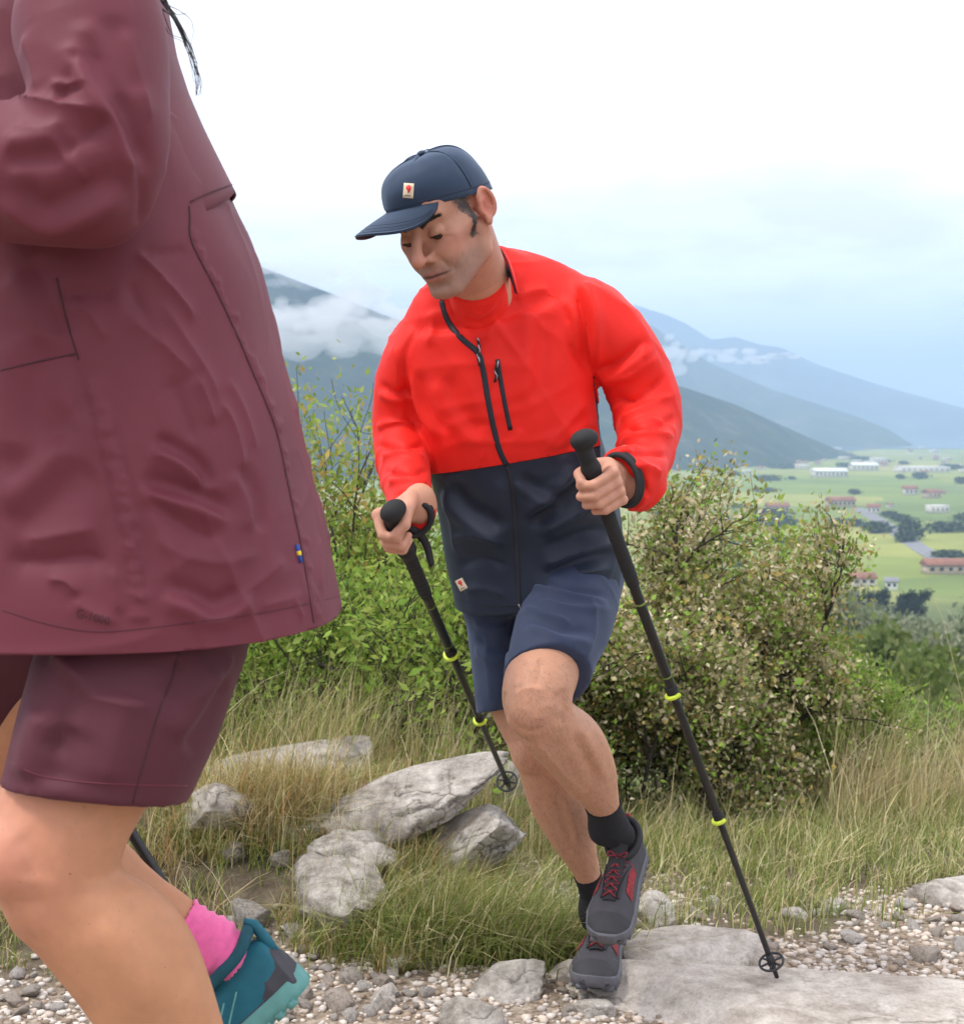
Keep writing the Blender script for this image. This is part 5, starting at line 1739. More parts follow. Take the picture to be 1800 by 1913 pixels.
    V = folds(V, q, [
        ([(95, 1215), (130, 1245), (170, 1300)], .014, .008), ([(140, 1290), (200, 1310), (300, 1320)], .012, .005), ([(110, 1340), (85, 1400), (70, 1470)], .025, .008, 's'),
        ([(140, 1260), (115, 1340), (90, 1420)], .02, -.007), ([(420, 1250), (380, 1330), (330, 1400)], .02, .006, 's'), ([(250, 1290), (220, 1370), (200, 1480)], .03, .005),
        ([(440, 1215), (400, 1270), (330, 1320)], .014, .005), ([(330, 1230), (330, 1270), (310, 1310)], .014, -.005)])
    V = creases(V, q, (.5, 0, -.85), .08, .3, .004, 27)
    so = obj('shorts', V, q, M_plum_short, woman)
    sb = bvh_of(V, q)
    add('side_seam', ribbon(sb, [(335, 1215), (320, 1270), (300, 1320), (275, 1400), (248, 1500)], .0022, .0003, .0006), M_plum_dark, so)
    add('hem_stitch', ribbon(sb, [(24, 1425), (70, 1448), (140, 1460), (250, 1466), (350, 1468)], .0012, .0003, .0006), M_plum, so)

    # ---- jacket
    F = Field((-.86, 1.36, .80), (0.02, 2.30, 1.80), .0036)
    torso = [((92, -135), (205, -125), 1.80, 1.80, .06, .06), ((25, -88), (268, -72), 1.80, 1.80, .14, .14), ((-20, -10), (301, 0), 1.79, 1.79, .185, .185), ((-50, 90), (317, 90), 1.79, 1.79, .20, .20, 2.2),
             ((-62, 165), (340, 165), 1.79, 1.79, .205, .205, 2.2), ((-72, 230), (366, 230), 1.79, 1.79, .21, .21, 2.2), ((-82, 360), (424, 360), 1.79, 1.79, .21, .21, 2.3), ((-90, 500), (487, 500), 1.79, 1.79, .215, .215, 2.3),
             ((-100, 640), (521, 640), 1.79, 1.79, .22, .22, 2.3), ((-110, 760), (554, 760), 1.79, 1.79, .225, .225, 2.3), ((-115, 880), (581, 880), 1.79, 1.79, .23, .23, 2.3), ((-120, 990), (609, 990), 1.79, 1.79, .235, .235, 2.3),
             ((-125, 1080), (628, 1080), 1.79, 1.79, .24, .24, 2.3), ((-128, 1150), (640, 1139), 1.79, 1.79, .242, .242, 2.3), ((-130, 1195), (647, 1184), 1.79, 1.79, .243, .243, 2.3)]
    F.mesh(*loft(torso, 96, 6))
    arm_st = [((70, -75), (285, -70), 1.60, 1.60, .085, .10), ((42, -10), (303, -5), 1.56, 1.56, .080, .09), ((22, 60), (318, 80), 1.535, 1.535, .078, .085), ((36, 130), (320, 175), 1.52, 1.52, .076, .085),
              ((46, 168), (318, 285), 1.51, 1.51, .074, .080), ((52, 182), (282, 400), 1.505, 1.505, .073, .078), ((48, 184), (215, 462), 1.505, 1.505, .072, .076), ((5, 184), (110, 466), 1.505, 1.505, .070, .074),
              ((-75, 182), (-40, 450), 1.505, 1.505, .066, .07), ((-160, 190), (-140, 420), 1.50, 1.50, .056, .06), ((-215, 225), (-205, 375), 1.50, 1.50, .042, .042)]
    F.mesh(*loft(arm_st, 72, 6), k=.010)
    F.mesh(*loft([((60, -60), (240, -60), 2.02, 2.02, .08, .08), ((20, 150), (220, 180), 2.06, 2.06, .075, .075), ((-40, 330), (160, 460), 2.08, 2.08, .07, .07), ((-150, 420), (-10, 600), 2.09, 2.09, .06, .06), ((-220, 540), (-150, 660), 2.10, 2.10, .042, .042)], 40, 5), k=.02)
    F.cone(H((0, -.03, -.05)), nb, .058, .06, .004, True)
    F.blur(1)
    V, q = F.extract(); V, q = big_island(V, q); V = relax(V, q, 2)
    st = list(WOMAN_FOLDS)
    # drawcord channel: two rows of little gathers down the side
    ch = [(172, 720), (183, 760), (198, 820), (214, 880), (228, 930), (238, 980), (248, 1030), (256, 1090), (263, 1150)]
    g = np.random.default_rng(12)
    cx_ = np.interp(np.linspace(0, 1, 36), np.linspace(0, 1, len(ch)), [c[0] for c in ch]); cy_ = np.interp(np.linspace(0, 1, 36), np.linspace(0, 1, len(ch)), [c[1] for c in ch])
    for x, y in zip(cx_, cy_):
        a, b = g.uniform(14, 26), g.uniform(14, 26)
        st.append(([(x - a, y + g.uniform(-5, 5)), (x, y + g.uniform(-4, 4)), (x + b, y + g.uniform(-5, 5))], .0064, g.uniform(.0028, .0052)))
    for dx in (-20, 20):
        st.append(([(c[0] + dx, c[1]) for c in ch], .006, -.0035))
    # puckers along the long back seam
    sm = SEAM_BACK
    tt = np.linspace(.15, .98, 40)
    for x, y in zip(np.interp(tt, np.linspace(0, 1, len(sm)), [c[0] for c in sm]), np.interp(tt, np.linspace(0, 1, len(sm)), [c[1] for c in sm])):
        l = g.uniform(10, 26)
        st.append(([(x + 3, y), (x + l * .6, y + g.uniform(-2, 8)), (x + l, y + g.uniform(0, 12))], .0056, g.uniform(.0016, .0040)))
    FOLD_W, FOLD_H = .66, .66
    V = folds(V, q, st)
    FOLD_W, FOLD_H = .75, 1.2

    def dseg(X, a, b):
        ab = b - a; t = np.clip((X - a) @ ab / (ab @ ab), 0, 1)
        return np.linalg.norm(X - a - t[:, None] * ab, axis=1)

    da_ = np.minimum(dseg(V, sh_n, el_n), dseg(V, el_n, wr_n)); arm_m = np.clip(1 - (da_ - .085) / .03, 0, 1)
    V = creases(V, q, (.45, 0, -.9), .075, .38, .0065, 21, 1 - arm_m)
    V = creases(V, q, (.75, 0, .1), .05, .26, .0035, 31, 1 - arm_m)
    V = creases(V, q, (.9, 0, -.25), .055, .22, .0070, 25, arm_m)
    jb = bvh_of(V, q)
    bm = bmesh.new(); me = mesh_from('tmp', V, q); bm.from_mesh(me); bpy.data.meshes.remove(me)
    hb_ = P(640, 1140, 1.79); hn_ = nrm(np.cross(P(-128, 1152, 1.79) - hb_, P(260, 1222, 1.55) - hb_)); hn_ = -hn_ if hn_[2] > 0 else hn_
    bmesh.ops.bisect_plane(bm, geom=bm.verts[:] + bm.edges[:] + bm.faces[:], plane_co=hb_, plane_no=hn_, clear_outer=True, dist=1e-5)
    me = bpy.data.meshes.new('jacket'); bm.to_mesh(me); bm.free()
    for p_ in me.polygons: p_.use_smooth = True
    jk = link('jacket', me, M_plum, woman)
    md = jk.modifiers.new('thickness', 'SOLIDIFY'); md.thickness = .003; md.offset = -1
    add('back_seam', ribbon(jb, SEAM_BACK, .0022, .0002, .0007), M_plum_dark, jk)
    for pts in ([(106, 520), (120, 580), (134, 630), (147, 672)], [(2, 692), (60, 678), (110, 667), (145, 660)]):
        add('pocket_seam', ribbon(jb, pts, .0020, .0002, .0006), M_plum_dark, jk)
    for pts in ([(632, 1114), (578, 1127), (476, 1147), (293, 1171), (183, 1180), (90, 1166), (5, 1140)],):
        add('stitch_line', ribbon(jb, pts, .0011, .0002, .0005), M_plum_short, jk)
    # back flap hanging free over the yoke
    nth, nr = 40, 22
    rows = []
    for s in np.linspace(0, 1, nr):
        row = []
        for th in np.linspace(.74, -1.1, nth):
            y = lerp(-50, lerp(356, 442, max(0, th) / .74), s)
            lx = np.interp(y, [-135, -88, -10, 90, 165, 230, 360, 500], [92, 25, -20, -50, -62, -72, -82, -90]); rx = np.interp(y, [-125, -72, 0, 90, 165, 230, 360, 500], [205, 268, 301, 317, 340, 366, 424, 487])
            tk = np.interp(y, [-135, -88, -10, 90, 165, 360], [.06, .14, .185, .20, .205, .21])
            Lp, Rp = P(lx, y, 1.79), P(rx, y, 1.79); C0 = .5 * (Lp + Rp); A = .5 * (Rp - Lp)
            e = 2 / 2.2; c_, s_ = math.cos(th), math.sin(th)
            fl = 1 + .012 + .030 * s ** 2
            p = C0 + A * (abs(c_) ** e) * fl + np.array([0, -1, 0]) * math.copysign(abs(s_) ** e, s_) * tk * (1.006 + .012 * s)
            p = p + np.array([.004, 0, 0]) * math.sin(th * 5 + 1) * s
            row.append(p)
        rows.append(row)
    A = np.array(rows).reshape(-1, 3)
    Qs = np.array([[r * nth + c, r * nth + c + 1, (r + 1) * nth + c + 1, (r + 1) * nth + c] for r in range(nr - 1) for c in range(nth - 1)])
    A = folds(A, Qs, [([(330, 120), (345, 200), (358, 300)], .010, .003, 's'), ([(350, 180), (380, 270), (400, 350)], .02, .003)])
    fo = obj('back_flap', A, Qs, M_plum, woman)
    md = fo.modifiers.new('thickness', 'SOLIDIFY'); md.thickness = .003; md.offset = 1
    fb = bvh_of(A, Qs)
    add('stitch_line', ribbon(fb, [(354, 378), (385, 362), (436, 344)], .0011, .003, .0006), M_plum_short, fo)
    # folded blue and yellow loop label in the seam
    add('loop_label', ribbon(jb, [(553, 1018), (556, 1034), (561, 1051)], .0055, .0012, .002), M_label_blue, jk)
    add('loop_label_stripe', ribbon(jb, [(555.2, 1030), (556, 1034), (557, 1038)], .0056, .0022, .0016), M_label_yellow, jk)
    # embossed lettering near the hem
    letters('G-1000', jb, (140, 1153), (203, 1169), .0115, M_plum_dark_print, jk)
    # long hair: cap over the head and loose strands falling over the back
    F = Field(h0 - .22, h0 + .24, .004)
    F.ell(H((0, -.028, .045)), np.array((.085, .103, .092)) * hs, R, .01)
    F.cone(H((0, -.075, .01)), P(255, -120, 1.80), .06, .045, .03)
    F.ell(H((0, .085, -.03)), np.array((.07, .06, .085)) * hs, R, .01, True)
    V_, q_ = F.extract(); V_, q_ = big_island(V_, q_)
    V_ = V_ + vnormals(V_, q_) * (.003 * np.sin(np.arctan2(V_[:, 1] - h0[1], V_[:, 0] - h0[0]) * 60))[:, None]
    hr = obj('hair', V_, q_, M_hair, woman)
    parts = []
    base = [[(262, -130), (292, -40), (322, 28), (350, 82), (368, 140), (366, 178)], [(262, -130), (288, -50), (318, 20), (340, 60), (358, 105), (371, 150), (370, 176)], [(268, -130), (296, -30), (330, 40), (356, 95), (371, 142)],
            [(262, -120), (290, -20), (316, 18), (338, 50), (352, 84), (362, 120)], [(270, -120), (302, -10), (335, 20), (355, 35), (361, 60), (357, 84)], [(258, -120), (285, -20), (308, 50), (322, 66), (345, 78), (360, 110)], [(262, -100), (292, 0), (320, 30), (332, 52), (352, 100), (363, 150)],
            [(265, -120), (298, -20), (326, 22), (345, 24), (352, 18)], [(264, -110), (297, 0), (320, 62), (340, 70), (352, 92), (362, 128)], [(264, -110), (292, -8), (312, 20), (330, 34), (344, 58), (352, 76)]]
    g = np.random.default_rng(3)
    for k, b_ in enumerate(base):
        for c in range(3 if k < 4 else 1):
            L = np.array([P(x + g.normal() * (1 if i else 6) * (1 + (k < 4) * i * .5), y + g.normal() * 2, 1.74 + .02 * math.sin(k * 2.1 + i)) for i, (x, y) in enumerate(b_)])
            tt_ = np.linspace(0, len(L) - 1, 40); pp = np.concatenate([[2 * L[0] - L[1]], L, [2 * L[-1] - L[-2]]]); S = []
            for t in tt_:
                i = min(int(t), len(L) - 2); f = t - i; a, b, c_, d = pp[i:i + 4]
                S.append(.5 * (2 * b + (c_ - a) * f + (2 * a - 5 * b + 4 * c_ - d) * f * f + (3 * b - a - 3 * c_ + d) * f ** 3))
            parts.append(tube(np.array(S), np.linspace(.0011 if k < 4 else .0006, .00025, 40), 5))
    V_, q_, t_ = merge(parts); obj('hair_strands', V_, [q_, t_], M_hair, hr)
    return ptop, ptip


SEAM_BACK = [(353, 385), (355, 410), (357, 450), (403, 541), (446, 633), (474, 700), (498, 756), (518, 812), (540, 915), (561, 1015), (574, 1090), (586, 1164)]
WOMAN_FOLDS = [
    # sleeve
    ([(139, 60), (172, 140), (215, 205), (249, 285), (285, 345)], .016, .012, 's'), ([(110, 285), (175, 245), (212, 222)], .016, -.013), ([(0, 188), (60, 183), (121, 194), (212, 214)], .012, .010),
    ([(100, 178), (128, 168), (165, 160)], .008, -.012), ([(85, 160), (110, 155), (170, 158)], .006, .006), ([(0, 345), (73, 408), (139, 392), (241, 337)], .020, .012, 's'), ([(0, 280), (48, 278), (121, 270)], .014, -.008, 's'),
    ([(40, 60), (60, 120), (70, 175)], .018, .007), ([(180, 20), (210, 110), (250, 190)], .02, .006, 's'), ([(230, 40), (262, 140), (290, 240)], .014, .006), ([(255, 300), (270, 360), (265, 430)], .014, -.008), ([(140, 90), (135, 130), (120, 160)], .012, -.008),
    ([(150, 240), (140, 300), (170, 350)], .014, .006), ([(20, 230), (70, 240), (130, 225)], .014, .007),
    # body, upper
    ([(256, 468), (300, 515), (335, 555), (372, 606)], .012, .011), ([(262, 470), (330, 470), (350, 455)], .008, -.006), ([(234, 585), (290, 630), (335, 675), (370, 705)], .014, .010), ([(100, 560), (150, 545), (227, 549)], .014, -.009),
    ([(130, 555), (170, 590), (200, 640)], .010, .006), ([(300, 560), (345, 630), (390, 700), (415, 760)], .013, .008), ([(240, 520), (260, 570), (300, 640)], .014, -.007), ([(30, 490), (70, 560), (100, 640)], .02, .007, 's'),
    ([(366, 700), (388, 750), (405, 800)], .010, .009), ([(406, 740), (440, 800), (462, 900)], .010, .008), ([(425, 700), (460, 770), (485, 850)], .010, .005), ([(320, 700), (350, 780), (370, 830)], .014, -.007),
    # body, lower
    ([(278, 828), (330, 850), (370, 880), (388, 920)], .011, .011, 's'), ([(254, 905), (330, 925), (400, 950), (445, 972)], .013, .012, 's'), ([(262, 915), (320, 965), (372, 998), (430, 1006)], .014, -.010), ([(280, 1000), (350, 1040), (420, 1050), (500, 1030)], .018, .008),
    ([(300, 1100), (360, 1125), (410, 1142), (480, 1100)], .014, .010, 's'), ([(430, 1120), (480, 1090), (540, 1040)], .014, .007), ([(0, 1046), (80, 1050), (150, 1042), (215, 1050)], .022, -.016), ([(80, 1082), (112, 1082), (134, 1095), (142, 1118)], .009, .011),
    ([(150, 840), (90, 900), (0, 980)], .028, .010, 's'), ([(140, 760), (60, 850), (0, 900)], .03, -.010), ([(30, 1010), (110, 1000), (190, 985)], .018, .009), ([(210, 1060), (216, 1110), (225, 1150)], .008, .006), ([(130, 1120), (180, 1150), (225, 1165)], .012, .006),
    ([(440, 870), (470, 930), (480, 1000)], .014, .007, 's'), ([(480, 1135), (540, 1120), (575, 1105)], .010, .005), ([(550, 1120), (562, 1140), (570, 1160)], .006, .005), ([(600, 1000), (600, 1060), (598, 1110)], .010, .005),
    ([(90, 560), (140, 700), (160, 800)], .03, -.012), ([(60, 620), (40, 760), (60, 860)], .03, .010, 's'),
]
M_cool_dark = plain('grey_rubber', (0.050, 0.050, 0.060), 0.6)
M_teal_dark = plain('dark_teal_lining', (0.010, 0.085, 0.115), 0.8)
M_label_blue = plain('blue_label', (0.025, 0.07, 0.32), .7, var=.03)
M_label_yellow = plain('yellow_label', (0.85, 0.62, 0.05), .7, var=.03)
M_plum_dark_print = plain('plum_print', (0.055, 0.014, 0.020), .7, var=.03)


def letters(text, bvh, a, b, size, mat, parent):
    """lettering lying on a cloth surface from photograph point a to b"""
    cu = bpy.data.curves.new('lettering', 'FONT'); cu.body = text; cu.size = 1.0; cu.extrude = 0.0; cu.resolution_u = 2
    ob = bpy.data.objects.new('lettering', cu); COL.objects.link(ob)
    dg = bpy.context.evaluated_depsgraph_get()
    me = bpy.data.meshes.new_from_object(ob.evaluated_get(dg))
    bpy.data.objects.remove(ob)
    co = np.array([v.co for v in me.vertices]); w = co[:, 0].max(); h = co[:, 1].max()
    ang = math.atan2(b[1] - a[1], b[0] - a[0]); L = math.hypot(b[0] - a[0], b[1] - a[1])
    new = []
    for c in co:
        u = c[0] / w * L; v = -c[1] / h * 17
        px, py = a[0] + u * math.cos(ang) - v * math.sin(ang), a[1] + u * math.sin(ang) + v * math.cos(ang)
        hit, nn, _, _ = bvh.ray_cast(Vector(CAM), Vector(P(px, py, 1) - CAM).normalized())
        new.append(np.array(hit) - nrm(P(px, py, 1) - CAM) * .0009)
    for v, c in zip(me.vertices, new): v.co = c
    return link('lettering', me, mat, parent)


def build_woman_pole(ptop, ptip):
    trekking_pole('dark trekking pole behind the bare calf of the woman, above her pink sock', ptop, ptip, np.array([-.4, -.9, 0]), (1150, 1560 + 400))
# ================================================================== terrain
def sstep(a, b, x):
    t = np.clip((np.asarray(x, float) - a) / (b - a), 0, 1)   # also runs downwards when b < a
    return t * t * (3 - 2 * t)


FALL_D = np.array([0, 6.2, 8, 12, 30, 60, 100, 200, 350, 520, 700, 20000.])
FALL_Z = np.array([0, 0, -.55, -2.6, -7.0, -12.5, -18.5, -32., -48., -59., -61., -61.])


def ground_h(x, y):
    x = np.asarray(x, float); y = np.asarray(y, float)
    X = np.stack([x, y, np.zeros_like(x)], -1).reshape(-1, 3)
    n1 = snoise(X, 3.1, 1, 3).reshape(x.shape); n2 = snoise(X, 14.0, 2, 3).reshape(x.shape)
    nearw = np.exp(-np.maximum(0, y - 7) / 6)
    b = np.clip(y - 3.2, 0, 3.2)
    z = -0.075 * b - 0.018 * b * b
    bank = sstep(3.12, 3.80, y + 0.12 * n1) * (1 - sstep(-0.28, 0.28, x + .10 * n1 - .05 * (y - 3.5))) * (1 - 0.75 * sstep(4.6, 6.5, y))
    z = z + 0.28 * bank
    z = z + 0.22 * (1 - sstep(1.7, 2.75, y)) * (1 - sstep(-0.5, 0.15, x)) * (y > -6)
    z = z + (0.016 * n1 + 0.006 * n2) * nearw
    far = np.interp(y - 0.25 * np.clip(-x, 0, 3), FALL_D, FALL_Z)
    z = z + far + np.clip(y / 60, 0, 1) * (1 - sstep(380, 520, y)) * 2.2 * snoise(X, .055, 4, 2).reshape(x.shape)
    # behind the camera the trail climbs gently
    z = z + 0.10 * np.clip(-y - 1, 0, 30)
    return z


def build_ground():
    ang = np.concatenate([np.radians(np.linspace(-180, -36, 30, endpoint=False)), np.radians(np.linspace(-36, 36, 400, endpoint=False)), np.radians(np.linspace(36, 180, 30, endpoint=False))])
    rad = np.concatenate([[0.05], np.geomspace(.5, 8, 270), np.geomspace(8.2, 15000, 190)])
    A, Rr = np.meshgrid(ang, rad)
    x = Rr * np.sin(A); y = Rr * np.cos(A)
    z = ground_h(x, y)
    m, n = A.shape
    V = np.stack([x, y, z], -1).reshape(-1, 3)
    i = np.arange(n); j = (i + 1) % n
    Q = np.concatenate([np.stack([k * n + i, k * n + j, (k + 1) * n + j, (k + 1) * n + i], 1) for k in range(m - 1)])
    me = mesh_from('ground', V, Q[:, ::-1])
    # where trail, soil, hillside and fields lie (which stuff the ground is made of)
    kind = np.zeros((len(V), 3), np.float32)
    kind[:, 0] = trail_mask(V[:, 0], V[:, 1])
    kind[:, 1] = sstep(7, 16, V[:, 1])
    kind[:, 2] = sstep(430, 520, V[:, 1] + 30 * snoise(V, .02, 3, 2))
    set_colors(me, 'zone', kind)
    m_, nt, b, N = new_mat('ground_cover')
    at = N('ShaderNodeAttribute'); at.attribute_name = 'zone'
    sp = N('ShaderNodeSeparateColor'); nt.links.new(at.outputs['Color'], sp.inputs[0])
    soil = ramp(nt, noise(nt, 22, 8, .65), [(.3, (.055, .042, .028)), (.5, (.115, .092, .062)), (.7, (.20, .165, .12))])
    grit = ramp(nt, noise(nt, 55, 8, .7), [(.32, (.13, .098, .068)), (.48, (.30, .24, .18)), (.62, (.48, .405, .325)), (.8, (.60, .53, .45))])
    hill = ramp(nt, noise(nt, .5, 8, .65), [(.3, (.06, .085, .028)), (.55, (.12, .155, .05)), (.75, (.20, .21, .09))])
    tc = N('ShaderNodeTexCoord'); mp = N('ShaderNodeMapping'); mp.inputs['Scale'].default_value = (.0075, .0050, 0); mp.inputs['Rotation'].default_value = (0, 0, .35)
    nt.links.new(tc.outputs['Object'], mp.inputs[0])
    vo = N('ShaderNodeTexVoronoi'); vo.distance = 'CHEBYCHEV'; vo.inputs['Scale'].default_value = 1.0; nt.links.new(mp.outputs[0], vo.inputs['Vector'])
    s2 = N('ShaderNodeSeparateColor'); nt.links.new(vo.outputs['Color'], s2.inputs[0])
    fld = ramp(nt, s2.outputs[0], [(0, (.17, .24, .045)), (.25, (.24, .29, .060)), (.5, (.32, .33, .085)), (.75, (.16, .22, .055)), (1, (.36, .34, .13))])
    rows = N('ShaderNodeTexWave'); rows.inputs['Scale'].default_value = .12; rows.inputs['Distortion'].default_value = .6; nt.links.new(tc.outputs['Object'], rows.inputs['Vector'])
    fld = mixc(nt, 1.0, fld, ramp(nt, rows.outputs['Fac'], [(0, (.82, .82, .82)), (1, (1.1, 1.1, 1.1))]), 'MULTIPLY')
    fld = mixc(nt, 1.0, fld, ramp(nt, noise(nt, .012, 6, .6), [(.3, (.7, .75, .7)), (.7, (1.2, 1.15, 1.1))]), 'MULTIPLY')
    c = mixc(nt, sp.outputs[0], soil, grit)
    c = mixc(nt, sp.outputs[1], c, hill)
    c = mixc(nt, sp.outputs[2], c, fld)
    nt.links.new(c, b.inputs['Base Color']); b.inputs['Roughness'].default_value = .95; b.inputs['Specular IOR Level'].default_value = .15
    bump(nt, b, noise(nt, 90, 8, .7), .8, .008)
    g = link('ground', me, m_)
    tag(g, kind='structure')
    return g


def trail_mask(x, y):
    X = np.stack([x, y, 0 * x], -1)
    n = .10 * snoise(X, 4.0, 6, 3)
    a = 1 - sstep(3.05, 3.42, y + n + -.02 + .24 * sstep(-.35, -.95, x) - .10 * sstep(.3, .9, x))
    c = np.exp(-((x - .30) / .30) ** 2 - ((y - 3.75) / .35) ** 2) * .75
    c2 = sstep(.75, 1.0, x) * (1 - sstep(3.75, 4.0, y + n)) * .8
    return np.clip(np.maximum(np.maximum(a, c), c2), 0, 1)


# ------------------------------------------------------------------ rocks
def limestone(name, c0=(.33, .315, .29), c1=(.52, .50, .465), c2=(.20, .19, .175), lichen=True, scale=1.0):
    m, nt, b, N = new_mat(name)
    f = noise(nt, 9 * scale, 9, .66)
    base = ramp(nt, f, [(.30, c2), (.46, c0), (.66, c1)])
    f2 = noise(nt, 38 * scale, 6, .7)
    base = mixc(nt, 1.0, base, ramp(nt, noise(nt, 170 * scale, 5, .7), [(.3, (.80, .79, .78)), (.5, (1, 1, 1)), (.7, (1.12, 1.12, 1.11))]), 'MULTIPLY')
    base = mixc(nt, 1.0, base, ramp(nt, f2, [(.3, (.72, .70, .68)), (.55, (1, 1, 1)), (.75, (1.14, 1.13, 1.12))]), 'MULTIPLY')
    if lichen:
        f3 = noise(nt, 14 * scale, 5, .6, dist=.6)
        base = mixc(nt, ramp(nt, f3, [(.60, (0, 0, 0)), (.68, (.75, .75, .75))]), base, (.075, .075, .065))
        f4 = noise(nt, 6 * scale, 6, .62, dist=.3)
        base = mixc(nt, ramp(nt, f4, [(.64, (0, 0, 0)), (.70, (.6, .6, .6))]), base, (.17, .16, .055))
    nt.links.new(base, b.inputs['Base Color'])
    b.inputs['Roughness'].default_value = .9; b.inputs['Specular IOR Level'].default_value = .2
    v = N('ShaderNodeTexVoronoi'); v.feature = 'DISTANCE_TO_EDGE'; v.inputs['Scale'].default_value = 5 * scale
    tc = N('ShaderNodeTexCoord')
    nz = N('ShaderNodeTexNoise'); nz.inputs['Scale'].default_value = 8 * scale; nz.inputs['Detail'].default_value = 5
    nt.links.new(tc.outputs['Object'], nz.inputs['Vector'])
    mxv = mixc(nt, .25, tc.outputs['Object'], nz.outputs['Color']); nt.links.new(mxv, v.inputs['Vector'])
    crk = ramp(nt, v.outputs['Distance'], [(0.0, (.42, .40, .38)), (.018, (.85, .84, .83)), (.05, (1, 1, 1))])
    nt.links.new(mixc(nt, ramp(nt, noise(nt, 3 * scale, 3, .5), [(.42, (0, 0, 0)), (.58, (1, 1, 1))]), base, mixc(nt, 1.0, base, crk, 'MULTIPLY')), b.inputs['Base Color'])
    cr = N('ShaderNodeMath'); cr.operation = 'MINIMUM'; cr.inputs[1].default_value = .05; nt.links.new(v.outputs['Distance'], cr.inputs[0])
    h = N('ShaderNodeMath'); h.operation = 'MULTIPLY_ADD'; nt.links.new(cr.outputs[0], h.inputs[0]); h.inputs[1].default_value = 7; nt.links.new(noise(nt, 60 * scale, 8, .72), h.inputs[2])
    bump(nt, b, h.outputs[0], .8, .012)
    return m


def rock_mesh(size, seed, sub=4, cuts=9, rough=.16, layers=0.0, boxy=.5):
    g = np.random.default_rng(seed)
    bm = bmesh.new(); bmesh.ops.create_icosphere(bm, subdivisions=sub, radius=1.0)
    V = np.array([v.co for v in bm.verts]); F = np.array([[v.index for v in f.verts] for f in bm.faces]); bm.free()
    V = np.sign(V) * np.abs(V) ** boxy if boxy < 1 else V
    V /= np.abs(V).max(0)
    for _ in range(cuts):
        n = nrm(g.normal(size=3) * np.array([1, 1, .8])); d = g.uniform(.55, .85)
        s = V @ n
        V = V - np.clip(s - d, 0, None)[:, None] * n * .92
    V = V + nrm_rows(V) * (rough * .5 * snoise(V + seed, 2.4, seed, 4, .55))[:, None] + nrm_rows(V) * (rough * .22 * np.abs(snoise(V - seed, 7, seed + 3, 3, .6)))[:, None] - nrm_rows(V) * (rough * .35 * np.clip(1 - np.abs(snoise(V, 3.2, seed + 5, 2)) * 6, 0, 1))[:, None]
    if layers:
        s = V[:, 2] * 5 + .35 * V[:, 0] + .5 * snoise(V, 2, seed + 9, 2)
        V[:, :2] *= (1 - layers * (np.abs((s % 1) - .5) * 2) ** 5)[:, None]
    return V * np.asarray(size), F


def nrm_rows(V):
    return V / (np.linalg.norm(V, axis=1, keepdims=True) + 1e-9)


def rotz(V, a):
    c, s = math.cos(a), math.sin(a)
    return V @ np.array([[c, s, 0], [-s, c, 0], [0, 0, 1]])


def on_ground(px, py):
    d = P(px, py, 1.0) - CAM
    ys = np.geomspace(2.2, 9, 500)
    X = CAM[0] + d[0] * ys; Z = CAM[2] + d[2] * ys
    k = np.argmax(Z <= ground_h(X, ys))
    return np.array([X[k], ys[k], float(ground_h(X[k:k + 1], ys[k:k + 1])[0])])


def boulder(px, py, Y, size, seed, label, mat, rot=0.0, tilt=0.0, sub=5, cuts=9, rough=.16, layers=0.0, boxy=.6, sink=.36, fixed=False):
    """py is the row of the rock's middle"""
    V, F = rock_mesh(size, seed, sub, cuts, rough, layers, boxy)
    c, s = math.cos(tilt), math.sin(tilt)
    V = V @ np.array([[c, 0, -s], [0, 1, 0], [s, 0, c]])
    V = rotz(V, rot)
    p = P(px, py, Y) if fixed else on_ground(px, py + 12) + np.array([0, 0, size[2] * (1 - 2 * sink)])
    me = mesh_from('rock', V, F)
    o = link('rock', me, mat); o.location = p
    return tag(o, label, 'rock')


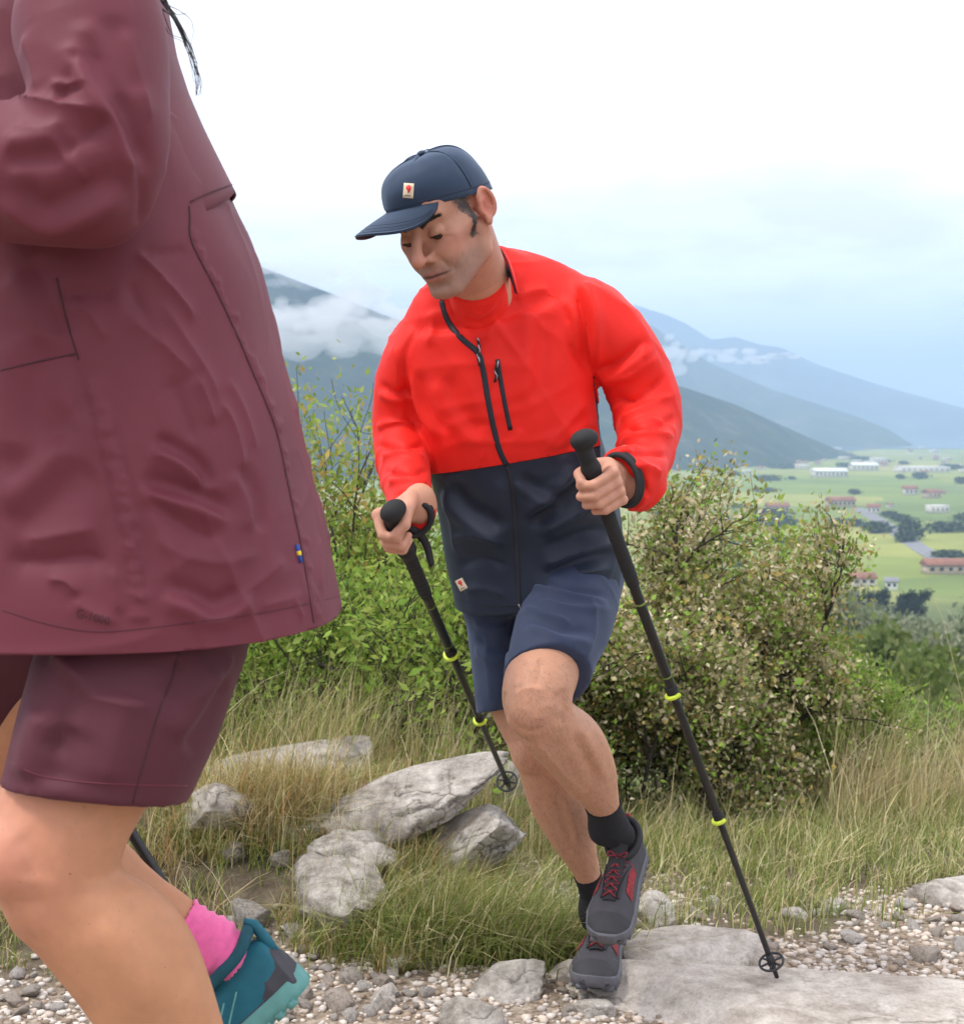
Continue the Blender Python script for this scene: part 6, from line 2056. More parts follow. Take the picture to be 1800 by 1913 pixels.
def build_rocks():
    A = limestone('weathered_limestone', (.40, .37, .325), (.62, .58, .525), (.185, .168, .145)); B = limestone('pale_limestone', (.52, .48, .43), (.66, .625, .575), (.32, .285, .25), False); Cc = limestone('trail_slab_stone', (.56, .505, .44), (.70, .65, .585), (.40, .345, .29), False, .8)
    boulder(935, 1858, 3.02, (.112, .10, .068), 11, 'blocky grey limestone rock lying beside the planted shoe at the bottom of the trail', A, .2, -.08, layers=.06, fixed=True)
    boulder(1530, 1985, 2.86, (.62, .42, .135), 21, 'broad pale slab of bedrock under the right hand pole tip', Cc, -.32, .02, sub=6, cuts=4, rough=.15, boxy=.62, fixed=True)
    boulder(1300, 1792, 3.30, (.17, .13, .05), 23, 'low pale bedrock ledge just right of the planted shoe', Cc, .3, -.05, cuts=6, rough=.14, sink=.35)
    boulder(405, 1530, 3.52, (.125, .12, .085), 31, 'pale grey rock poking out beside the hem of the plum shorts', A, .4, .1, cuts=13, rough=.24, boxy=.5)
    boulder(632, 1708, 3.22, (.135, .10, .095), 32, 'grey rock with yellow lichen above the gravel, right of the teal shoe', A, -.3, .45, cuts=14, rough=.26, layers=.05, boxy=.5, sink=.30)
    boulder(735, 1520, 3.74, (.33, .16, .085), 33, 'long sloping limestone rock along the crest of the grassy bank', A, -.25, -.26, cuts=14, rough=.24, layers=.06, boxy=.5)
    boulder(560, 1458, 3.95, (.24, .14, .08), 34, 'rounded grey rock at the top of the bank among dry grass', A, .1, -.12, cuts=12, rough=.22, boxy=.5)
    boulder(668, 1600, 3.50, (.16, .12, .075), 35, 'weathered rock half buried in grass in the middle of the bank', A, .5, .25, cuts=13, rough=.26, boxy=.5, sink=.42)
    boulder(850, 1600, 3.55, (.20, .12, .080), 36, 'grey rock end jutting out of the bank behind the rear calf', A, -.2, -.40, cuts=13, rough=.24, layers=.06, boxy=.5, sink=.40)
    boulder(885, 1488, 4.25, (.13, .12, .11), 37, 'dark grey rock below the tip of the left pole', A, .7, .1)
    boulder(1780, 1672, 3.95, (.11, .09, .05), 38, 'white rock at the right edge of the grass', B, .2, .05)
    boulder(1552, 1690, 3.85, (.035, .03, .024), 39, 'small white stone in the grass right of the pole', B, 0, 0, sub=4)
    boulder(1490, 1704, 3.85, (.04, .03, .018), 40, 'flat white stone in the grass beside the pole shaft', B, .5, .1, sub=4)
    boulder(705, 1712, 3.19, (.06, .05, .045), 41, 'grey rock wedged against the foot of the bank', A, .8, .2, sub=4)
    boulder(880, 1915, 2.96, (.06, .05, .05), 42, 'angular rock cut off by the bottom edge below the blocky rock', A, .1, .1, sub=4)
    boulder(1215, 1705, 3.62, (.05, .07, .05), 43, 'upright grey stone right behind the red and grey shoe', B, .1, .3, sub=4)
    boulder(715, 1868, 3.04, (.036, .03, .03), 44, 'cube like pale stone left of the blocky rock', B, .4, .1, sub=4)
    boulder(735, 1800, 3.12, (.045, .03, .026), 45, 'oblong pale stone in the gravel below the grass tuft', B, -.6, -.2, sub=4)
    boulder(1110, 1885, 3.0, (.04, .032, .022), 46, 'flat white stone in front of the toe of the planted shoe', B, .2, .0, sub=4)
    # loose stones of the trail, one object each
    g = np.random.default_rng(77)
    protos = []
    for k in range(10):
        V, F = rock_mesh((1, g.uniform(.55, .95), g.uniform(.40, .70)), 100 + k, 3, 14, .22, .05 * (k % 2), .5)
        me = mesh_from('pebble', V, F, k % 3 != 0); protos.append(me)
    mats = [limestone('pebble_white', (.62, .575, .52), (.74, .695, .64), (.42, .37, .32), False, .6), limestone('pebble_buff', (.52, .445, .375), (.62, .55, .47), (.33, .27, .215), False, .6), limestone('pebble_grey', (.50, .445, .385), (.62, .565, .50), (.31, .265, .22), False, .6)]
    pts = []
    tries = 0
    while len(pts) < 260 and tries < 20000:
        tries += 1
        px, py = g.uniform(0, 1800), g.uniform(1690, 1912)
        Y = None
        for yy in np.linspace(2.7, 4.4, 70):
            q = P(px, py, yy)
            if q[2] <= ground_h(q[0], q[1]): Y = yy; break
        if Y is None: continue
        q = P(px, py, Y)
        tm = float(trail_mask(q[:1], q[1:2])[0])
        if g.uniform() > tm ** 1.5: continue
        if px > 1160 and py > 1735 and g.uniform() < .88: continue
        if 800 < px < 1040 and py > 1770: continue
        s = .0098 * math.exp(g.uniform(0, 1.0) ** 1.6 * 1.5) * (1.1 if px < 700 else .9)
        if any((q[0] - p[0]) ** 2 + (q[1] - p[1]) ** 2 < (.8 * (s + p[3])) ** 2 for p in pts): continue
        pts.append((q[0], q[1], float(ground_h(q[0], q[1])), s))
    base = None
    for k, (x, y, z, s) in enumerate(pts):
        me = protos[int(g.integers(10))]
        if base is None or k < 30:
            o = bpy.data.objects.new('pebble', me.copy() if k < 30 else me); COL.objects.link(o)
            o.data.materials.append(mats[k % 3]); base = o
            bases.append(o)
        else:
            o = bases[int(g.integers(len(bases)))].copy(); COL.objects.link(o)
        o.location = (x, y, z + s * .32); o.scale = (s, s, s)
        o.rotation_euler = (g.normal() * .25, g.normal() * .25, g.uniform(0, 6.28))
        tag(o, 'small pale loose stone lying in the gravel of the trail', 'stone', 'loose stones on the trail')
    # small weathered stones between the tufts of the bank
    first = None
    for k in range(26):
        px, py = g.uniform(380, 900), g.uniform(1470, 1760)
        q = on_ground(px, py)
        sz = .024 * math.exp(g.uniform(0, .9))
        if first is None:
            V, F = rock_mesh((1, .8, .6), 411, 4, 14, .24, .05, .5); first = bpy.data.objects.new('stone', mesh_from('stone', V, F)); COL.objects.link(first); first.data.materials.append(A); o = first
        else:
            o = first.copy(); COL.objects.link(o)
        o.location = q + np.array([0, 0, sz * .45]); o.scale = (sz, sz, sz); o.rotation_euler = (g.normal() * .4, g.normal() * .4, g.uniform(0, 6.28))
        tag(o, 'small weathered stone among the grass tufts of the bank', 'stone', 'stones on the bank')
    # the grit between them
    n = 12000
    pr = [rock_mesh((1, .8, .6), 300 + k, 1, 4, .1, 0, .7) for k in range(6)]
    x = g.uniform(-1.5, 1.9, n * 5); y = g.uniform(2.5, 4.1, n * 5)
    keep = g.uniform(size=n * 5) < trail_mask(x, y) ** 1.2
    x, y = x[keep][:n], y[keep][:n]; z = ground_h(x, y)
    Vs, Fs, o_ = [], [], 0; cols = []
    for k in range(len(x)):
        V, F = pr[k % 6]
        s = .0036 * math.exp(g.uniform(0, 1.25))
        Vs.append(rotz(V, g.uniform(0, 6.28)) * s + [x[k], y[k], z[k] + s * .25]); Fs.append(F + o_); o_ += len(V)
        c = np.array([(.66, .60, .53), (.60, .51, .42), (.52, .47, .42), (.33, .25, .18)][int(g.choice(4, p=[.26, .32, .22, .20]))]) * g.uniform(.8, 1.12)
        cols.append(np.tile(c, (len(V), 1)))
    m, nt, b, N = new_mat('gravel'); at = N('ShaderNodeAttribute'); at.attribute_name = 'tint'; nt.links.new(at.outputs['Color'], b.inputs['Base Color']); b.inputs['Roughness'].default_value = .9
    me = mesh_from('gravel', np.concatenate(Vs), np.concatenate(Fs), False); set_colors(me, 'tint', np.concatenate(cols))
    tag(link('gravel', me, m), kind='stuff')


bases = []


# ------------------------------------------------------------------ grass
def leaf_mat(name, transl=.35, rough=.6):
    m, nt, b, N = new_mat(name)
    at = N('ShaderNodeAttribute'); at.attribute_name = 'tint'
    nt.links.new(at.outputs['Color'], b.inputs['Base Color']); b.inputs['Roughness'].default_value = rough; b.inputs['Specular IOR Level'].default_value = .25
    tr = N('ShaderNodeBsdfTranslucent'); nt.links.new(at.outputs['Color'], tr.inputs['Color'])
    mx = N('ShaderNodeMixShader'); mx.inputs[0].default_value = transl
    nt.links.new(b.outputs[0], mx.inputs[1]); nt.links.new(tr.outputs[0], mx.inputs[2]); nt.links.new(mx.outputs[0], nt.nodes['Material Output'].inputs[0])
    return m


def grass(name, x, y, length, width, lean, cols, seed, mat, wind=(.25, 0), seedheads=0):
    """blades rooted at x, y; every blade is a curved tapering strip of four segments"""
    g = np.random.default_rng(seed); n = len(x)
    z = ground_h(x, y)
    az = g.uniform(0, 6.28, n)
    ln = length * np.exp(g.normal(size=n) * .28)
    w = width * g.uniform(.7, 1.3, n)
    le = lean * np.abs(g.normal(size=n)) + .08
    dx = np.cos(az) * le + wind[0]; dy = np.sin(az) * le + wind[1]
    sx, sy = -np.sin(az + g.normal(size=n) * .6), np.cos(az + g.normal(size=n) * .6)
    V = []; ts = [0, .35, .7, 1.0]
    for t in ts:
        hx = x + dx * ln * t * t * .9; hy = y + dy * ln * t * t * .9
        hz = z - .004 + ln * (t - .28 * t * t * np.minimum(1.6, np.hypot(dx, dy)))
        ww = w * (1 - t) ** .6 * .5 if t < 1 else w * .04
        V.append(np.stack([hx - sx * ww, hy - sy * ww, hz], 1)); V.append(np.stack([hx + sx * ww, hy + sy * ww, hz], 1))
    V = np.stack(V, 1)            # n, 8, 3
    b0 = np.arange(n)[:, None] * 8
    Q = np.concatenate([b0 + np.array([[2 * k, 2 * k + 1, 2 * k + 3, 2 * k + 2]]) for k in range(3)])
    cols = np.asarray(cols)
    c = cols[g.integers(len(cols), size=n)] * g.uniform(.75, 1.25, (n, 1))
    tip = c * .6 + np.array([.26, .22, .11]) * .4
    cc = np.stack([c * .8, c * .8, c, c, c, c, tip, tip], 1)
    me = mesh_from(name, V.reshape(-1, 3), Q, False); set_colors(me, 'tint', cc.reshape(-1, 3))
    return tag(link(name, me, mat), kind='stuff')


def scatter(n, x0, x1, y0, y1, dens, seed, clump=0, cs=.03):
    g = np.random.default_rng(seed)
    if clump:
        cx, cy = g.uniform(x0, x1, clump * 6), g.uniform(y0, y1, clump * 6)
        k = g.uniform(size=len(cx)) < dens(cx, cy); cx, cy = cx[k][:clump], cy[k][:clump]
        i = g.integers(len(cx), size=n)
        return cx[i] + g.normal(size=n) * cs, cy[i] + g.normal(size=n) * cs
    x, y = g.uniform(x0, x1, n * 4), g.uniform(y0, y1, n * 4)
    k = g.uniform(size=n * 4) < dens(x, y)
    return x[k][:n], y[k][:n]


GREEN = [(0.182, 0.257, 0.049), (0.240, 0.306, 0.070), (0.298, 0.331, 0.091), (0.149, 0.206, 0.047), (0.331, 0.331, 0.124)]
STRAW = [(0.696, 0.596, 0.331), (0.596, 0.488, 0.257), (0.800, 0.728, 0.463), (0.480, 0.372, 0.191), (0.448, 0.414, 0.182)]
MIXED = GREEN + STRAW[:3] + GREEN[1:3]
RUST = [(0.365, 0.199, 0.074), (0.431, 0.282, 0.100), (0.497, 0.365, 0.149), (0.248, 0.232, 0.066)]


def build_grass():
    M = leaf_mat('grass_blade')
    notr = lambda x, y: np.clip(1 - 1.25 * trail_mask(x, y), 0, 1)
    lowleft = lambda x, y: notr(x, y) * (x < .25) * (y > 3.0)
    x, y = scatter(15500, -1.6, .3, 3.0, 4.6, lowleft, 1, 250, .026)
    grass('bank_grass', x, y, .068, .0030, .75, MIXED, 2, M, (.10, -.10))
    x, y = scatter(4200, -1.5, .25, 3.25, 4.4, lowleft, 3, 70, .035)
    grass('dry_bank_grass', x, y, .11, .0026, .9, STRAW + RUST, 4, M, (.18, -.05))
    # bright tussock left of the shoes
    g = np.random.default_rng(5)
    n = 5200; cx = g.normal(size=n) * .13 - .03; cy = g.normal(size=n) * .05 + 3.24
    grass('tussock_grass', cx, cy, .135, .0030, .8, GREEN[:3] + MIXED, 6, M, (.30, -.16))
    rx, ry = [], []
    for o in [o for o in COL.objects if o.name.startswith('rock') and o.location.y > 3.12 and o.location.x < .25]:
        r_ = max(o.dimensions.x, o.dimensions.y) * .5; k = int(700 * r_ / .1); a = g.uniform(0, 6.28, k)
        a = np.where(g.uniform(size=k) < .65, -math.pi / 2 + g.normal(size=k) * .9, a)
        rad = r_ * g.uniform(.62, 1.25, k); rx.append(o.location.x + np.cos(a) * rad * o.dimensions.x / (2 * r_)); ry.append(o.location.y + np.sin(a) * rad * o.dimensions.y / (2 * r_))
    grass('rock_edge_grass', np.concatenate(rx), np.concatenate(ry), .075, .0028, .8, MIXED + RUST[:2], 16, M, (.15, -.12))
    n = 2200; cx = g.normal(size=n) * .10 - .52; cy = g.normal(size=n) * .06 + 3.62
    grass('rusty_tuft', cx, cy, .15, .0026, .85, RUST + STRAW + GREEN[2:3], 7, M, (.18, -.1))
    right = lambda x, y: notr(x, y) * (x > .0) * (y > 3.35)
    x, y = scatter(60000, .0, 3.2, 3.4, 7.2, right, 8, 2300, .035)
    grass('meadow_grass', x, y, .075, .0034, .75, MIXED, 9, M, (.18, -.05))
    x, y = scatter(10000, .0, 3.4, 4.0, 7.4, lambda x, y: right(x, y) * sstep(4.0, 5.2, y), 10, 520, .05)
    grass('tall_dry_grass', x, y, .15, .0030, .55, STRAW + MIXED, 11, M, (.20, -.05))
    x, y = scatter(4200, 1.15, 2.6, 5.0, 6.6, lambda x, y: np.ones_like(x), 12, 60, .05)
    grass('straw_stalks', x, y, .36, .0030, .42, STRAW, 13, M, (.16, .0))
    x, y = scatter(2600, -1.1, .1, 3.95, 4.4, lambda x, y: np.ones_like(x), 17, 40, .05)
    grass('bank_stalks', x, y, .26, .0026, .45, STRAW + MIXED[:4], 18, M, (.16, .0))
    x, y = scatter(12000, -3.5, .6, 4.3, 7.5, lambda x, y: np.ones_like(x), 14, 500, .06)
    grass('back_grass', x, y, .12, .004, .6, MIXED, 15, M, (.15, -.05))


# ------------------------------------------------------------------ shrubs and trees
def leaves_at(pts, dirs, size, g, aspect=.45, fold=.25):
    """small folded leaves, 4 vertices and two triangles each"""
    n = len(pts)
    d = nrm_rows(dirs + g.normal(size=(n, 3)) * .7)
    u = np.cross(d, g.normal(size=(n, 3))); u = nrm_rows(u); w = np.cross(d, u)
    L = size * np.exp(g.normal(size=n) * .25)[:, None]
    a = pts; b = pts + d * L * .45 + u * L * aspect * .5 + w * L * fold * .3; c = pts + d * L; e = pts + d * L * .45 - u * L * aspect * .5 + w * L * fold * .3
    V = np.stack([a, b, c, e], 1).reshape(-1, 3)
    i = np.arange(n) * 4
    T = np.concatenate([np.stack([i, i + 1, i + 2], 1), np.stack([i, i + 2, i + 3], 1)])
    return V, T


def branching(base, height, spread, g, stems=6, levels=3, kids=4, r0=.012, droop=.0, up=.8):
    """a woody skeleton: list of (points, radii) and the twig ends with directions"""
    segs, ends = [], []

    def grow(p, d, L, r, lev):
        pts = [p]; q = p.copy(); dd = d.copy()
        for k in range(5):
            dd = nrm(dd + g.normal(size=3) * .16 + np.array([0, 0, .05 * up - droop * .08 * lev]))
            q = q + dd * L / 5; pts.append(q.copy())
        segs.append((np.array(pts), np.linspace(r, r * .5, 6)))
        if lev == levels:
            for k in (2, 3, 4, 5): ends.append((pts[k], dd))
            return
        for k in range(kids):
            t = g.uniform(.35, 1.0); i = min(4, int(t * 5)); f = t * 5 - i
            pp = pts[i] * (1 - f) + pts[i + 1] * f
            nd = nrm(dd * .75 + g.normal(size=3) * np.array([.75, .75, .5]) + np.array([0, 0, .15 * up]))
            grow(pp, nd, L * g.uniform(.5, .75), r * .5, lev + 1)
    for s in range(stems):
        a = s * 2 * math.pi / stems + g.normal() * .4
        d = nrm(np.array([math.cos(a) * spread, math.sin(a) * spread, height * up]))
        hl = g.uniform(.55, 1.15)
        grow(np.asarray(base, float) + np.array([math.cos(a), math.sin(a), 0]) * .03, d, math.hypot(height, spread) * .52 * hl, r0, 0)
    return segs, ends


BARK = None


def plant(name, cat, label, base, height, spread, seed, leaf, per_end, palette, mat, stems=6, levels=3, kids=4, r0=.012, group=None, clip=None, scatter_r=.05, aspect=.45, tone_by=None, up=.8, trunk_name='stem'):
    global BARK
    if BARK is None: BARK = plain('bark', (.045, .036, .028), .9, bumpy=.5, bscale=60, var=.3)
    g = np.random.default_rng(seed)
    t = thing(name, label, cat, tuple(base), group)
    segs, ends = branching(base, height, spread, g, stems, levels, kids, r0, up=up)
    # fit to the wanted size
    E = np.array([e[0] for e in ends]); Dn = np.array([e[1] for e in ends])
    b = np.asarray(base, float)
    sc = np.array([spread / (np.percentile(np.abs(E[:, 0] - b[0]), 92) + 1e-6), spread / (np.percentile(np.abs(E[:, 1] - b[1]), 92) + 1e-6), height / (np.percentile(E[:, 2] - b[2], 97) + 1e-6)])
    E = b + (E - b) * sc
    parts = []
    for p, r in segs:
        parts.append(tube(b + (p - b) * sc, np.maximum(r, .0012), 5))
    V, Q, T = merge(parts)
    obj(trunk_name, V, [Q, T], BARK, t)
    n = len(E) * per_end
    i = np.repeat(np.arange(len(E)), per_end)
    pts = E[i] + g.normal(size=(n, 3)) * scatter_r
    low = b[2] + .02
    ok = pts[:, 2] > low
    pts, i = pts[ok], i[ok]
    V, T = leaves_at(pts, Dn[i] * .6 + np.array([0, 0, .15]), leaf, g, aspect)
    pal = np.asarray(palette)
    clump = g.integers(len(pal), size=len(E))
    own = g.integers(len(pal), size=len(pts))
    pick = np.where(g.uniform(size=len(pts)) < .6, clump[i], own)
    col = pal[pick] * g.uniform(.75, 1.25, (len(pts), 1))
    me = mesh_from('foliage', V, T, False); set_colors(me, 'tint', np.repeat(col, 4, axis=0))
    o = link('foliage', me, mat, t); o['kind'] = 'stuff'
    return t


def copy_tree(t, loc, scale, rz, label, group=None):
    c = t.copy(); COL.objects.link(c)
    for ch in t.children:
        d = ch.copy(); COL.objects.link(d); d.parent = c; d.matrix_parent_inverse = ch.matrix_parent_inverse
    c.location = loc; c.scale = (scale,) * 3; c.rotation_euler = (0, 0, rz)
    c['label'] = label
    if group: c['group'] = group
    return c


def G(px, Y, dz=0.0):
    x = (px - CX) / FPX * Y
    return np.array([x, Y, float(ground_h(np.array([x]), np.array([Y]))[0]) + dz])


OLIVE = [(0.350, 0.322, 0.154), (0.457, 0.403, 0.222), (0.565, 0.484, 0.296), (0.269, 0.269, 0.101), (0.672, 0.591, 0.403), (0.182, 0.215, 0.061), (0.443, 0.336, 0.107)]
FRESH = [(0.227, 0.371, 0.054), (0.302, 0.453, 0.079), (0.173, 0.295, 0.045), (0.378, 0.484, 0.120), (0.280, 0.333, 0.068)]
SPRING = [(0.362, 0.453, 0.091), (0.287, 0.393, 0.076), (0.438, 0.484, 0.144), (0.227, 0.317, 0.060), (0.498, 0.362, 0.106)]
GREYG = [(0.240, 0.280, 0.168), (0.304, 0.328, 0.208), (0.193, 0.232, 0.128), (0.352, 0.367, 0.247)]
DARKG = [(.030, .050, .020), (.042, .062, .026), (.025, .042, .018)]
MIDG = [(.14, .20, .048), (.18, .23, .062), (.115, .16, .042), (.21, .24, .09)]


def build_plants():
    L1 = leaf_mat('shrub_leaf', .45); L2 = leaf_mat('dry_leaf', .25)
    # the big twiggy bush behind the man
    plant('bush', 'bush', 'large olive and tan twiggy bush right behind the red sleeve and pole', G(1318, 5.7, -.05), 1.12, .38, 41, .021, 12, OLIVE + FRESH[:2], L2, 9, 3, 6, .020, scatter_r=.031, aspect=.6)
    plant('bush', 'bush', 'lower tan and green bush beside the blue shorts of the man', G(1170, 5.3, -.05), .86, .42, 42, .021, 10, OLIVE + FRESH[:2], L2, 8, 3, 5, .012, scatter_r=.040, aspect=.6)
    plant('bush', 'bush', 'dull yellow green bush between the navy jacket and the left pole', G(860, 5.6, -.03), .74, .36, 43, .020, 13, OLIVE + FRESH[:2], L2, 7, 3, 5, .010, scatter_r=.045)
    plant('sapling', 'sapling', 'thin bright green sapling growing up through the big bush', G(1440, 6.0, -.02), 1.14, .22, 44, .028, 7, SPRING, L1, 3, 3, 4, .012, scatter_r=.06)
    plant('shrub', 'shrub', 'green shrub at the right foot of the big bush', G(1525, 6.0, -.02), .60, .27, 45, .024, 10, FRESH, L1, 7, 3, 5, .009, scatter_r=.045)
    # the leafy shrubs on the left
    plant('sapling', 'sapling', 'tall pale green sapling rising beside the plum jacket', G(625, 5.2, -.05), 1.30, .26, 46, .027, 7, SPRING, L1, 3, 3, 4, .010, scatter_r=.05, up=1.2)
    plant('shrub', 'shrub', 'bright green shrub behind the rocks left of the left pole', G(700, 4.75, -.05), .66, .46, 47, .030, 3, FRESH + SPRING[:2], L1, 8, 3, 4, .008, scatter_r=.06)
    plant('shrub', 'shrub', 'fresh green shrub just right of the hem of the plum jacket', G(540, 4.7, -.05), .60, .40, 48, .023, 4, FRESH + SPRING[:1], L1, 8, 3, 5, .008, scatter_r=.045)
    plant('shrub', 'shrub', 'reddish green shrub between the two jackets', G(745, 5.4, -.03), .92, .32, 49, .027, 4, FRESH + [(.24, .13, .05), (.20, .16, .05)], L1, 6, 3, 5, .009, scatter_r=.06)
    plant('shrub', 'shrub', 'dark leafy shrub behind the plum shorts', G(420, 5.2, -.03), .80, .42, 50, .032, 3, FRESH, L1, 7, 3, 5, .009, scatter_r=.06)
    # brighter shrubs over the edge on the right
    for k, (px, Y, h, s, lab) in enumerate(((1640, 8.0, .60, .55, 'mid green shrub behind the dry grass, right of the big bush'), (1760, 8.6, .62, .60, 'mid green shrub behind the dry grass at the right edge'), (1555, 9.5, .95, .50, 'pale green shrub standing behind the green shrub at the foot of the big bush'))):
        plant('shrub', 'shrub', lab, G(px, Y, -.05), h, s, 60 + k, .040, 11, MIDG + FRESH[:2], L1, 8, 3, 5, .009, scatter_r=.06)
    # trees on the slope below the trail
    rng_ = np.random.default_rng(90)
    olive = plant('olive_tree', 'tree', 'grey green olive tree on the slope below the trail', G(1700, 90), 4.2, 2.3, 70, .34, 9, GREYG, L1, 4, 3, 4, .16, 'olive trees on the slope', scatter_r=.35, aspect=.5, trunk_name='trunk')
    green = plant('slope_tree', 'tree', 'rounded green tree on the slope below the trail', G(1650, 60), 4.4, 2.2, 71, .36, 9, MIDG, L1, 4, 3, 4, .16, 'green trees on the slope', scatter_r=.36, aspect=.6, trunk_name='trunk')
    dark = plant('dark_tree', 'tree', 'dark evergreen tree near the foot of the slope', G(1640, 300), 9.0, 4.2, 72, .75, 10, DARKG, L1, 4, 3, 4, .3, 'dark trees near the foot of the slope', scatter_r=.7, aspect=.6, trunk_name='trunk')
    for k in range(70):
        Y = float(np.exp(rng_.uniform(math.log(70), math.log(260)))); px = rng_.uniform(1380, 1900) if k < 52 else rng_.uniform(430, 720)
        copy_tree(olive, G(px, Y, -.2), rng_.uniform(.75, 1.25) * (1 + Y / 500), rng_.uniform(0, 6.28), olive['label'], olive['group'])
    for k in range(46):
        Y = float(np.exp(rng_.uniform(math.log(26), math.log(190)))); px = rng_.uniform(1380, 1900) if k < 34 else rng_.uniform(430, 720)
        copy_tree(green, G(px, Y, -.2), rng_.uniform(.5, 1.0) * (.7 + Y / 260), rng_.uniform(0, 6.28), green['label'], green['group'])
    for k in range(15):
        Y = rng_.uniform(270, 420); px = rng_.uniform(1380, 1780) if k < 11 else rng_.uniform(580, 740)
        if Y > 330 and px > 1600 and rng_.uniform() < .5: px = rng_.uniform(1580, 1700)
        copy_tree(dark, G(px, Y, -.4), rng_.uniform(.4, .8), rng_.uniform(0, 6.28), dark['label'], dark['group'])
    vt = plant('valley_tree', 'tree', 'small dark tree among the fields of the valley floor', G(1700, 800), 8.0, 5.0, 73, 1.5, 7, DARKG + MIDG[:1], L1, 4, 2, 4, .3, 'trees among the valley fields', scatter_r=1.2, aspect=.7, trunk_name='trunk')
    for k in range(44):
        d = float(np.exp(rng_.uniform(math.log(620), math.log(2700)))); px = rng_.uniform(1230, 1830) if k < 56 else rng_.uniform(600, 720)
        if k % 3 == 0: d = float(rng_.choice([920., 1010., 1650., 2050.])) + rng_.normal() * 25
        c = copy_tree(vt, G(px, d, -.5), rng_.uniform(.30, .65) * (1 + d / 2600), rng_.uniform(-.3, .3), vt['label'], vt['group'])
        c.scale = (c.scale[0] * rng_.uniform(1.0, 2.6), c.scale[1], c.scale[2] * rng_.uniform(.55, .9))


# ------------------------------------------------------------------ valley buildings, road, lake
def box(c, s):
    x, y, z = s
    V = np.array([[a * x / 2, b * y / 2, d * z] for d in (0, 1) for b in (-1, 1) for a in (-1, 1)], float) + np.asarray(c)
    return V, np.array([[0, 2, 3, 1], [4, 5, 7, 6], [0, 1, 5, 4], [1, 3, 7, 5], [3, 2, 6, 7], [2, 0, 4, 6]]), np.zeros((0, 3), int)


def house(label, w, d, h, roof_h, wall_m, roof_m, loc, rz=0.0, group=None, wins=4, flat=False, cat='house', win_m=None):
    t = thing('house', label, cat, (0, 0, 0), group)
    add('wall', box((0, 0, -1), (w, d, h + 1)), wall_m, t, False)
    e = .6
    if flat:
        add('roof', box((0, 0, h), (w + e, d + e, .5)), roof_m, t, False)
    else:
        V = np.array([[-w / 2 - e, -d / 2 - e, h - .15], [w / 2 + e, -d / 2 - e, h - .15], [w / 2 + e, d / 2 + e, h - .15], [-w / 2 - e, d / 2 + e, h - .15], [-w / 2 - e, 0, h + roof_h], [w / 2 + e, 0, h + roof_h]])
        V = np.concatenate([V, V - [0, 0, .35]])
        Q = np.array([[0, 1, 5, 4], [2, 3, 4, 5], [6, 10, 11, 7], [8, 11, 10, 9], [0, 6, 7, 1], [2, 8, 9, 3]]); T = np.array([[3, 0, 4], [1, 2, 5], [9, 10, 6], [7, 11, 8]])
        add('roof', (V, Q, T), roof_m, t, False)
        # gables
        V = np.array([[-w / 2, -d / 2, h], [-w / 2, d / 2, h], [-w / 2, 0, h + roof_h * .95], [w / 2, -d / 2, h], [w / 2, d / 2, h], [w / 2, 0, h + roof_h * .95]])
        obj('gable', V[:3], np.array([[0, 2, 1]]), wall_m, t, False)
        obj('gable', V[3:], np.array([[0, 1, 2]]), wall_m, t, False)
    for k in range(wins):
        x = (k + .5) / wins * w - w / 2
        add('window', box((x, -d / 2 - .02, h * .38), (min(1.6, w / wins * .5), .16, h * .34)), win_m, t, False)
    t.location = loc; t.rotation_euler = (0, 0, rz)
    return t


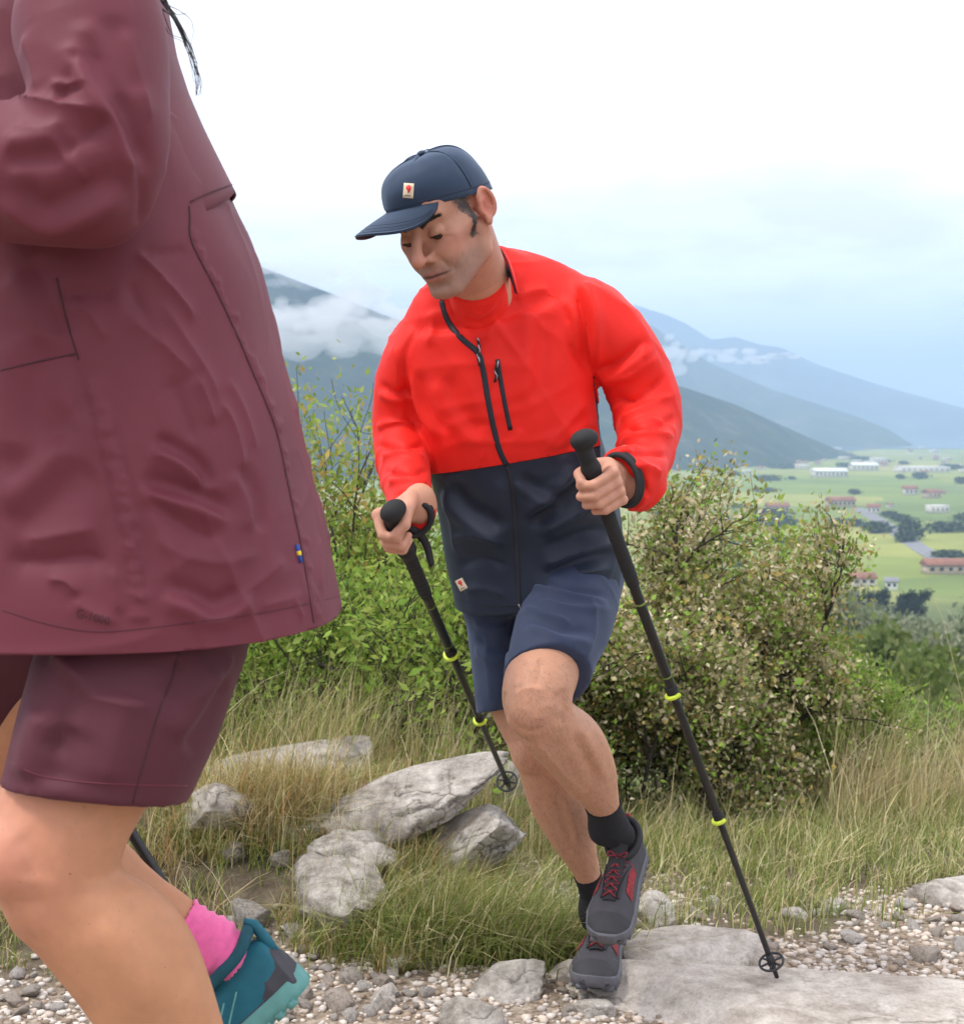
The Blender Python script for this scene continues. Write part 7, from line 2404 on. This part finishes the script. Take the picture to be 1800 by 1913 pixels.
def build_valley():
    W = plain('pale_render', (.62, .58, .52), .9, vscale=.4); W2 = plain('buff_render', (.50, .40, .29), .9, vscale=.4); Rf = plain('terracotta_tiles', (.26, .115, .070), .9, vscale=.6, var=.25); Wh = plain('white_sheet_roof', (.80, .80, .80), .7, vscale=.3); Wn = plain('dark_window', (.03, .035, .04), .3)
    GY = plain('grey_roof', (.25, .25, .26), .9, vscale=.3)
    house('long low farmhouse with red tiled roof at the right edge, below the fields', 27, 8, 4.2, 2.2, W2, Rf, G(1790, 610), .05, wins=7, win_m=Wn)
    house('pale house with pink roof among the dark trees at the foot of the slope', 9, 6, 3.4, 1.6, W, Rf, G(1612, 560), .1, wins=3, win_m=Wn)
    house('white outbuilding right of the pink roofed house, by the dark trees', 4, 4, 3.4, 1.2, Wh, GY, G(1668, 545), -.2, wins=2, win_m=Wn)
    house('small white shed left of the pink roofed house, beside the big bush', 4, 4, 3, 1.1, Wh, GY, G(1535, 550), .2, wins=2, win_m=Wn)
    house('red roofed farm half hidden behind the top of the big bush', 15, 9, 4.5, 2.4, W2, Rf, G(1452, 1050), 0, wins=5, win_m=Wn)
    house('brown roofed farm with dark trees left of the road in the valley', 20, 10, 5, 2.6, W2, Rf, G(1570, 1120), .1, wins=6, win_m=Wn)
    house('long white warehouse roof in the middle of the far plain', 38, 20, 8, 3, W, Wh, G(1548, 1720), .05, wins=8, win_m=Wn)
    house('white shed roof right of the long warehouse on the far plain', 34, 22, 8, 3, W, Wh, G(1612, 1960), 0, wins=6, win_m=Wn)
    house('pale flat roofed works at the right of the far plain', 62, 30, 7, 4, W, Wh, G(1722, 1900), .02, wins=9, flat=True, win_m=Wn)
    g = np.random.default_rng(31)
    v1 = house('tiny pale house with red roof in the valley town', 11, 9, 6, 2.5, W, Rf, G(1700, 1300), 0, 'far houses of the valley', 3, win_m=Wn)
    v2 = house('tiny pale house with red roof in the valley town', 13, 9, 5, 2.5, W2, Rf, G(1740, 1250), .4, 'far houses of the valley', 3, win_m=Wn)
    v3 = house('tiny white flat roofed block in the valley town', 24, 14, 9, 3, W, Wh, G(1640, 2300), .2, 'far white blocks of the valley', 4, flat=True, win_m=Wn)
    for k in range(70):
        v = (v1, v2, v3)[int(g.choice(3, p=[.4, .35, .25]))]
        if k < 4: d, px = g.uniform(1020, 1320), g.uniform(1590, 1830)
        elif k < 42: d, px = g.uniform(1850, 2600), g.uniform(1250, 1840)
        else: d, px = g.uniform(2600, 3700), g.uniform(1400, 1840)
        copy_tree(v, G(px, d), g.uniform(.4, .8), g.uniform(-.6, .6), v['label'], v['group'])
    # country road crossing the fields
    rp = [(1600, 948), (1628, 962), (1660, 982), (1690, 1003), (1722, 1024), (1760, 1046)]
    L = []
    for px, py in rp:
        d = 62.1 / (py - 790) * FPX
        L.append(np.array([(px - CX) / FPX * d, d, -60.9]))
    L = np.array(L); T = np.gradient(L, axis=0); T /= np.linalg.norm(T, axis=1, keepdims=True); S = np.stack([T[:, 1], -T[:, 0], 0 * T[:, 0]], 1)
    V = np.concatenate([L - S * 5, L + S * 5]); V[:, 2] = ground_h(V[:, 0], V[:, 1]) + .12; m = len(L); i = np.arange(m - 1)
    tag(obj('road', V, np.stack([i, i + 1, i + m + 1, i + m], 1), plain('road_asphalt', (.20, .20, .21), .9, vscale=.2)), kind='structure')
    # lake far away on the right
    m_, nt, b, N = new_mat('lake_water'); b.inputs['Base Color'].default_value = (.03, .06, .08, 1); b.inputs['Roughness'].default_value = .12; b.inputs['IOR'].default_value = 1.33
    bump(nt, b, noise(nt, .02, 3, .5), .2, 2.0)
    sh = [(1540, 845), (1640, 838), (1800, 838), (2100, 842), (2100, 810), (1700, 810), (1600, 816), (1500, 826)]
    V = []
    for px, py in sh:
        d = 61.5 / (py - 790) * FPX if py > 800 else 9000
        d = min(d, 9000)
        V.append([(px - CX) / FPX * d, d, -60.4])
    V = np.array(V); c = V.mean(0); n = len(V)
    V = np.concatenate([V, [c]])
    tag(obj('lake', V, np.array([[k, (k + 1) % n, n] for k in range(n)]), m_), kind='structure')


# ------------------------------------------------------------------ mountains, low clouds, haze
def ridge(name, crest, run, seed, mat, rough=1.0, back=600., base=-64.):
    """crest: (px, py, distance); slopes run down to the valley floor towards the camera"""
    Cr = np.array([P(*c) for c in crest])
    u = np.linspace(0, 1, len(Cr)); uu = np.linspace(0, 1, 260)
    L = np.stack([np.interp(uu, u, Cr[:, k]) for k in range(3)], 1)
    for _ in range(6): L[1:-1] = .25 * L[:-2] + .5 * L[1:-1] + .25 * L[2:]
    hgt = np.maximum(L[:, 2] - base, 0)
    L[:, 2] += rough * .055 * hgt * snoise(L, 18 / np.ptp(L[:, 0]), seed, 4, .6)
    rows = []
    vs = np.concatenate([np.linspace(-1, 0, 14, endpoint=False), np.linspace(0, 1, 60)])
    toward = -nrm_rows(np.stack([L[:, 0] * .35, L[:, 1], 0 * L[:, 0]], 1))
    for v in vs:
        if v <= 0:
            q = L - toward * (back * -v); q[:, 2] = base + hgt * (1 + v) ** 1.1
        else:
            q = L + toward * (run * v * (hgt / hgt.max())[:, None] ** .6); q[:, 2] = base + (L[:, 2] - base) * (1 - v) ** 1.12
            k = math.sin(math.pi * min(1, v * 1.1)) if v < .95 else .1
            gul = snoise(np.stack([L[:, 0] * 1.0, L[:, 1] * .3 + v * run * .25, 0 * L[:, 0]], 1), 34 / np.ptp(L[:, 0]), seed + 3, 4, .6)
            q[:, 2] += rough * .20 * hgt * k * gul * (.4 + .6 * v)
        rows.append(q)
    V = np.concatenate(rows); n = len(L); i = np.arange(n - 1)
    Q = np.concatenate([np.stack([r * n + i, r * n + i + 1, (r + 1) * n + i + 1, (r + 1) * n + i], 1) for r in range(len(vs) - 1)])
    return tag(obj(name, V, Q, mat), kind='structure')


def forest_mat(name, scale, a=(.012, .022, .012), b_=(.045, .062, .030), c_=(.17, .16, .13)):
    m, nt, b, N = new_mat(name)
    f = noise(nt, scale, 9, .68)
    col = ramp(nt, f, [(.32, a), (.55, b_), (.72, c_)])
    nt.links.new(col, b.inputs['Base Color']); b.inputs['Roughness'].default_value = 1.0; b.inputs['Specular IOR Level'].default_value = 0
    bump(nt, b, noise(nt, scale * 4, 8, .7), 1.0, 14)
    return m


def cloud_bank(name, blobs, seed, dens):  # low clouds against the mountain faces, volumes inside the haze
    g = np.random.default_rng(seed); C0, S = [], []
    for b_ in blobs:
        c = P(*b_[:3]); s3 = np.array(b_[3:6], float)
        for k in range(11):
            C0.append(c + g.normal(size=3) * s3 * np.array([.95, .5, .60])); S.append(s3 * g.uniform(.14, .58) * np.array([1, 1, 1.15]))
    C0, S = np.array(C0), np.array(S)
    vox = np.median(S[:, 2]) / 4
    F = Field((C0 - S).min(0) - 8 * vox, (C0 + S).max(0) + 8 * vox, vox); F.big = 1e3; F.D[:] = 1e3
    for c, s in zip(C0, S):
        m_ = s.max() + 6 * vox
        w = F._win(c - m_, c + m_); sl, (X, Y, Z) = w
        k0 = np.sqrt(((X - c[0]) / s[0]) ** 2 + ((Y - c[1]) / s[1]) ** 2 + ((Z - c[2]) / s[2]) ** 2)
        F.put(sl, ((k0 - 1) * s.min()).astype(np.float32), 2.5 * vox)
    V, q = F.extract()
    s_ = np.median(S[:, 2])
    V = V + vnormals(V, q) * (s_ * (.45 * snoise(V, 1.5 / s_, seed, 4, .62)))[:, None]
    m, nt, b, N = new_mat(name)
    nt.nodes.remove(b)
    vol = N('ShaderNodeVolumePrincipled'); vol.inputs['Color'].default_value = (1, 1, 1, 1); vol.inputs['Density'].default_value = dens; vol.inputs['Anisotropy'].default_value = .2
    nt.links.new(vol.outputs[0], nt.nodes['Material Output'].inputs['Volume'])
    return tag(obj(name, V, q, m), kind='stuff')


HAZE_DENSITY = 2.5e-4
HAZE_COLOR = (.52, .71, 1.0)


def build_far():
    F1 = forest_mat('near_forest', .012); F2 = forest_mat('far_forest', .004)
    ridge('mountain', [(-900, 300, 2000), (-200, 380, 2100), (300, 440, 2150), (480, 495, 2200), (560, 526, 2200), (640, 556, 2200), (720, 590, 2200), (900, 640, 2250), (1100, 685, 2300), (1267, 720, 2400), (1372, 755, 2500), (1450, 790, 2600), (1512, 818, 2750), (1567, 841, 2850), (1640, 862, 2850)], 850, 3, F1)
    ridge('mountain', [(760, 720, 5600), (950, 640, 5500), (1100, 590, 5400), (1213, 608, 5200), (1330, 680, 5000), (1442, 728, 4800), (1528, 755, 4600), (1600, 778, 4500), (1660, 803, 4400), (1707, 834, 4200), (1730, 846, 4100)], 1500, 5, F2, 1.0, 1500)
    ridge('mountain', [(650, 700, 8200), (850, 600, 8100), (1000, 555, 8000), (1180, 568, 7900), (1245, 588, 7800), (1279, 604, 7700), (1329, 635, 7700), (1372, 629, 7600), (1423, 645, 7600), (1458, 649, 7500), (1528, 682, 7500), (1644, 720, 7400), (1800, 763, 7200), (1950, 800, 7000), (2100, 812, 7000)], 1400, 8, F2, .8, 1500)
    cloud_bank('low_cloud', [(500, 600, 1850, 50, 60, 22), (550, 615, 1830, 60, 70, 28), (600, 618, 1850, 55, 60, 26), (650, 640, 1850, 45, 50, 16), (580, 585, 1900, 40, 50, 18), (690, 600, 1900, 35, 50, 16), (520, 640, 1830, 40, 40, 14)], 4, .016)
    cloud_bank('low_cloud', [(640, 545, 2120, 60, 60, 22), (700, 575, 2120, 70, 60, 28), (590, 520, 2120, 60, 60, 18), (560, 500, 2150, 70, 60, 14), (760, 600, 2100, 60, 60, 26)], 6, .010)
    cloud_bank('low_cloud', [(1262, 660, 4500, 50, 80, 32), (1245, 650, 4550, 40, 80, 26), (1285, 668, 4500, 30, 60, 18), (1315, 656, 4500, 26, 60, 16)], 7, .014)
    cloud_bank('low_cloud', [(1370, 660, 4600, 42, 80, 18), (1405, 668, 4600, 52, 80, 16), (1440, 668, 4600, 40, 60, 11), (1425, 674, 4550, 20, 40, 10)], 9, .016)
    m, nt, b, N = new_mat('haze'); nt.nodes.remove(b)
    vol = N('ShaderNodeVolumePrincipled'); vol.inputs['Color'].default_value = (*HAZE_COLOR, 1); vol.inputs['Density'].default_value = HAZE_DENSITY; vol.inputs['Anisotropy'].default_value = 0.0
    nt.links.new(vol.outputs[0], nt.nodes['Material Output'].inputs['Volume'])
    lo, hi = np.array([-12000, -16500, -72.]), np.array([12000, 16500, 680.])
    V, Q, T = box((0, 0, lo[2]), (hi[0] - lo[0], hi[1] - lo[1], hi[2] - lo[2]))
    tag(obj('haze', V, Q, m, None, False), kind='stuff')
# ================================================================== build everything: structure first, then people, then small things
build_ground()
build_far()
build_valley()
build_plants()
build_rocks()
build_grass()
_poles, _info = build_man()
build_man_poles(_poles)
build_woman_pole(*build_woman())
